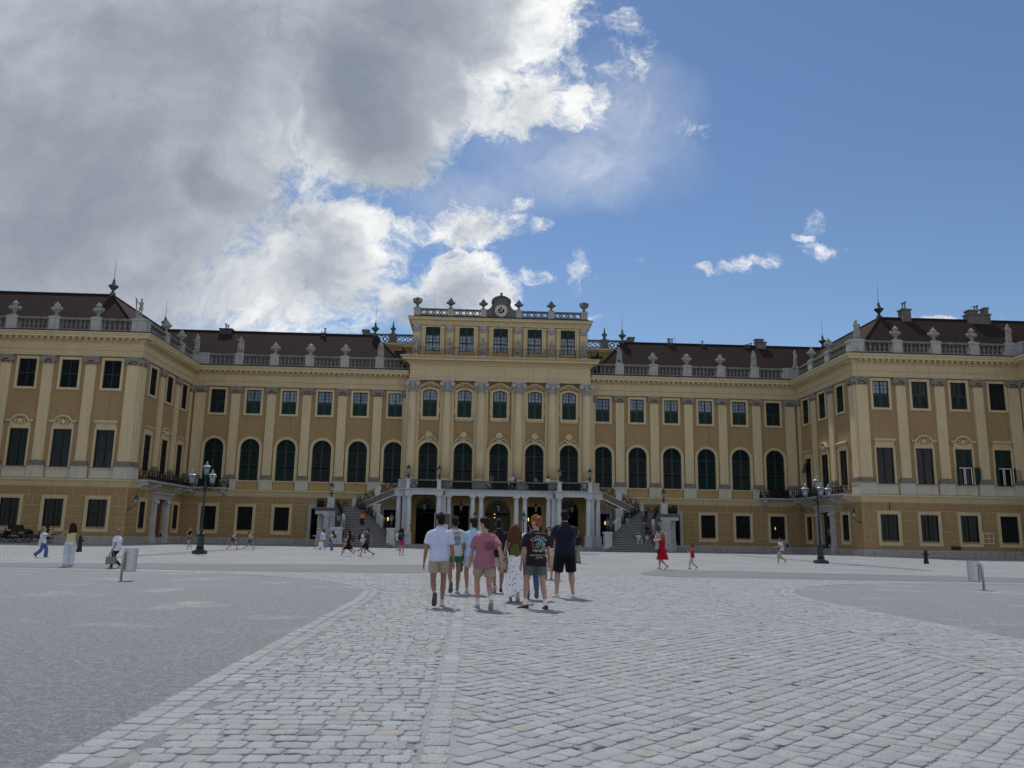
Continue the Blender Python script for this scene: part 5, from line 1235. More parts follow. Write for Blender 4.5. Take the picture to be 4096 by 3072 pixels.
cb = MB(); cb.box(-.78, .78, -.78, .3, 6.15, 7.0); cb.lathe([(.70, 7.0), (.72, 7.1), (.70, 7.22), (.58, 7.28), (.62, 7.4), (.62, 7.5), (.54, 7.62)], 20)
cc = MB(); cc.lathe([(.455, 17.45), (.50, 17.5), (.455, 17.55), (.46, 17.9), (.50, 18.3), (.58, 18.5)], 16)
for i in range(10):
    a = 2*PI*i/10; cc.tube([(.46*math.cos(a), .46*math.sin(a), 17.58), (.54*math.cos(a), .54*math.sin(a), 17.95), (.64*math.cos(a), .64*math.sin(a), 18.16), (.60*math.cos(a), .60*math.sin(a), 18.08)], [.08, .10, .08, .05], 6)
for ex in (-1, 1):
    for ey in (-1, 1):
        cx, cy = ex*.60, ey*.55
        for rr, th in ((.24, .055), (.12, .05)): cc.ring((cx, cy, 18.42), rr, th, 14, 5, (1, 0, 0), (0, 0, 1))
        cc.tube([(cx, cy-.09, 18.42), (cx, cy+.09, 18.42)], .22, 12, False)
cc.box(-.74, .74, -.70, .5, 18.68, 18.86); cc.box(-.62, .62, -.6, .5, 18.5, 18.68); cc.ball((0, -.62, 18.66), (.14, .1, .14), 8, 5)
CO = Spec('column', cs, M['cream'], [Spec('base', cb, M['stone']), Spec('capital', cc, M['stone'])])
for x in (-10.05, -6.07, -2.165, 2.165, 6.07, 10.05): at(CO, PAL, FC, x, .34, 0)
CP = [(-10.47, D+.4), (-10.47, YC-.74), (10.47, YC-.74), (10.47, D+.4)]
m = MB(); sweep(m, CP, [(-.9, 18.87), (0, 18.87), (0, 19.08), (.04, 19.09), (.04, 19.28), (.09, 19.32), (.09, 19.42), (-.02, 19.45), (-.02, 20.62), (.08, 20.66), (.12, 20.80), (.28, 20.9), (.34, 20.95), (.34, 21.05), (.80, 21.08), (.80, 21.30), (.90, 21.36), (1.08, 21.50), (1.08, 21.56), (-.9, 21.60)])
m.build('cornice', M['cream'], PAL)
# balcony railing on top of the entablature
m = MB(); yb = YC-.74-.85
grid_rail(m, (-11.3, yb), (11.3, yb), 21.6, 1.0); grid_rail(m, (-11.3, yb), (-11.3, YC+1.3), 21.6, 1.0); grid_rail(m, (11.3, yb), (11.3, YC+1.3), 21.6, 1.0)
m.build('balcony_railing', M['iron'], PAL)
# belvedere storey
YB = D+1.3; FB = Fr(0, YB, 1, 0); BX = [0, -4.1, 4.1, -8.11, 8.11]
m = MB(); wall(m, FB, -10.5, 10.5, 21.5, 26.2, [(x-.87, x+.87, 22.9, 25.85, 0) for x in BX])
for e in (-1, 1): m.add([(e*10.5, YB, 21.5), (e*10.5, YB+8, 21.5), (e*10.5, YB+8, 26.2), (e*10.5, YB, 26.2)], [(0,1,2,3)])
m.add([(-11.5, YC-.7, 21.59), (11.5, YC-.7, 21.59), (11.5, YB+8, 21.59), (-11.5, YB+8, 21.59)], [(0,1,2,3)])
m.build('belvedere_wall', M['apron'], PAL, recalc=False)
def belw():
    h = 2.95; f = casement(.87, h, .32, 0, 0); f = MB()
    t = .075; hw = .87
    f.box(-hw, -hw+t, .04, .2, 0, h); f.box(hw-t, hw, .04, .2, 0, h); f.box(-hw+t, hw-t, .04, .2, h-t, h); f.box(-hw+t, hw-t, .04, .2, 0, t); f.box(-.06, .06, .035, .2, t, h-t)
    zs = 2.0
    for z in (1.05, zs): f.box(-hw+t, hw-t, .03, .2, z-.05, z+.05)
    for sx in (-1, 1):
        a, b = sorted((sx*.06, sx*(hw-t))); muntins(f, a, b, .075, 1.0, 2, 2); muntins(f, a, b, 1.1, 1.95, 2, 2)
    sh = MB()
    for sx in (-1, 1):
        a, b = sorted((sx*.06, sx*(hw-t))); sh.box(a, b, .05, .09, zs+.05, h-t); slats(sh, a+.06, b-.06, zs+.1, h-t-.05, .09, .04, .03)
    s = MB(); t = .17; rectband(s, -hw, hw, 0, h, t, -.07, 0, False)
    for e in (-1, 1): s.box(e*1.2-.14, e*1.2+.14, -.05, 0, -.6, h-.2); s.box(e*1.2-.2, e*1.2+.2, -.12, 0, h-.2, h+.12); s.tube([(e*.2, -.1, h+.25), (e*.5, -.12, h+.34), (e*.85, -.1, h+.2)], [.05, .08, .03], 5)
    s.ball((0, -.1, h+.3), (.2, .1, .18), 8, 6); s.ring((0, -.1, h+.28), .26, .04, 12, 5)
    return Spec('window', f, M['green'], [Spec('pane', pane(.87, h), M['glass']), Spec('shutter', sh, M['green_l']), Spec('surround', s, M['cream'])])
BW = belw()
for x in BX: at(BW, PAL, FB, x, 0, 22.9)
PX = (-10.0, -6.1, -2.08, 2.08, 6.1, 10.0)
for x in PX:
    m = MB(); m.box(x-.42, x+.42, -.02, .12, 21.6, 26.1, FB); m.box(x-.30, x+.30, .12, .15, 22.0, 24.9, FB)
    po_ = m.build('pilaster', M['cream'], PAL)
    k = MB(); k.box(x-.40, x+.40, .12, .22, 25.3, 26.05, FB); k.ball(FB(x, .26, 25.7), (.22, .14, .26), 10, 6)
    for e in (-1, 1): k.tube([FB(x+e*.1, .25, 25.85), FB(x+e*.38, .26, 25.75), FB(x+e*.4, .24, 25.5)], [.06, .09, .05], 5); k.ball(FB(x+e*.18, .24, 25.42), (.14, .1, .14), 8, 5)
    k.build('relief_capital', M['stone'], po_)
BPA = [(-10.5, YB+8), (-10.5, YB), (10.5, YB), (10.5, YB+8)]
m = MB(); sweep(m, BPA, [(-.4, 26.1), (.16, 26.1), (.16, 26.3), (.22, 26.34), (.22, 26.5), (.34, 26.6), (.52, 26.66), (.52, 26.82), (.62, 26.94), (.62, 26.98), (-.4, 27.0)]); m.build('cornice', M['cream'], PAL)
m = MB(); sweep(m, BPA, [(-.4, 26.99), (.64, 26.985), (.64, 27.02), (.2, 27.18), (.06, 27.3), (-.4, 27.3)]); m.build('flashing', M['copper_d'], PAL)
def pierced(fr, a, b, z0, h, d0=-.28, d1=-.02):
    m = MB(); m.box(a, b, d0, d1, z0, z0+.14, fr); m.box(a, b, d0-.05, d1+.05, z0+h-.16, z0+h, fr); n = max(2, round((b-a)/.78)); hh = h-.30; pit = (b-a)/n
    for i in range(n):
        s = a+pit*(i+.5); zc = z0+.14+hh/2
        o = [(s+.30*pit/.78*math.cos(2*PI*k/14), zc+.30*hh/.85*math.sin(2*PI*k/14)) for k in range(15)]; q = [(s+.19*math.cos(2*PI*k/14), zc+.20*math.sin(2*PI*k/14)) for k in range(15)]
        T = lambda aa, bb, cc: fr(aa, bb, cc)
        band(m, q, o, d0+.05, d1-.05, T)
        for e in (-1, 1): m.box(s+e*.30*pit/.78-.045, s+e*.30*pit/.78+.045, d0+.06, d1-.06, zc-.06, zc+.06, fr)
        for e in (-1, 1): m.box(s-.07, s+.07, d0+.06, d1-.06, zc+e*.36*hh/.85-.09, zc+e*.36*hh/.85+.09, fr)
        x = a+pit*i
        for zz in (z0+.14, z0+.14+hh-.16): m.box(x, x+.16, d0+.06, d1-.06, zz, zz+.16, fr); m.box(x+pit-.16, x+pit, d0+.06, d1-.06, zz, zz+.16, fr)
    return m
PB = [(-10.5, -9.72), (-6.45, -5.72), (-2.5, -1.8), (1.8, 2.5), (5.72, 6.45), (9.72, 10.5)]
for a, b in PB:
    m = MB(); m.box(a, b, -.45, .08, 27.29, 28.02, FB); m.box(a-.05, b+.05, -.5, .13, 28.021, 28.2, FB); m.build('pedestal', M['stone'], PAL)
for i in (0, 1, 3, 4): pierced(FB, PB[i][1], PB[i+1][0], 27.3, .86).build('pierced_balustrade', M['stone_d'], PAL)
# clock gable
m = MB(); m.box(-1.8, 1.8, -.5, .05, 27.29, 28.2, FB)
oc = [(-1.8, 28.2), (-1.5, 28.27), (-1.25, 28.5), (-1.08, 28.95), (-1.12, 29.08), (-1.05, 29.35), (-.75, 29.62), (-.35, 29.8), (0, 29.86), (.35, 29.8), (.75, 29.62), (1.05, 29.35), (1.12, 29.08), (1.08, 28.95), (1.25, 28.5), (1.5, 28.27), (1.8, 28.2)]
m.add([FB(x, d, z) for d in (-.42, .02) for x, z in oc], [tuple(range(17)), tuple(range(33, 16, -1))]+[(i, i+1, 18+i, 17+i) for i in range(16)])
arc = oc[3:14]; band(m, arc, [(x*1.07, z+.13) for x, z in arc], -.5, .2, FB)
m.lathe([(.16, 29.85), (.2, 29.95), (.12, 30.1), (.2, 30.2), (.1, 30.35), (.02, 30.4)], 10, (0, YB-.05, 0))
for e in (-1, 1): m.ring(FB(e*.95, .1, 29.05), .16, .07, 12, 5); m.box(*sorted((e*.95, e*1.7)), .05, .08, 27.5, 28.05, FB)
gable = m.build('clock_gable', M['stone_d'], PAL)
m = MB(); zc = 28.12
circ = lambda r, n=32: [(r*math.sin(2*PI*i/n), zc+r*math.cos(2*PI*i/n)) for i in range(n+1)]
band(m, circ(.80), circ(.94), .0, .14, FB); m.build('clock_rim', M['stone_d'], gable)
m = MB(); band(m, circ(.40), circ(.78), .05, .085, FB); dial = m.build('clock_dial', M['dial'], gable)
m = MB(); m.add([FB(x, .075, z) for x, z in circ(.42)[:-1]], [tuple(range(32))]); band(m, circ(.76), circ(.80), .05, .1, FB); m.build('dial_centre', M['black'], dial)
m = MB()
ROM = ['XII', 'I', 'II', 'III', 'IV', 'V', 'VI', 'VII', 'VIII', 'IX', 'X', 'XI']
for i, txt in enumerate(ROM):
    a = 2*PI*i/12; ca, sa = math.cos(a), math.sin(a); wd = {'I': .055, 'V': .12, 'X': .12}; tot = sum(wd[c] for c in txt); x = -tot/2
    for ch in txt:
        c = x+wd[ch]/2; x += wd[ch]
        st = {'I': [(0, 0)], 'V': [(-.045, 0), (.045, 0)], 'X': [(-.045, .045), (.045, -.045)]}[ch]
        for t0, b0 in st:
            for (p, q) in [((c+t0, .70), (c+b0, .47))]:
                w2 = .015; vs = []
                for (lx, r) in ((p[0]-w2, p[1]), (p[0]+w2, p[1]), (q[0]+w2, q[1]), (q[0]-w2, q[1])): vs.append(FB(lx*ca+r*sa, .089, zc-lx*sa+r*ca))
                m.add(vs, [(0,1,2,3)])
m.build('numerals', M['black'], dial)
m = MB()
for a, ln, w in ((R(-33), .66, .028), (R(40), .42, .04)):
    pts = [(-w, -.25), (w, -.25), (w*1.6, ln*.8), (0, ln), (-w*1.6, ln*.8)]; ca, sa = math.cos(a), math.sin(a)
    m.add([FB(x*ca+z*sa, .12, zc-x*sa+z*ca) for x, z in pts], [(0,1,2,3,4)])
m.build('clock_hands', M['gold'], dial)
# attic behind, left and right of the belvedere
FA = Fr(0, D+7., 1, 0)
for e in (-1, 1):
    a, b = sorted((e*10.5, e*16.6)); wops = [sorted((e*11.7, e*13.2)), sorted((e*14.3, e*15.7))]
    m = MB(); wall(m, FA, a, b, 20, 24.9, [(p, q, 22.6, 24.1, 0) for p, q in wops]); m.box(a, b, -12, -.4, 20, 24.9, FA); m.build('attic_wall', M['apron'], PAL, recalc=False)
    for p, q in wops: m = MB(); m.box(p, q, -.3, -.2, 22.6, 24.1, FA); m.build('attic_window', M['green'], PAL)
    m = MB(); m.box(a-.2*(e < 0), b+.2*(e > 0), -1., .15, 24.6, 24.8, FA); m.box(a-.3*(e < 0), b+.3*(e > 0), -1., .35, 24.801, 25.05, FA); m.build('attic_cornice', M['cream'], PAL)
    for p, q in (sorted((e*13.0, e*14.0)), sorted((e*15.9, e*16.6)), sorted((e*10.5, e*10.9))): m = MB(); m.box(p, q, -.4, .1, 25.05, 26.3, FA); m.build('pedestal', M['stone_d'], PAL)
    for p, q in (sorted((e*10.9, e*13.0)), sorted((e*14.0, e*15.9))): pierced(FA, p, q, 25.05, 1.2, -.3, 0.).build('pierced_balustrade', M['stone_d'], PAL)
    f = MB(); f.lathe([(.25, 0), (.25, .2), (.13, .3), (.34, .62), (.36, .74), (.15, .9), (.12, 1.1), (.02, 1.75)], 10); f.build('finial', M['copper'], PAL, (e*13.5, D+7.2, 26.3))
    m = MB(); m.box(e*16.95-.4, e*16.95+.4, -.9, 0, 22, 26.55, FA); m.box(e*16.95-.48, e*16.95+.48, -.98, .08, 26.551, 26.75, FA); m.build('chimney', M['stone_d'], PAL)
m = MB()
for e in (-1, 1):
    m.box(*sorted((e*10.5, e*60)), D+12.0, D+12.2, -.05, 20.3); m.box(*sorted((e*47.3, e*47.5)), W+1.2, D+11.9, -.05, 20.25)
m.box(-10.5, 10.5, D+9.2, D+9.4, -.05, 27.0); m.build('rear_blocking_wall', M['ochre'], PAL)  # unseen back walls, added to stop light leaking through the shell
# ---- chimneys and flues on the wings
def chimney(x, y, w, dep, z0, z1, flues, mat='stone_d', hood=False):
    m = MB(); m.box(x-w/2, x+w/2, y-dep/2, y+dep/2, z0-1.5, z1-.14); m.box(x-w/2-.09, x+w/2+.09, y-dep/2-.09, y+dep/2+.09, z1-.139, z1)
    o = m.build('chimney', M[mat], PAL)
    for fx, h in flues:
        f = MB(); f.lathe([(.10, 0), (.10, h)], 8, (x+fx, y, z1-.02)); f.lathe([(.20, h+.05), (.20, h+.09), (.04, h+.16)], 8, (x+fx, y, z1-.02)); f.tube([(x+fx, y, z1+h-.02), (x+fx, y, z1+h+.1)], .03, 4); f.build('flue', M['tin'], o)
yr = D+6.3
chimney(-34.05, yr, 1.5, .8, 25.8, 26.12, [(-.12, .62), (.16, .42)], 'lead')
chimney(-22., yr, .55, .5, 25.8, 25.92, [(.1, .6)], 'lead')
chimney(21.8, yr, .75, .5, 25.8, 25.86, [(-.25, .58), (-.05, .55), (.25, .56)], 'lead')
chimney(25.95, yr, .55, .5, 25.7, 25.85, [(0, .35)], 'lead')
chimney(31.7, yr, .8, .5, 25.7, 25.9, [(.1, .1), (.55, .25)], 'lead')
chimney(33.5, yr, 1.25, .8, 25.8, 26.35, []); chimney(33.3, yr, 1.0, .6, 26.4, 26.72, [])
yw = W+6.3
chimney(44.55, yw, 1.0, .9, 25.8, 26.82, [(-.17, .7), (.12, .85)]); chimney(52.8, yw, 2.5, 1., 25.8, 26.5, [(-.2, .9), (.1, 1.0)]); chimney(52.2, yw, 1.1, .8, 26.4, 26.95, []); chimney(53.7, yw, .45, .8, 26.4, 27.25, [])
m = MB()
for x, y, z0, z1 in ((-22.3, yr, 25.8, 27.2), (22.43, yr, 25.8, 27.1)): m.tube([(x, y, z0-.1), (x, y, z1)], [.025, .012], 4)
m.build('lightning_rod', M['iron'], PAL)
# small fixtures
m = MB(); m.box(43.9, 44.9, .05, .09, .75, 1.1, FW)
for i in range(5): m.box(43.95, 44.85, .09, .105, .79+.06*i, .82+.06*i, FW)
m.build('vent_grille', M['iron'], PAL)
m = MB(); rectband(m, 47.2, 48.15, 1.45, 2.35, .05, -.02, 0); m.v = [FW(x, .14-y, z) for x, y, z in m.v]; m.box(47.66, 47.7, .13, .16, 1.45, 2.35, FW); m.box(47.2, 48.15, .131, .159, 1.88, 1.92, FW); m.build('open_casement', M['white'], PAL)
m = MB(); m.tube([FW(37.95, .4, 5.25), FW(38.0, .16, 4.85), FW(38.0, .14, 4.5)], .04, 6); m.build('iron_hook', M['iron'], PAL)
# interior doors of the passage
for i, (sa, sb, za, zb, rise) in enumerate(dops):
    q = MB(); q.box(sa-.1, sb+.1, -1.3, -1.25, 0, zb+.2, FC); bk = q.build('doorway', M['dark'], PAL)
    g = MB(); c = (sa+sb)/2; hw = (sb-sa)/2; zs = zb-rise if rise else zb-.7; dd = -.3
    n = 5 if hw < 1 else 9
    for j in range(n+1): s = sa+(sb-sa)*j/n; g.tube([FC(s, dd, 0), FC(s, dd, zs)], .02, 4)
    for z in (.12, 1.15, zs-.45, zs): g.box(sa, sb, dd-.03, dd+.03, z-.035, z+.035, FC)
    for j in range(n):
        s = sa+(sb-sa)*(j+.5)/n; rr = min(.17, hw/n*.9)
        for z in (zs-.22, .6, .95): g.ring(FC(s, dd, z), rr, .015, 10, 4)
    if rise:
        for rr in (.99, .72, .45): g.tube([FC(c+hw*rr*math.cos(PI*j/14), dd, zs+hw*rr*math.sin(PI*j/14)) for j in range(15)], .025, 4)
        for j in range(1, 10): a = PI*j/10; g.tube([FC(c+hw*.45*math.cos(a), dd, zs+hw*.45*math.sin(a)), FC(c+hw*.99*math.cos(a), dd, zs+hw*.99*math.sin(a))], .018, 4)
        fan = MB(); fan.add([FC(c+hw*math.cos(PI*j/16), dd-.08, zs+hw*math.sin(PI*j/16)) for j in range(17)], [tuple(range(17))]); fan.build('fanlight', M['glass_c'], bk)
    else:
        for j in range(3): s = sa+(sb-sa)*(j+.5)/3; g.ring(FC(s, dd, zb-.35), .24, .02, 12, 4)
    g.build('gate', M['iron'], bk)
    fr_ = MB(); t = .22
    if not rise: fr_.box(sa-t, sa, -.05, .06, 0, zb, FC); fr_.box(sb, sb+t, -.05, .06, 0, zb, FC); fr_.box(sa-t, sb+t, -.05, .062, zb, zb+t, FC)
    if not rise: fr_.build('door_frame', M['joint'], bk)
    if i == 0:
        gp = MB(); gp.box(sa+.1, sb-.1, -.6, -.58, 0, zs-.2, FC); gp.build('glass_door', M['glass_c'], bk)
    if i in (0, 2):
        for px_, pz, r in (((c-.55, zs-.7, (.07, .07, .2)),) if i else ((-.32, zs-.12, (.07, .07, .06)), (-.32, zs-.5, (.07, .07, .06)))):
            lb = MB(); lb.ball(FC(px_, -.5 if i == 0 else -.9, pz), r, 8, 6); lb.build('lit_lamp', M['glow'], bk)
for x, z, r in ((-12.4, 3.0, (.10, .08, .22)), (12.4, 3.0, (.10, .08, .22)), (-20.25, 2.75, (.05, .05, .24)), (20.0, 2.75, (.06, .05, .26)), (32.1, 2.75, (.045, .03, .17))):
    lb = MB(); lb.ball(FF(x, -.3 if abs(x) < 30 else -.1, z), r, 8, 6); lb.build('lit_lamp', M['glow'], PAL)
# ------------------------------------------------------------------ entrance portico carrying the terrace
POR = thing('portico', 'white columned entrance portico carrying a railed terrace in front of the central block', 'portico')
m = MB(); m.box(-11.9, 11.9, 85.9, YC-.01, -.05, .17); m.box(-11.6, 11.6, 86.3, YC-.01, .171, .34); m.build('platform', M['plinth'], POR)
s_ = MB(); s_.lathe([(.30, 1.5), (.30, 1.56), (.272, 1.62), (.272, 2.8), (.262, 4.0), (.23, 5.12)], 18)
b_ = MB(); b_.box(-.36, .36, -.36, .36, .34, 1.32); b_.box(-.40, .40, -.40, .40, .341, .56); b_.box(-.39, .39, -.39, .39, 1.321, 1.42); b_.lathe([(.36, 1.42), (.37, 1.46), (.33, 1.5)], 16)
c_ = MB(); c_.lathe([(.23, 5.1), (.265, 5.13), (.235, 5.16), (.235, 5.27), (.31, 5.38)], 16); c_.box(-.35, .35, -.35, .35, 5.38, 5.55)
PC = Spec('column', s_, M['stone_p'], [Spec('base', b_, M['stone_p']), Spec('capital', c_, M['stone_p'])])
for e in (-1, 1):
    for x, y in ((9.62, 87.35), (6.47, 87.35), (5.42, 88.35), (2.83, 88.35), (1.9, 88.35), (10.8, 88.35)): inst(PC, POR, (e*x, y, 0))
    for x in (10.1, 6.0):
        q = MB(); q.box(e*x-.28, e*x+.28, 88.1, 88.6, .34, 5.3); q.box(e*x-.34, e*x+.34, 88.05, 88.65, 5.3, 5.56); q.box(e*x-.34, e*x+.34, 88.05, 88.65, .341, 1.5); q.build('pillar', M['stone_p'], POR)
def entab(pts, y0):
    q = MB(); sweep(q, pts, [(-.6, 5.55), (.0, 5.55), (.0, 5.80), (.05, 5.81), (.05, 5.98), (.14, 6.02), (.22, 6.10), (.22, 6.16), (-.6, 6.2)]); return q
entab([(-5.9, 88.0), (5.9, 88.0)], 0).build('entablature', M['stone_p'], POR)
for e in (-1, 1):
    p = [(e*10.05, 88.7), (e*10.05, 87.0), (e*6.05, 87.0), (e*6.05, 88.7)]
    if e > 0: p = p[::-1]
    entab(p, 0).build('entablature', M['stone_p'], POR)
    a, b = sorted((e*10.1, e*11.25)); entab([(a, 88.0), (b, 88.0)], 0).build('entablature', M['stone_p'], POR)
m = MB(); m.box(-11.25, 11.25, 88.5, YC-.02, 5.7, 6.13); m.box(-10.0, -6.1, 87.4, 88.5, 5.72, 6.12); m.box(6.1, 10.0, 87.4, 88.5, 5.72, 6.12); m.build('terrace_slab', M['joint'], POR)
def pier(a, b, y0, y1, mat='stone_p', z0=6.19, z1=7.04):
    q = MB(); q.box(a, b, y0, y1, z0, z1); q.box(a-.05, b+.05, y0-.05, y1+.05, z1+.001, z1+.13); q.box(a-.03, b+.03, y0-.03, y1+.03, z0-.02, z0+.12)
    if b-a > .7: q.box(a+.14, b-.14, y0-.035, y0, z0+.22, z1-.12)
    return q
for e in (-1, 1):
    for x0, x1, y0, mt in ((9.58, 9.96, 86.95, 'stone_p'), (6.3, 6.68, 86.95, 'stone_p'), (10.0, 10.9, 88.0, 'stone'), (5.32, 6.25, 88.0, 'stone_d'), (1.88, 2.98, 88.0, 'stone_d')):
        a, b = sorted((e*x0, e*x1)); pier(a, b, y0, y0+.38, mt).build('parapet_pier', M[mt], POR)
    for x0, x1, y in ((6.68, 9.58, 87.12), (2.98, 5.32, 88.18)):
        a, b = sorted((e*x0, e*x1)); q = MB(); q.box(a, b, y-.17, y+.17, 7.0, 7.15); q.box(a, b, y-.15, y+.15, 6.18, 6.28); q.build('coping', M['stone_d'], POR)
        q = MB(); scrolls(q, (a, y), (b, y), 6.28, 6.28, .72, .42); q.build('railing', M['iron'], POR)
        c0, c1 = (a+(b-a)*.28, b-.03) if e < 0 else (a+.03, b-(b-a)*.28)
        if x0 < 5: c0, c1 = (a+(b-a)*.12, b-.02)
        q = MB(); q.box(c0, c1, y+.03, y+.05, 6.29, 6.98); q.build('screen_cloth', M['cloth_black'], POR)
q = MB(); q.box(-1.88, 1.88, 88.01, 88.35, 7.0, 7.15); q.box(-1.88, 1.88, 88.03, 88.33, 6.18, 6.28); q.build('coping', M['stone_d'], POR)
q = MB(); scrolls(q, (-1.88, 88.18), (1.88, 88.18), 6.28, 6.28, .72, .42); q.build('railing', M['iron'], POR)
q = MB(); q.box(-.65, 1.0, 88.21, 88.23, 6.29, 6.98); q.build('screen_cloth', M['cloth_black'], POR)

# ------------------------------------------------------------------ the two curved stairs
XLt = [(0, 17.2), (.12, 16.75), (.25, 16.4), (.5, 15.85), (.75, 15.55), (1, 15.45)]
XRt = [(0, 15.5), (.27, 13.6), (.5, 12.15), (.8, 11.15), (1, 10.95)]
def staircase(e, label):
    T = thing('staircase', label, 'staircase', group=None); X = lambda a, b: sorted((e*a, e*b))
    NS = 24; zt = 4.05; y_ = lambda t: 87.5-6.0*t
    st = MB(); no = MB()
    for i in range(NS):
        t0, t1 = i/NS, (i+1)/NS; z = zt-zt*(i+.0)/NS-.002*i; y1, y0 = y_(t0), y_(t1)-.04
        xl, xr = lerp_tab(XLt, t0)+.05, lerp_tab(XRt, t0)-.05
        if i >= NS-2: xl, xr = 16.9, 10.6
        if i == NS-1: xl, xr = 17.4, 10.3
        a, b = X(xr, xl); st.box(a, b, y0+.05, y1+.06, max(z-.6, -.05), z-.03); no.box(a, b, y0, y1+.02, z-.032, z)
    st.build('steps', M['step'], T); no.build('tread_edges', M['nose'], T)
    # upper flight along the facade
    NU = 13; st = MB(); no = MB()
    for i in range(NU):
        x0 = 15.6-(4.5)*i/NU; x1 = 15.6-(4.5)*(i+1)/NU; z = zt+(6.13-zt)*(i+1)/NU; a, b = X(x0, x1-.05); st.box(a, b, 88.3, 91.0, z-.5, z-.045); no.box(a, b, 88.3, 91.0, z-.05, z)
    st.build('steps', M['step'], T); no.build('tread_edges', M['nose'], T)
    def slope_wall(xa, za, xb, zb, h0, h1, y0, y1, name, mat, n=1):
        q = MB(); q.add([(e*xa, y, za+h) for y in (y0, y1) for h in (h0, h1)]+[(e*xb, y, zb+h) for y in (y0, y1) for h in (h0, h1)], [(0,1,3,2),(4,6,7,5),(0,4,5,1),(2,3,7,6),(1,5,7,3),(0,2,6,4)]); return q.build(name, M[mat], T)
    slope_wall(15.7, 4.05, 11.05, 6.13, -.42, .14, 88.02, 88.34, 'stair_string', 'stone_d'); slope_wall(14.4, 4.6, 11.05, 6.13, -.62, -.42, 88.06, 88.32, 'stair_string', 'stone_w')
    slope_wall(15.7, 4.05, 11.05, 6.13, .14, .2, 87.95, 88.38, 'stair_coping', 'stone_w')
    q = MB()
    for (xa, xb) in ((15.35, 13.35), (12.75, 11.0)):
        f = lambda x: 4.05+(15.6-x)/4.5*2.08
        q = MB(); scrolls(q, (e*xa, 88.18), (e*xb, 88.18), f(xa)+.2, f(xb)+.2, .86, .36); q.build('railing', M['iron'], T)
    q = MB(); xa, xb = 13.35, 12.75; f = lambda x: 4.05+(15.6-x)/4.5*2.08
    q.add([(e*x, y, f(x)+h) for x in (xa, xb) for y in (87.98, 88.36) for h in (.18, 1.1)], [(0,1,3,2),(4,6,7,5),(0,4,5,1),(2,3,7,6),(1,5,7,3),(0,2,6,4)]); q.build('parapet_panel', M['stone_w'], T)
    a, b = X(13.5, 12.72); q = MB(); q.box(a, b, 88.06, 90.6, -.02, 4.28); q.box(a-.06, b+.06, 88.0, 90.6, 4.281, 4.5); q.box(a-.06, b+.06, 88.0, 90.6, -.02, .9); q.box(a+.12, b-.12, 88.03, 88.06, 1.1, 4.0); q.build('support_pier', M['stone_w'], T)
    # landing
    a, b = X(19.5, 15.5); q = MB(); q.box(a, b, 87.45, 91.9, 3.62, 4.03); q.box(a-.08, b+.08, 87.35, 91.9, 3.86, 4.0); q.build('landing', M['stone_d'], T)
    a, b = X(19.45, 17.2); q = MB(); q.box(a, b, 87.42, 87.9, 3.3, 3.619); q.build('landing_beam', M['stone_w'], T)
    for (x0, x1, y0, y1) in ((18.55, 17.35, 87.45, 88.4), (19.55, 18.95, 89.3, 89.9), (16.6, 15.9, 85.1, 85.9)):
        zt2 = 3.3 if x0 > 17 else 2.1
        if x0 > 19: zt2 = 3.6
        a, b = X(x0, x1); q = MB(); q.box(a, b, y0, y1, -.02, zt2-.22); q.box(a-.06, b+.06, y0-.06, y1+.06, zt2-.22, zt2); q.box(a-.07, b+.07, y0-.07, y1+.07, -.02, .95)
        q.build('support_pier', M['stone_w'], T)
    if e < 0:
        q = MB(); q.tube([(-17.95, 87.43, 3.0), (-17.98, 87.42, 2.5), (-17.95, 87.43, 1.9)], [.12, .07, .02], 6); q.build('relief', M['stone'], T)
    a, b = X(18.25, 17.55); q = pier(a, b, 87.4, 88.0, 'stone_w', 4.0, 5.0); q.build('parapet_pier', M['stone_w'], T)
    a, b = X(15.75, 15.2); q = pier(a, b, 88.0, 88.5, 'stone_d', 4.0, 5.0); q.build('parapet_pier', M['stone'], T)
    q = MB(); scrolls(q, (e*19.35, 87.6), (e*18.25, 87.6), 4.03, 4.03, .92, .36); scrolls(q, (e*19.35, 87.6), (e*19.35, 91.6), 4.03, 4.03, .92, .4); scrolls(q, (e*19.35, 91.7), (e*15.6, 91.7), 4.03, 4.03, .92, .45); q.build('railing', M['iron'], T)
    # curved strings and railings of the lower flight
    def curve(tab, off, t0, t1, n=10): return [((lerp_tab(tab, t0+(t1-t0)*i/n)+off)*e, y_(t0+(t1-t0)*i/n), zt-zt*(t0+(t1-t0)*i/n)) for i in range(n+1)]
    for tab, off, t0, t1 in ((XLt, .12, 0., .86), (XRt, -.12, .0, .80)):
        c = curve(tab, off, t0, t1); rings = []
        for (x, y, z) in c: rings.append([(x-.13, y, max(z-.62, -.03)), (x+.13, y, max(z-.62, -.03)), (x+.13, y, z+.18), (x-.13, y, z+.18)])
        q = MB(); q.loft(rings); q.build('stair_string', M['stone_d'], T)
        q = MB(); tm = (t0+t1)/2
        c2 = curve(tab, off, t0+.02, t1, 6)
        for i in range(6):
            if i == 3:
                q.build('railing', M['iron'], T); q = MB(); continue
            p, r = c2[i], c2[i+1]; scrolls(q, p[:2], r[:2], p[2]+.18, r[2]+.18, .86, .3)
        q.build('railing', M['iron'], T)
        p, r = c2[3], c2[4]; q = MB(); q.loft([[(x-.14, y, z+.1), (x+.14, y, z+.1), (x+.14, y, z+1.08), (x-.14, y, z+1.08)] for x, y, z in (p, r)]); q.build('parapet_panel', M['stone'], T)
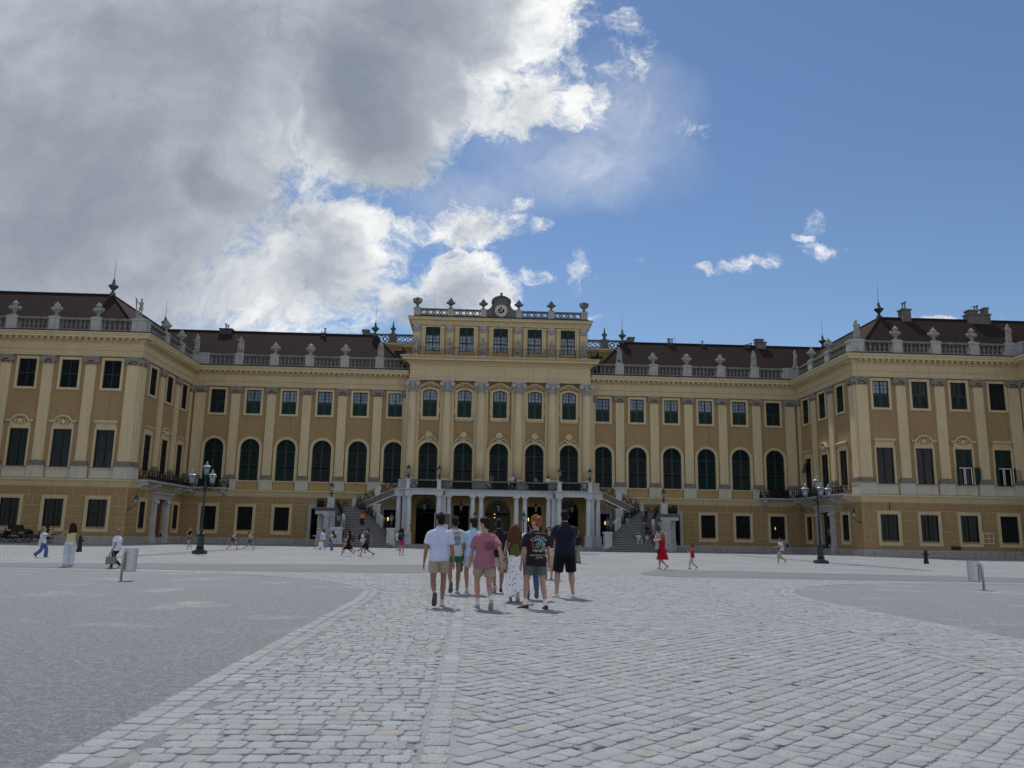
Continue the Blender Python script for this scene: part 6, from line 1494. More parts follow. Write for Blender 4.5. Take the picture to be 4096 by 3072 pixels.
    for (x0, x1, y0) in ((16.75, 15.7, 82.0), (11.3, 10.55, 82.2)):
        a, b = X(x0, x1); q = MB(); q.box(a, b, y0, y0+1.0, -.02, 1.72); q.box(a-.09, b+.09, y0-.09, y0+1.09, 1.721, 1.82); q.box(a-.05, b+.05, y0-.05, y0+1.05, 1.821, 1.93); q.box(a-.08, b+.08, y0-.08, y0+1.08, -.02, .5); q.box(a+.16, b-.16, y0-.03, y0, .7, 1.55); q.build('newel_pier', M['stone_w'], T)
    return T
staircase(-1, 'curved stone staircase with scroll railings left of the portico, woman in orange climbing it')
staircase(1, 'curved stone staircase with scroll railings right of the portico, people sitting on its steps')

# ------------------------------------------------------------------ lanterns
def lantern_parts(n=6, r0=.115, r1=.215, h=.52, roof=.22):
    pt = lambda r, z, i: (r*math.cos(2*PI*(i+.5)/n), r*math.sin(2*PI*(i+.5)/n), z)
    g = MB(); g.loft([[pt(r0, 0, i) for i in range(n)], [pt(r1, h, i) for i in range(n)]])
    f = MB()
    for i in range(n): f.tube([pt(r0, 0, i), pt(r1*1.01, h, i)], .014, 4, False); f.tube([pt(r1, h, i), pt(r1, h, i+1)], .018, 4, False); f.tube([pt(r0, 0, i), pt(r0, 0, i+1)], .018, 4, False)
    c = MB(); c.loft([[pt(r1*1.12, h+.005, i) for i in range(n)], [pt(r1*1.12, h+.03, i) for i in range(n)], [pt(r1*.62, h+roof*.5, i) for i in range(n)], [pt(r1*.42, h+roof*.8, i) for i in range(n)]])
    c.lathe([(r1*.5, h+roof*.8), (r1*.52, h+roof*.86), (r1*.25, h+roof*1.1), (.05, h+roof*1.25), (.06, h+roof*1.4), (.015, h+roof*1.8)], 8)
    return g, f, c
g, f, c = lantern_parts(6, .10, .25, .55, .26)
k = MB(); k.lathe([(.20, 0), (.20, .05), (.08, .10), (.06, .2), (.12, .34), (.10, .42), (.05, .46), (.07, .56), (.11, .60)], 10)
for i in range(3):
    a = 2*PI*i/3+.5; ca, sa = math.cos(a), math.sin(a); k.tube([(.06*ca, .06*sa, .3), (.2*ca, .2*sa, .36), (.22*ca, .22*sa, .46), (.16*ca, .16*sa, .48)], [.05, .045, .03, .015], 5)
for q in (g, f, c): q.v = [(x, y, z+.60) for x, y, z in q.v]
for i in range(6): a = 2*PI*(i+.5)/6; c.ball((.24*math.cos(a), .24*math.sin(a), 1.22), (.03, .03, .05), 5, 4)
STEM, GLS, FRM, CAPX = k, g, f, c
capme = Spec('cap', c, M['lamp'])
LANT = Spec('stem', k, M['lamp'], [])
PARTS = [Spec('stem', k, M['lamp']), Spec('lantern_glass', g, M['lampglass']), Spec('lantern_frame', f, M['lamp']), capme]
def pier_lantern(x, y, z, label, grp='lanterns on stone piers'):
    t = thing('pier_lantern', label, 'lantern', (x, y, z), random.uniform(0, 1), grp)
    for p in PARTS: inst(p, t)
for e, sd_ in ((-1, 'left'), (1, 'right')):
    pier_lantern(e*9.77, 87.14, 7.17, f'black lantern on the outer white pier of the terrace parapet beside the {sd_} stairhead')
    pier_lantern(e*6.49, 87.14, 7.17, f'black lantern on the inner white pier of the terrace end bay nearer the {sd_} stair')
    pier_lantern(e*17.9, 87.7, 5.13, f'black lantern on the landing pier of the {sd_} staircase against the ochre wall')
    pier_lantern(e*16.2, 82.5, 1.93, f'lantern on the outer newel pier at the foot of the {sd_} staircase')
    pier_lantern(e*10.93, 82.7, 1.93, f'lantern with green crown on the inner newel pier at the foot of the {sd_} staircase')
# hanging lanterns in the portico
g, f, c = lantern_parts(6, .09, .2, .62, .2)
ch_ = MB(); ch_.tube([(0, 0, .9), (0, 0, 1.75)], .018, 4)
HANG = [Spec('lantern_glass', g, M['lampglass']), Spec('lantern_frame', f, M['iron']), Spec('cap', c, M['iron']), Spec('chain', ch_, M['iron'])]
for x, wh in ((-8.06, 'in front of the far left arched gate'), (-4.1, 'over the left square gate'), (0., 'over the middle arched doorway'), (4.1, 'over the right square gate'), (8.06, 'in front of the far right arched gate')):
    t = thing('hanging_lantern', 'black lantern hanging from the portico ceiling '+wh, 'lantern', (x, 89.2, 3.97), 0, 'lanterns hanging in the portico')
    for p in HANG: inst(p, t)
# small lamp posts before the portico
g, f, c = lantern_parts(6, .10, .25, .52, .26)
for q in (g, f, c): q.v = [(x, y, z+2.95) for x, y, z in q.v]
pl = MB(); pl.lathe([(.24, 0), (.24, .12), (.17, .2), (.15, .7), (.19, .78), (.07, .9), (.055, 1.5), (.075, 1.55), (.05, 1.6), (.04, 2.8), (.08, 2.86), (.11, 2.95)], 12)
SLP = [Spec('post', pl, M['lamp']), Spec('lantern_glass', g, M['lampglass']), Spec('lantern_frame', f, M['lamp']), Spec('cap', c, M['lamp'])]
for x, wh in ((-2.52, 'left of the middle doorway'), (2.5, 'right of the middle doorway')):
    t = thing('lamp_post', 'slim black lamp post with one lantern before the portico, '+wh, 'lamp post', (x, 84.6, 0), 0, 'single lantern posts before the portico')
    for p in SLP: inst(p, t)
# four-armed candelabra
def candelabra(x, y, angs, label):
    t = thing('street_lamp', label, 'street lamp', (x, y, 0), 0, 'four-lantern street lamps')
    m = MB(); m.box(-.34, .34, -.34, .34, 0, .16); m.box(-.31, .31, -.31, .31, .161, .2)
    m.lathe([(.30, .2), (.27, .24), (.19, .33), (.25, .37), (.26, .40)], 8, smooth=False); m.build('foot', M['lamp'], t)
    m = MB(); m.lathe([(.20, .40), (.185, 1.02), (.22, 1.06), (.27, 1.12), (.27, 1.15), (.12, 1.18)], 8, smooth=False); m.build('pedestal', M['lamp'], t)
    m = MB(); m.lathe([(.085, 1.15), (.08, 1.3), (.085, 1.4), (.075, 1.45), (.07, 2.5), (.085, 2.52), (.085, 2.58), (.065, 2.62), (.05, 3.6), (.075, 3.65), (.075, 3.8), (.09, 3.95), (.06, 4.1), (.045, 4.3), (.08, 4.5), (.1, 4.58)], 12); m.build('pole', M['lamp'], t)
    g, f, c = lantern_parts(6, .115, .225, .46, .19)
    bb = MB(); bb.box(-.05, .05, -.05, .05, .12, .3)
    def lan(px, py, pz):
        for nm, q, mt in (('lantern_glass', g, 'lampglass'), ('lantern_frame', f, 'lamp'), ('lantern_cap', c, 'white')):
            pass
        o = inst(Spec('lantern', f, M['lamp'], [Spec('glass', g, M['lampglass']), Spec('cap', c, M['tin']), Spec('bulb', bb, M['white'])]), t, (px, py, pz), .3)
    for a in angs:
        ca, sa = math.cos(R(a)), math.sin(R(a)); m = MB()
        P = lambda r, z: (r*ca, r*sa, z)
        m.tube([P(.05, 3.72), P(.2, 3.86), P(.42, 3.80), P(.6, 3.74), P(.72, 3.82), P(.76, 3.95), P(.76, 4.06)], [.03, .028, .026, .025, .025, .03, .05], 6)
        for r0, z0, rr in ((.22, 3.66, .13), (.47, 3.68, .09)): m.ring(P(r0, z0), rr, .014, 12, 4, (ca, sa, 0), (0, 0, 1))
        m.lathe([(.03, 3.98), (.08, 4.03), (.12, 4.08)], 8, P(.76, 0)); m.build('arm', M['lamp'], t); lan(*P(.76, 4.06))
    lan(0, 0, 4.58)
candelabra(-18.55, 48.74, (195, 315, 78), 'dark green street lamp with four lanterns standing before the left wing')
candelabra(18.67, 49.71, (178, 262, 8), 'dark green street lamp with four lanterns standing before the right wing')
# wall lanterns at the wing corners
for e, sd_ in ((-1, 'left wing corner near the brown door'), (1, 'right wing corner near the dark door')):
    t = thing('wall_lantern', 'small iron lantern on a scroll bracket on the '+sd_, 'lantern', (e*(XS-.02), W+.35, 3.35), 0, 'bracket wall lanterns')
    m = MB(); q = -e
    m.tube([(0, 0, 0), (q*.3, 0, .02), (q*.62, 0, .1), (q*.74, 0, .25), (q*.74, 0, .36)], .025, 5); m.tube([(0, 0, -.25), (q*.2, 0, -.18), (q*.42, 0, .02)], .02, 5); m.ring((q*.16, 0, -.07), .1, .016, 10, 4); m.build('bracket', M['iron'], t)
    g, f, c = lantern_parts(4, .10, .22, .5, .3); bb = MB(); bb.box(-.04, .04, -.04, .04, .1, .3)
    for nm, k2, mt in (('lantern_glass', g, 'lampglass'), ('lantern_frame', f, 'iron'), ('cap', c, 'lamp'), ('bulb', bb, 'white')): k2.build(nm, M[mt], t, (q*.74, 0, .36))

# ------------------------------------------------------------------ litter bins, hydrants, board, fountain
def litter_bin(x, y, off, label):
    t = thing('litter_bin', label, 'litter bin', (x, y, 0), 0, 'steel litter bins')
    m = MB(); m.lathe([(.032, 0), (.032, .76), (.028, .78)], 12, (0, 0, 0)); m.lathe([(.07, 0), (.07, .012)], 12); m.build('post', M['steel'], t)
    m = MB(); n = 28; rg = []
    for z, k in ((.24, .95), (.26, 1.), (.80, 1.05), (.83, 1.06)): rg.append([(off+.175*k*math.cos(2*PI*i/n), .175+.135*k*math.sin(2*PI*i/n), z) for i in range(n)])
    rg2 = [[(off+.165*k*math.cos(2*PI*i/n), .175+.125*k*math.sin(2*PI*i/n), z) for i in range(n)] for z, k in ((.83, 1.05), (.5, .98))]
    m.loft(rg+rg2, caps=True); m.build('can', M['steel'], t)
    m = MB(); m.box(-.02, .02, .03, .06, .3, .74); m.build('bracket', M['steel'], t)
    m = MB(); m.box(off-.03, off+.05, .03, .05, .7, .72); m.build('sticker', M['tin'], t)
litter_bin(-11.73, 21.85, .11, 'cylindrical steel litter bin on a post beside the woman carrying a beige handbag')
litter_bin(12.16, 23.43, -.15, 'cylindrical steel litter bin on a post alone on the right gravel')
hy = MB(); hy.lathe([(.17, 0), (.165, .03), (.13, .3), (.115, .58), (.14, .61), (.14, .68), (.10, .72), (.105, .80), (.12, .83), (.115, .86), (.06, .90), (.035, .93), (.03, .96), (.01, .99)], 14)
no_ = MB()
for e in (-1, 1): no_.tube([(0, 0, .64), (e*.17, 0, .64)], .055, 8); no_.tube([(e*.16, 0, .64), (e*.19, 0, .64)], .07, 8)
no_.tube([(0, 0, .60), (0, -.17, .58)], .06, 8)
HY = [Spec('barrel', hy, M['iron']), Spec('nozzle', no_, M['iron'])]
for x, y, lb in ((-25.56, 49.05, 'black iron hydrant beside the woman in white trousers on the left'), (27.12, 52.97, 'black iron hydrant standing alone in front of the right wing')):
    t = thing('hydrant', lb, 'hydrant', (x, y, 0), 0, 'black iron hydrants')
    for p in HY: inst(p, t)
t = thing('notice_board', 'brown upright notice board with a white sheet, behind the man in the pale lavender shirt', 'notice board', (-5.72, 80.0, 0))
m = MB(); m.box(-.73, .73, 0, .06, .25, 3.35); m.build('panel', M['board'], t); m = MB(); m.box(-.78, .78, -.01, .07, 3.351, 3.40); m.box(-.78, -.731, -.01, .07, 0, 3.35); m.box(.731, .78, -.01, .07, 0, 3.35); m.build('frame', M['tin'], t)
m = MB(); m.box(.02, .55, -.008, 0, 1.9, 2.35); sh = m.build('notice', M['paper'], t); m = MB()
for i in range(4): m.box(.08, .48-.06*(i % 2), -.011, -.0085, 2.24-.08*i, 2.265-.08*i)
m.build('print', M['black'], sh)
t = thing('wall_fountain', 'small grey stone wall fountain under a window of the right flank', 'wall fountain', (33.2, D, 0))
m = MB(); m.box(-.42, .42, -.45, -.14, 0, 1.05); m.box(-.55, .55, -.62, -.14, .0, .42); m.box(-.6, .6, -.68, -.14, .421, .5); m.lathe([(.38, 1.05), (.30, 1.2), (.12, 1.28)], 10, (0, -.3, 0)); m.build('block', M['stone'], t); m = MB(); m.tube([(0, -.47, .78), (0, -.40, .78)], .17, 14, False); m.build('spout_recess', M['black'], t)

# ------------------------------------------------------------------ horse carriages
def wheel(r):
    m = MB(); m.ring((0, 0, 0), r, .028, 24, 5); m.tube([(0, -.07, 0), (0, .07, 0)], .06, 8)
    for i in range(10): a = 2*PI*i/10; m.tube([(0, 0, 0), (r*math.cos(a), 0, r*math.sin(a))], .015, 4)
    return Spec('wheel', m, M['coach'])
WR, WFr = wheel(.52), wheel(.40)
def carriage(x, y, label):
    t = thing('horse_carriage', label, 'carriage', (x, y, 0), 0, 'open horse carriages')
    for e in (-1, 1): inst(WR, t, (-.95, e*.62, .55)); inst(WFr, t, (1.0, e*.55, .43))
    m = MB(); prof = [(-1.45, 1.02), (-1.35, .70), (-1.0, .58), (-.55, .45), (.1, .42), (.45, .52), (.75, .72), (.85, 1.0), (.55, 1.0), (.5, .8), (-.3, .78), (-.45, 1.0), (-.9, 1.1)]
    m.prism(prof, -.52, .52); m.build('body', M['coach'], t)
    m = MB()
    for a, b in (((-1.2, .82), (-.62, 1.02)), ((.18, .80), (.62, .98))): m.box(a[0], b[0], -.54, .54, a[1], b[1])
    m.build('seat_panel', M['coach_y'], t)
    m = MB(); arc = [(-1.75+.1*i, 1.05+.55*math.sin(PI*min(1, (i+1)/7))) for i in range(8)]
    m.prism([(-1.85, 1.05)]+arc+[(-1.0, 1.0)], -.58, .58); m.build('folded_hood', M['black'], t)
    m = MB(); m.box(.95, 1.4, -.42, .42, 1.15, 1.25); m.box(.95, 1.0, -.42, .42, 1.251, 1.55); m.tube([(.8, 0, .7), (1.1, 0, 1.15)], .05, 6); m.box(1.35, 1.75, -.4, .4, .78, .82); m.build('driver_seat', M['black'], t)
    m = MB(); m.tube([(-.95, -.7, .55), (-.95, .7, .55)], .035, 6); m.tube([(1., -.6, .43), (1., .6, .43)], .035, 6); m.tube([(-1.3, 0, .5), (1.2, 0, .5)], .04, 6)
    for e in (-1, 1):
        m.tube([(-1.5, e*.4, .5), (-.95, e*.4, .42), (-.4, e*.4, .55)], .03, 5); m.tube([(.5, e*.4, .55), (1.0, e*.4, .33), (1.4, e*.4, .5)], .03, 5)
        m.ring((-.2, e*.56, .38), .24, .02, 12, 4)
    m.build('undercarriage', M['coach'], t)
    m = MB()
    for e in (-1, 1): m.tube([(-1.0+.62*math.cos(a), e*.66, .55+.62*math.sin(a)) for a in [R(20+140*i/8) for i in range(9)]], [(.06, .015)]*9, 6)
    m.build('mudguard', M['coach'], t)
    m = MB()
    for e in (-1, 1): m.box(.82, .94, e*.6-.06, e*.6+.06, .95, 1.2); m.lathe([(.08, 1.2), (.03, 1.3)], 6, (.88, e*.6, 0))
    m.build('carriage_lamp', M['coach'], t)
carriage(-42.0, 75.6, 'black open horse carriage with mustard seats, right one of two by the wall')
carriage(-45.3, 75.9, 'black open horse carriage with mustard seats at the left picture edge')

# ------------------------------------------------------------------ urns and statues of the roofline
def urn(kind):
    m = MB()
    if kind == 'lid': pr = [(.30, 0), (.30, .10), (.17, .16), (.11, .30), (.13, .38), (.28, .50), (.40, .68), (.42, .84), (.34, .93), (.36, .98), (.27, 1.04), (.30, 1.10), (.26, 1.22), (.16, 1.30), (.10, 1.36), (.12, 1.42), (.03, 1.52)]
    elif kind == 'flame': pr = [(.30, 0), (.30, .10), (.16, .16), (.10, .32), (.2, .45), (.38, .66), (.42, .82), (.36, .9), (.38, .95), (.2, 1.0), (.16, 1.06), (.24, 1.16), (.20, 1.28), (.10, 1.4), (.02, 1.55)]
    else: pr = [(.32, 0), (.32, .1), (.17, .16), (.12, .26), (.26, .38), (.46, .62), (.50, .80), (.36, .92), (.30, .98), (.40, 1.05), (.36, 1.16), (.2, 1.28), (.10, 1.36), (.03, 1.46)]
    m.box(-.36, .36, -.36, .36, -.06, .03); m.lathe(pr, 16)
    for e in (-1, 1):
        m.tube([(e*.36, 0, .62), (e*.52, 0, .72), (e*.56, 0, .86), (e*.44, 0, .94), (e*.36, 0, .92)], [.06, .07, .06, .05, .04], 6); m.ball((e*.46, -.05, .80), (.12, .12, .12), 7, 5)
    for i in range(5): x = -.3+.15*i; m.ball((x, -.38+.5*x*x, .72-.1*math.cos(x*6)), (.10, .08, .09), 7, 5)
    if kind == 'flame':
        for i in range(6): a = i*1.05; m.tube([(.1*math.cos(a), .1*math.sin(a), 1.05), (.26*math.cos(a), .26*math.sin(a), 1.2), (.1*math.cos(a+.6), .1*math.sin(a+.6), 1.42)], [.07, .09, .03], 5)
    else:
        for i in range(6): a = i*1.05+.3; m.ball((.25*math.cos(a), .25*math.sin(a), 1.08), .09, 6, 4)
    return m
def trophy():
    m = MB(); m.box(-.36, .36, -.36, .36, -.06, .05); m.lathe([(.3, .05), (.2, .15), (.14, .3), (.24, .5), (.32, .75), (.34, .95), (.2, 1.05)], 12)
    for e in (-1, 1):   # eagle-like wings folded about the vase
        m.tube([(e*.2, 0, .55), (e*.46, 0, .85), (e*.50, 0, 1.2), (e*.36, 0, 1.35)], [(.1, .1), (.15, .1), (.16, .08), (.05, .05)], 7); m.tube([(e*.1, -.1, .9), (e*.22, -.15, 1.2), (e*.15, -.1, 1.4)], [.13, .13, .04], 6)
    m.ball((0, -.05, 1.3), (.13, .14, .18), 8, 6); m.ball((0, 0, 1.05), (.26, .22, .22), 8, 6); m.tube([(0, 0, 1.4), (.02, 0, 1.52)], [.08, .02], 5); return m
URN = {'lid': Spec('stone_urn', urn('lid'), M['stone_u']), 'flame': Spec('stone_urn', urn('flame'), M['stone_u']), 'wide': Spec('stone_urn', urn('wide'), M['stone_u'])}
URN_D = {'lid': Spec('stone_urn', urn('lid'), M['stone_d']), 'trophy': Spec('stone_trophy', trophy(), M['stone_d'])}
ORD = ['first', 'second', 'third', 'fourth', 'fifth', 'sixth']
GU = 'stone urns along the roof balustrade'
def put_urn(kind, x, y, z, label, src=URN, grp=GU, sc=1.):
    o = inst(src[kind], None, (x, y, z), random.uniform(-.2, .2), sc); tag(o, label, 'urn', grp)
for e, s in ((-1, 'left'), (1, 'right')):
    for n, k in enumerate((1, 2, 3)):
        put_urn(('lid', 'wide', 'lid')[n], e*(14.1+BAY*k), D+.09, 21.66, f'stone urn on the {s} flank balustrade, {ORD[n]} of three from the central block')
    for n in range(3):
        put_urn(('flame', 'lid', 'flame')[n], e*(39.95+4.01*n), W+.09, 21.66, f'stone urn on the {s} wing front balustrade, {ORD[n]} from the corner statue')
    for n, y in enumerate((83.9, 88.34)):
        put_urn('lid', e*(XS+.09), y, 21.66, f'stone urn on the {s} wing courtyard-side balustrade, the {("nearer", "farther")[n]} of two')
for n, x in enumerate((-6.09, -2.15, 2.15, 6.09)):
    put_urn('lid', x, YB+.2, 28.24, 'dark weathered urn on the clock storey balustrade, '+('left of the clock, the outer one', 'just left of the clock', 'just right of the clock', 'right of the clock, the outer one')[n], URN_D, 'dark urns beside the clock', .9)
for e, s in ((-1, 'left'), (1, 'right')):
    o = inst(URN_D['trophy'], None, (e*10.1, YB+.2, 28.24), 0, .9); tag(o, f'dark winged stone trophy on the {s} end of the clock storey balustrade', 'sculpture', 'winged trophies at the ends of the clock storey')
# ------------------------------------------------------------------ ground
def specks(nt, v, c, scale, thr, dark, amt=1.):
    w = N(nt, 'ShaderNodeTexVoronoi', voronoi_dimensions='2D'); w.inputs['Scale'].default_value = scale; L(nt, v, w.inputs['Vector'])
    g = math_(nt, 'GREATER_THAN', noi(nt, v, scale*.07, 3), .50); k = math_(nt, 'MULTIPLY', math_(nt, 'LESS_THAN', w.outputs['Distance'], thr), g)
    return mixc(nt, math_(nt, 'MULTIPLY', k, amt), c, dark)
def sett_mat():
    m, nt, b = nodes('pale_grey_setts'); v = pos(nt); r = N(nt, 'ShaderNodeNewGeometry').outputs['Random Per Island']
    c = ramp(nt, r, [(0., (.245, .262, .274)), (.006, (.14, .153, .167)), (.012, (.25, .266, .278)), (.4, (.272, .290, .303)), (.8, (.297, .316, .330)), (.95, (.335, .357, .37)), (.985, (.305, .288, .258))])
    f = noi(nt, v, 34., 6, .7); c = mixc(nt, ramp(nt, f, [(.42, 0.), (.75, .4)]), c, (.23, .238, .236))
    l = noi(nt, v, 5., 4); c = mixc(nt, ramp(nt, l, [(.5, 0.), (.75, .45)]), c, (.36, .362, .355))
    c = specks(nt, v, c, 26., .15, (.06, .06, .065), .8); wv2 = noi(nt, v, 13., 5, .7); c = mixc(nt, ramp(nt, wv2, [(.38, .35), (.54, 0.)]), c, (.21, .218, .222)); big = noi(nt, v, .42, 4, .6); c = mixc(nt, ramp(nt, big, [(.42, .30), (.58, 0.)]), c, (.27, .275, .27))
    L(nt, c, b.inputs['Base Color']); b.inputs['Roughness'].default_value = .85; b.inputs['Specular IOR Level'].default_value = .35
    bump(nt, b, math_(nt, 'ADD', f, wv2), .005, .8); return m
M['sett'] = sett_mat()
def bed_mat():
    m, nt, b = nodes('sandy_joint_grit'); v = pos(nt); f = noi(nt, v, 90., 4, .7); g = noi(nt, v, 1.1, 3)
    c = mixc(nt, f, (.12, .126, .130), (.27, .281, .286)); c = mixc(nt, ramp(nt, g, [(.44, 0.), (.66, .8)]), c, (.31, .32, .32))
    xx = N(nt, 'ShaderNodeSeparateXYZ'); L(nt, v, xx.inputs[0]); mid = math_(nt, 'MULTIPLY', math_(nt, 'GREATER_THAN', xx.outputs[0], -3.0), math_(nt, 'LESS_THAN', xx.outputs[0], 2.66)); c = mixc(nt, math_(nt, 'MULTIPLY', mid, .75), c, (.285, .301, .31))
    c = specks(nt, v, c, 60., .22, (.045, .045, .05)); L(nt, c, b.inputs['Base Color']); b.inputs['Roughness'].default_value = .95; bump(nt, b, f, .008); return m
M['bed'] = bed_mat()
def gravel_mat():
    m, nt, b = nodes('grey_rolled_gravel'); v = pos(nt); f = noi(nt, v, 120., 5, .75); f2 = noi(nt, v, 38., 4, .7); g = noi(nt, v, .55, 5, .62); h = noi(nt, v, 7., 4, .7)
    w = N(nt, 'ShaderNodeTexVoronoi'); w.inputs['Scale'].default_value = 75.; L(nt, v, w.inputs['Vector'])
    sv = N(nt, 'ShaderNodeSeparateColor'); L(nt, w.outputs['Color'], sv.inputs[0]); f3 = noi(nt, v, 11., 5, .75)
    c = mixc(nt, ramp(nt, f, [(.35, 0.), (.65, 1.)]), (.125, .134, .142), (.305, .322, .335)); c = mixc(nt, math_(nt, 'MULTIPLY', sv.outputs[0], .4), c, (.40, .41, .43)); c = mixc(nt, ramp(nt, f2, [(.40, .7), (.54, 0.)]), c, (.10, .105, .111)); c = mixc(nt, ramp(nt, f3, [(.41, .45), (.53, 0.)]), c, (.13, .136, .142)); c = mixc(nt, ramp(nt, f3, [(.54, 0.), (.68, .55)]), c, (.38, .39, .393))
    pk = math_(nt, 'MULTIPLY', ramp(nt, g, [(.55, 0.), (.70, 1.)]), ramp(nt, h, [(.38, 0.), (.62, .8)])); c = mixc(nt, pk, c, (.46, .45, .42))
    L(nt, c, b.inputs['Base Color']); b.inputs['Roughness'].default_value = .95; bump(nt, b, math_(nt, 'ADD', f, f2), .012); return m
M['gravel'] = gravel_mat()
def asphalt_mat(name, col):
    m, nt, b = nodes(name); v = pos(nt); f = noi(nt, v, 90., 5, .7); g = noi(nt, v, .4, 4)
    c = mixc(nt, f, tuple(x*.75 for x in col), tuple(x*1.25 for x in col)); c = mixc(nt, ramp(nt, g, [(.4, 0.), (.7, .35)]), c, tuple(x*1.35 for x in col)); L(nt, c, b.inputs['Base Color']); b.inputs['Roughness'].default_value = .9; bump(nt, b, f, .006); return m
M['asphalt'] = asphalt_mat('worn_grey_asphalt', (.14, .147, .153))
def court_mat():
    m, nt, b = nodes('court_cobbles'); v = pos(nt); wv = N(nt, 'ShaderNodeTexNoise'); wv.inputs['Scale'].default_value = 2.5; L(nt, v, wv.inputs['Vector'])
    ad = N(nt, 'ShaderNodeVectorMath', operation='MULTIPLY_ADD'); L(nt, wv.outputs['Color'], ad.inputs[0]); ad.inputs[1].default_value = (.09, .09, 0); L(nt, v, ad.inputs[2])
    br = N(nt, 'ShaderNodeTexBrick'); br.inputs['Scale'].default_value = 1.; br.inputs['Brick Width'].default_value = .19; br.inputs['Row Height'].default_value = .17; br.inputs['Mortar Size'].default_value = .014; br.inputs['Mortar Smooth'].default_value = .6
    br.inputs['Color1'].default_value = (.207, .22, .229, 1); br.inputs['Color2'].default_value = (.325, .344, .356, 1); br.inputs['Mortar'].default_value = (.13, .134, .132, 1); L(nt, ad.outputs[0], br.inputs['Vector'])
    f = noi(nt, v, 22., 5, .7); g = noi(nt, v, .3, 4); k = noi(nt, scl(nt, v, (.5, 2.2, 1)), .8, 5, .65)
    c = mixc(nt, ramp(nt, f, [(.35, 0.), (.75, .5)]), br.outputs['Color'], (.19, .195, .205)); c = mixc(nt, ramp(nt, g, [(.42, 0.), (.65, .4)]), c, (.345, .362, .37)); c = mixc(nt, ramp(nt, k, [(.48, 0.), (.66, .55)]), c, (.20, .206, .206)); tk = noi(nt, scl(nt, v, (.03, .7, 1)), 2., 5, .6); c = mixc(nt, ramp(nt, tk, [(.50, 0.), (.62, .35)]), c, (.21, .215, .215))
    L(nt, c, b.inputs['Base Color']); b.inputs['Roughness'].default_value = .9
    inv = math_(nt, 'SUBTRACT', 1., br.outputs['Fac']); bump(nt, b, math_(nt, 'ADD', inv, math_(nt, 'MULTIPLY', f, .5)), .02, .8); return m
M['court'] = court_mat()
XE = [(0, 5.05), (17.2, 5.05), (19.6, 5.22), (21., 5.6), (22.5, 6.25), (23.8, 7.1), (25.2, 8.6), (26.3, 10.8), (27.0, 14.5), (27.4, 22.), (27.6, 60.)]
xe = lambda y: lerp_tab(XE, y)
def sheet(name, polys, z, mat):
    vs, fs = [], []
    for p in polys: fs.append(tuple(range(len(vs), len(vs)+len(p)))); vs += [(x, y, z) for x, y in p]
    me = bpy.data.meshes.new(name); me.from_pydata(vs, [], fs); bm = bmesh.new(); bm.from_mesh(me)
    bmesh.ops.recalc_face_normals(bm, faces=bm.faces)
    for f in bm.faces:
        if f.normal.z < 0: f.normal_flip()
    bm.to_mesh(me); bm.free(); me.materials.append(mat); o = bpy.data.objects.new(name, me); COL.objects.link(o); return struct(o)
sheet('courtyard', [[(-600, -200), (600, -200), (600, 1500), (-600, 1500)]], 0., M['court'])
YS = [y for y, _ in XE if y > 0]
ys = [-60, 0]+[17.2+(27.6-17.2)*i/40 for i in range(41)]
for e, nm in ((-1, 'gravel'), (1, 'gravel')):
    sheet('gravel_area', [[(e*xe(max(0, a)), a), (e*60, a), (e*60, b), (e*xe(max(0, b)), b)] for a, b in zip(ys[:-1], ys[1:])], .004, M['gravel'])
    # asphalt strip with a curved end towards the path
    pe = [(28.6, 22.), (28.9, 5.), (29.4, 3.6), (30.4, 3.4), (31.6, 3.9), (33., 5.2), (34.2, 7.5), (34.6, 12.)]
    tb = [(28.9, 4.4), (30.0, 3.6), (31.5, 3.7), (33.0, 4.3), (34.5, 5.0), (35.6, 6.0)]
    if e < 0: tb = [(28.6, 4.6), (29.6, 4.3), (36.0, 4.6), (36.6, 5.0)]
    hi = lambda x: 36.2-max(0, x-5)*.22
    seg = [tb[0][0]+(tb[-1][0]-tb[0][0])*i/12 for i in range(13)]
    top = [(e*lerp_tab(tb, y), y) for y in seg]; ytop = tb[-1][0]
    sheet('asphalt_strip', [top+[(e*22, 32.2 if e > 0 else 31.8), (e*60, 32.0), (e*60, 28.4), (e*22, 28.5)]], .006, M['asphalt'])
    sheet('asphalt_channel', [[(e*19.3, 40), (e*20.3, 40), (e*21.6, 72), (e*20.2, 72)]], .006, M['asphalt'])
    sheet('kerb_line', [[(e*(xe(a)), a), (e*(xe(a)+.0), a+.12+.25*(xe(a) > 9)), (e*(xe(b)+.0), b+.12+.25*(xe(b) > 9)), (e*xe(b), b)] for a, b in zip(ys[30:-1], ys[31:])], .008, M['bed'])
sheet('asphalt_patch', [[(6.6+1.0*math.cos(2*PI*i/24), 67.5+4.0*math.sin(2*PI*i/24)) for i in range(24)]], .006, M['asphalt'])
sheet('path_bed', [[(-xe(max(0, a)), a), (xe(max(0, a)), a), (xe(max(0, b)), b), (-xe(max(0, b)), b)] for a, b in zip(ys[:-2], ys[1:-1])], .004, M['bed'])
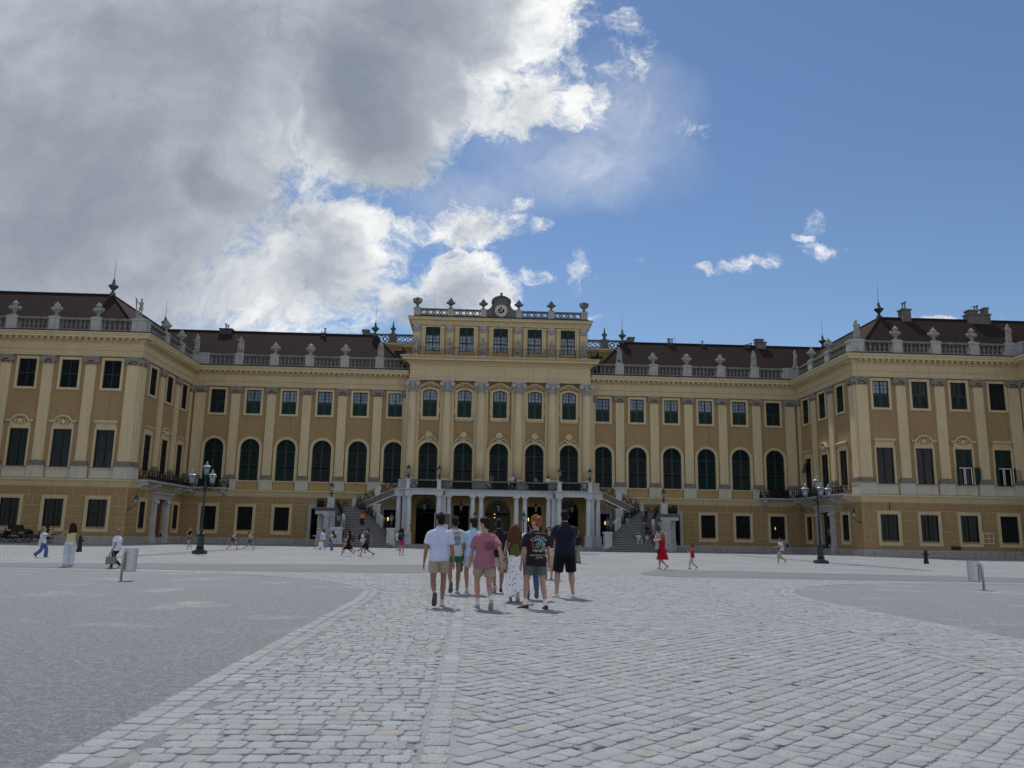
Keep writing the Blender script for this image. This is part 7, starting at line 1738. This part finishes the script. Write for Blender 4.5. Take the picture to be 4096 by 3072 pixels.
# setts of the central path: every stone is raised and slightly domed
def stones():
    C = []   # (cx, cy, half length, half width, angle)
    rnd = random.Random(11)
    def straight(x0, x1, y0, y1, rw=.155, edge=None):
        y = y0; k = 0
        while y < y1:
            h = rw*rnd.uniform(.92, 1.1); x = x0-rnd.uniform(0, .1); lim = x1
            while x < lim:
                w = rnd.uniform(.13, .215)
                c = x+w/2
                if x < x1 and x+w > x1: w = max(.08, x1-x); c = x+w/2
                if x < x0 < x+w-.05: w = x+w-x0; x = x0; c = x+w/2
                if x0-.001 <= x and x+w <= x1+.001 and abs(c)+w*.25 < xe(y+h/2)-.39: C.append((c, y+h/2, w/2, h/2, rnd.uniform(-.03, .03)))
                x += w
            y += h
    Y0, Y1 = 2.6, 27.2
    straight(-12, -2.98, Y0, Y1); straight(2.90, 12, Y0, Y1)
    for x0, x1 in ((-2.95, -2.78), (2.69, 2.87)):
        y = Y0
        while y < Y1: h = rnd.uniform(.15, .24); C.append(((x0+x1)/2, y+h/2, (x1-x0)/2, h/2, rnd.uniform(-.02, .02))); y += h
    a = R(45); ca, sa = math.cos(a), math.sin(a); p = .158; n = int(40/p)
    for i in range(-n, n):
        off = rnd.uniform(0, p); u = -40.
        v = i*p
        while u < 40:
            w = rnd.uniform(.13, .20); c = u+w/2; x, y = c*ca-v*sa, c*sa+v*ca+14; u += w
            if -2.74 < x < 2.66 and Y0 < y < Y1: C.append((x, y, w/2, p/2, a+rnd.uniform(-.04, .04)))
    # triangular fillers along the strips become small squared stones
    for e in (-1, 1):   # two border courses that follow the curved edge
        for o in (.10, .29):
            y = Y0; px, py = xe(y)-o, y
            while y < 27.0:
                stp = rnd.uniform(.15, .24); d = .02
                tx, ty = xe(y+d)-xe(y), d; l = math.hypot(tx, ty); yy = y+stp*ty/l
                qx = xe(yy)-o*(1+0*l); nx, ny = ty/l, -tx/l
                mx, my = (xe(y)+xe(yy))/2-o*nx, (y+yy)/2-o*ny
                if mx < 22: C.append((e*mx, my, stp/2, .088, e*math.atan2(ty, tx) if e > 0 else PI-math.atan2(ty, tx)))
                y = yy
    C = np.array(C); n = len(C); g = np.random.default_rng(5)
    # eight-sided outline with cut corners and jitter
    gx = .006; hx, hy = C[:, 2]-gx, C[:, 3]-gx; ct = np.minimum(hx, hy)*g.uniform(.14, .42, (n,))
    px = np.stack([hx-ct, hx, hx, hx-ct, -hx+ct, -hx, -hx, -hx+ct], 1); py = np.stack([-hy, -hy+ct, hy-ct, hy, hy, hy-ct, -hy+ct, -hy], 1)
    px = px+g.normal(0, .006, px.shape); py = py+g.normal(0, .006, py.shape)
    c, s = np.cos(C[:, 4])[:, None], np.sin(C[:, 4])[:, None]
    hgt = g.normal(.0085, .0018, (n, 1)).clip(.005, .013); tx, ty = g.normal(0, .012, (n, 1)), g.normal(0, .012, (n, 1))
    V = []
    for k, z in ((1., None), (.965, .74), (.90, .97), (.0, 1.)):
        X, Y = px*k, py*k
        if k == 0.: X, Y = X[:, :1], Y[:, :1]
        wx, wy = C[:, :1]+X*c-Y*s, C[:, 1:2]+X*s+Y*c
        zz = np.full(wx.shape, .0045) if z is None else .0045+hgt*z+tx*X+ty*Y
        V.append(np.stack([wx, wy, zz], 2))
    V = np.concatenate(V, 1); m = V.shape[1]; F = []
    for r in (0, 8):
        for j in range(8): F.append((r+j, r+(j+1) % 8, r+8+(j+1) % 8, r+8+j))
    F4 = np.array(F); F3 = np.array([(16+j, 16+(j+1) % 8, 24) for j in range(8)])
    base = (np.arange(n)*m)[:, None, None]; q = (F4[None]+base).reshape(-1, 4); t = (F3[None]+base).reshape(-1, 3)
    me = bpy.data.meshes.new('cobbled_path'); vv = V.reshape(-1, 3); me.vertices.add(len(vv)); me.vertices.foreach_set('co', vv.ravel())
    li = np.concatenate([q.ravel(), t.ravel()]); me.loops.add(len(li)); me.loops.foreach_set('vertex_index', li)
    st = np.concatenate([np.arange(len(q))*4, len(q)*4+np.arange(len(t))*3]); me.polygons.add(len(st)); me.polygons.foreach_set('loop_start', st)
    me.update(calc_edges=True); me.validate(); me.polygons.foreach_set('use_smooth', [True]*len(me.polygons)); me.materials.append(M['sett'])
    o = bpy.data.objects.new('cobbled_path', me); COL.objects.link(o); struct(o); print('setts', n)
stones()
# ------------------------------------------------------------------ camera, sun, sky
cam = bpy.data.cameras.new('camera'); co = bpy.data.objects.new('camera', cam); COL.objects.link(co)
a, b, r = YAW, PITCH, ROLL
r0 = Vector((math.cos(a), -math.sin(a), 0)); u0 = Vector((-math.sin(a)*math.sin(b), -math.cos(a)*math.sin(b), math.cos(b))); f0 = Vector((math.sin(a)*math.cos(b), math.cos(a)*math.cos(b), math.sin(b)))
rt = r0*math.cos(r)-u0*math.sin(r); upv = r0*math.sin(r)+u0*math.cos(r)
mw = Matrix((rt, upv, -f0)).transposed().to_4x4(); mw.translation = (CAMX, 0, CAMZ); co.matrix_world = mw
cam.sensor_fit = 'HORIZONTAL'; cam.sensor_width = 36; cam.lens = 36*FPX/4096; cam.clip_start = .05; cam.clip_end = 5000
SC.camera = co
SUNDIR = Vector((-.15, .58, 1)).normalized()   # towards the sun
sl = bpy.data.lights.new('sun', 'SUN'); so = bpy.data.objects.new('sun', sl); COL.objects.link(so); sl.energy = SUN_E; sl.angle = R(1.2); sl.color = (1, .95, .88)
so.rotation_euler = SUNDIR.to_track_quat('Z', 'Y').to_euler(); so.location = (0, 40, 80)
w = bpy.data.worlds.new('World'); SC.world = w; w.use_nodes = True; nt = w.node_tree; nt.nodes.clear()
out = N(nt, 'ShaderNodeOutputWorld'); bg1 = N(nt, 'ShaderNodeBackground'); bg2 = N(nt, 'ShaderNodeBackground'); mx = N(nt, 'ShaderNodeMixShader')
sky = N(nt, 'ShaderNodeTexSky', sky_type='NISHITA'); sky.sun_disc = False; sky.sun_elevation = math.asin(SUNDIR.z); sky.sun_rotation = math.atan2(SUNDIR.x, SUNDIR.y); sky.altitude = 200; sky.air_density = 1.; sky.dust_density = .2; sky.ozone_density = 2.5
hs = N(nt, 'ShaderNodeHueSaturation'); hs.inputs['Saturation'].default_value = 1.09; hs.inputs['Hue'].default_value = .502; hs.inputs['Value'].default_value = .87; L(nt, sky.outputs[0], hs.inputs['Color']); L(nt, hs.outputs[0], bg1.inputs[0]); bg1.inputs[1].default_value = SKY_S; bg2.inputs[1].default_value = CLOUD_S
dirv = N(nt, 'ShaderNodeTexCoord').outputs['Generated']
sx = N(nt, 'ShaderNodeSeparateXYZ'); L(nt, dirv, sx.inputs[0]); dx, dy, dz = sx.outputs
yy = math_(nt, 'MAXIMUM', dy, .06); px, pz = math_(nt, 'DIVIDE', dx, yy), math_(nt, 'DIVIDE', dz, yy)
cb = N(nt, 'ShaderNodeCombineXYZ'); L(nt, px, cb.inputs[0]); L(nt, pz, cb.inputs[1]); pv = cb.outputs[0]
def raydir(x, y):
    X, Y = x-2048, y-1536; X0 = X*math.cos(r)-Y*math.sin(r); Y0 = X*math.sin(r)+Y*math.cos(r)
    d = f0*FPX+r0*X0-u0*Y0; return d.x/d.y, d.z/d.y
def wn(vec, scale, detail, rough, off=0.):
    n = N(nt, 'ShaderNodeTexNoise'); n.inputs['Scale'].default_value = scale; n.inputs['Detail'].default_value = detail; n.inputs['Roughness'].default_value = rough
    ad = N(nt, 'ShaderNodeVectorMath', operation='ADD'); ad.inputs[1].default_value = (off, off*.7, off*.3); L(nt, vec, ad.inputs[0]); L(nt, ad.outputs[0], n.inputs['Vector']); return n
w1 = wn(pv, 3.2, 8, .6, 3.1); w2 = wn(pv, 16., 6, .6, 9.)
def warp(v, n, k):
    m1 = N(nt, 'ShaderNodeVectorMath', operation='SUBTRACT'); L(nt, n.outputs['Color'], m1.inputs[0]); m1.inputs[1].default_value = (.5, .5, .5)
    m2 = N(nt, 'ShaderNodeVectorMath', operation='MULTIPLY_ADD'); L(nt, m1.outputs[0], m2.inputs[0]); m2.inputs[1].default_value = (k, k*.75, 0); L(nt, v, m2.inputs[2]); return m2.outputs[0]
wv = warp(warp(pv, w1, .20), w2, .045)
K = 1.8517
def blob(v, cx, cy, rx, ry, wgt, soft=1.5, rot=0.):
    """ellipse given by its centre and radii as seen in the sky, kept as world directions"""
    c = raydir(cx*K, cy*K); e = raydir((cx+rx)*K, cy*K); f = raydir(cx*K, (cy-ry)*K)
    m = N(nt, 'ShaderNodeMapping', vector_type='TEXTURE'); m.inputs['Location'].default_value = (c[0], c[1], 0); m.inputs['Rotation'].default_value = (0, 0, rot)
    m.inputs['Scale'].default_value = (abs(e[0]-c[0]), abs(f[1]-c[1]), 1); L(nt, v, m.inputs['Vector'])
    ln = N(nt, 'ShaderNodeVectorMath', operation='LENGTH'); L(nt, m.outputs[0], ln.inputs[0])
    return math_(nt, 'MULTIPLY', math_(nt, 'MULTIPLY', math_(nt, 'SUBTRACT', 1.25, ln.outputs['Value'], True), soft, True), wgt)
def acc(lst, op='MAXIMUM'):
    o = lst[0]
    for q in lst[1:]: o = math_(nt, op, o, q)
    return o
COV = [(20, 330, 780, 600, 1.9, .9), (640, 70, 470, 250, 1.6, 1.2), (1020, 20, 250, 190, 1.25), (820, 200, 250, 190, 1.5), (1090, 215, 190, 95, 1., 1.5, .25), (1235, 215, 105, 60, .85), (930, 320, 130, 60, .8, 1.5, .3), (1345, 155, 125, 85, .76, 1., .6), (1360, 60, 62, 85, .56, 1.), (1210, 130, 90, 60, .7, 1.2), (600, 560, 300, 190, 1.), (760, 470, 110, 70, .95),
       (1000, 475, 175, 72, .85, 1.1), (1140, 425, 55, 25, .5), (1190, 480, 40, 22, .5), (1000, 630, 120, 95, 1., 2.5), (985, 560, 45, 42, .9, 2.5), (1150, 608, 55, 26, .72), (860, 650, 120, 60, 1.), (1625, 572, 78, 24, .62, 1., .4), (1748, 528, 56, 26, .60, 1.), (1730, 465, 44, 34, .42, 1.), (1712, 496, 24, 12, .55), (1260, 598, 46, 42, .52, 1.), (1395, 572, 20, 12, .46), (1505, 300, 50, 55, .48, 1., .6), (1545, 595, 30, 15, .42),
       (2060, 674, 85, 16, .9), (1285, 697, 34, 16, .6), (2150, 668, 45, 10, .4)]
cov = acc([blob(wv, *c) for c in COV])
fb = wn(pv, 7., 12, .64, 21.).outputs['Fac']; fb2 = wn(wv, 27., 12, .72, 5.).outputs['Fac']
n1 = math_(nt, 'SUBTRACT', fb, .5); n2 = math_(nt, 'SUBTRACT', fb2, .5)
nz = math_(nt, 'ADD', math_(nt, 'MULTIPLY', n1, 1.5), math_(nt, 'MULTIPLY', n2, 1.9))
dens = math_(nt, 'ADD', cov, nz)
def sstep(x, a, b):
    n = N(nt, 'ShaderNodeMapRange', interpolation_type='SMOOTHSTEP'); n.inputs['From Min'].default_value = a; n.inputs['From Max'].default_value = b; L(nt, x, n.inputs['Value']); return n.outputs['Result']
alpha = math_(nt, 'MULTIPLY', sstep(dens, .30, 1.0), sstep(cov, .0, .16))
veil = math_(nt, 'MULTIPLY', acc([blob(wv, *c) for c in ((1270, 340, 230, 110, 1., 1.), (1350, 240, 150, 120, .9, 1.), (1020, 400, 200, 60, .8, 1.))]), math_(nt, 'MULTIPLY', wn(wv, 9., 10, .62, 40.).outputs['Fac'], .75))
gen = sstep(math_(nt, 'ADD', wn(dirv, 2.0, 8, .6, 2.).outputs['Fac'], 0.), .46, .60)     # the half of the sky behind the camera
front = sstep(dy, .05, .22)
def lerp(a, b, f): return math_(nt, 'ADD', a, math_(nt, 'MULTIPLY', math_(nt, 'SUBTRACT', b, a), f))
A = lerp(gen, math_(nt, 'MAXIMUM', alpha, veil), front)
DARK = [(60, 380, 640, 430, .52, .8), (330, 100, 500, 240, .53, .8), (810, 190, 190, 230, .62, .9, .5), (900, 40, 200, 150, .56, .9), (400, 400, 190, 85, .60, .8, -.55), (50, 300, 90, 70, .56, .8), (40, 580, 560, 230, .50, .8), (690, 600, 130, 90, .30, 1.), (860, 670, 80, 40, .3, 1.2), (985, 640, 80, 45, .22)]
dk = acc([blob(wv, *c) for c in DARK])
tex = math_(nt, 'SUBTRACT', wn(wv, 9., 12, .62, 70.).outputs['Fac'], .5)
calm = math_(nt, 'SUBTRACT', 1.1, math_(nt, 'MULTIPLY', dk, 1.9), True)      # the grey masses are smooth, the sunlit rims are broken up
br = math_(nt, 'SUBTRACT', math_(nt, 'ADD', .86, math_(nt, 'MULTIPLY', math_(nt, 'ADD', tex, math_(nt, 'MULTIPLY', n2, .5)), math_(nt, 'ADD', .13, math_(nt, 'MULTIPLY', calm, 1.05)))), dk)
br = math_(nt, 'SUBTRACT', br, math_(nt, 'MULTIPLY', sstep(dens, .9, 1.6), .10))
cc = ramp(nt, br, [(.12, (.212, .246, .302)), (.36, (.31, .352, .412)), (.60, (.465, .507, .562)), (.80, (.70, .73, .76)), (1., (.97, .975, .975))])
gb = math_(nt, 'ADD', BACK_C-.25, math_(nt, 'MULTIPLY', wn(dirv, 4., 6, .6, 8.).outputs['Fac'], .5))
cg = N(nt, 'ShaderNodeCombineColor'); [L(nt, gb, cg.inputs[k]) for k in (0, 1, 2)]      # unseen clouds behind the camera, brightened to light the facade and ground
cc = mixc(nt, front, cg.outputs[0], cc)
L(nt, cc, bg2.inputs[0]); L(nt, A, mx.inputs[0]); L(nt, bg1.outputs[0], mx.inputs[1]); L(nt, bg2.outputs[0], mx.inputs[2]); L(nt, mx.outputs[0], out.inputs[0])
w.cycles.sampling_method = 'MANUAL'; w.cycles.sample_map_resolution = 1024
vs = SC.view_settings; vs.view_transform = 'Standard'; vs.look = 'None'; vs.exposure = EXPO; vs.gamma = 1; vs.use_curve_mapping = False
SC.cycles.max_bounces = 6; SC.cycles.diffuse_bounces = 3; SC.cycles.glossy_bounces = 3; SC.cycles.transparent_max_bounces = 6
print('objects', len(SC.objects))
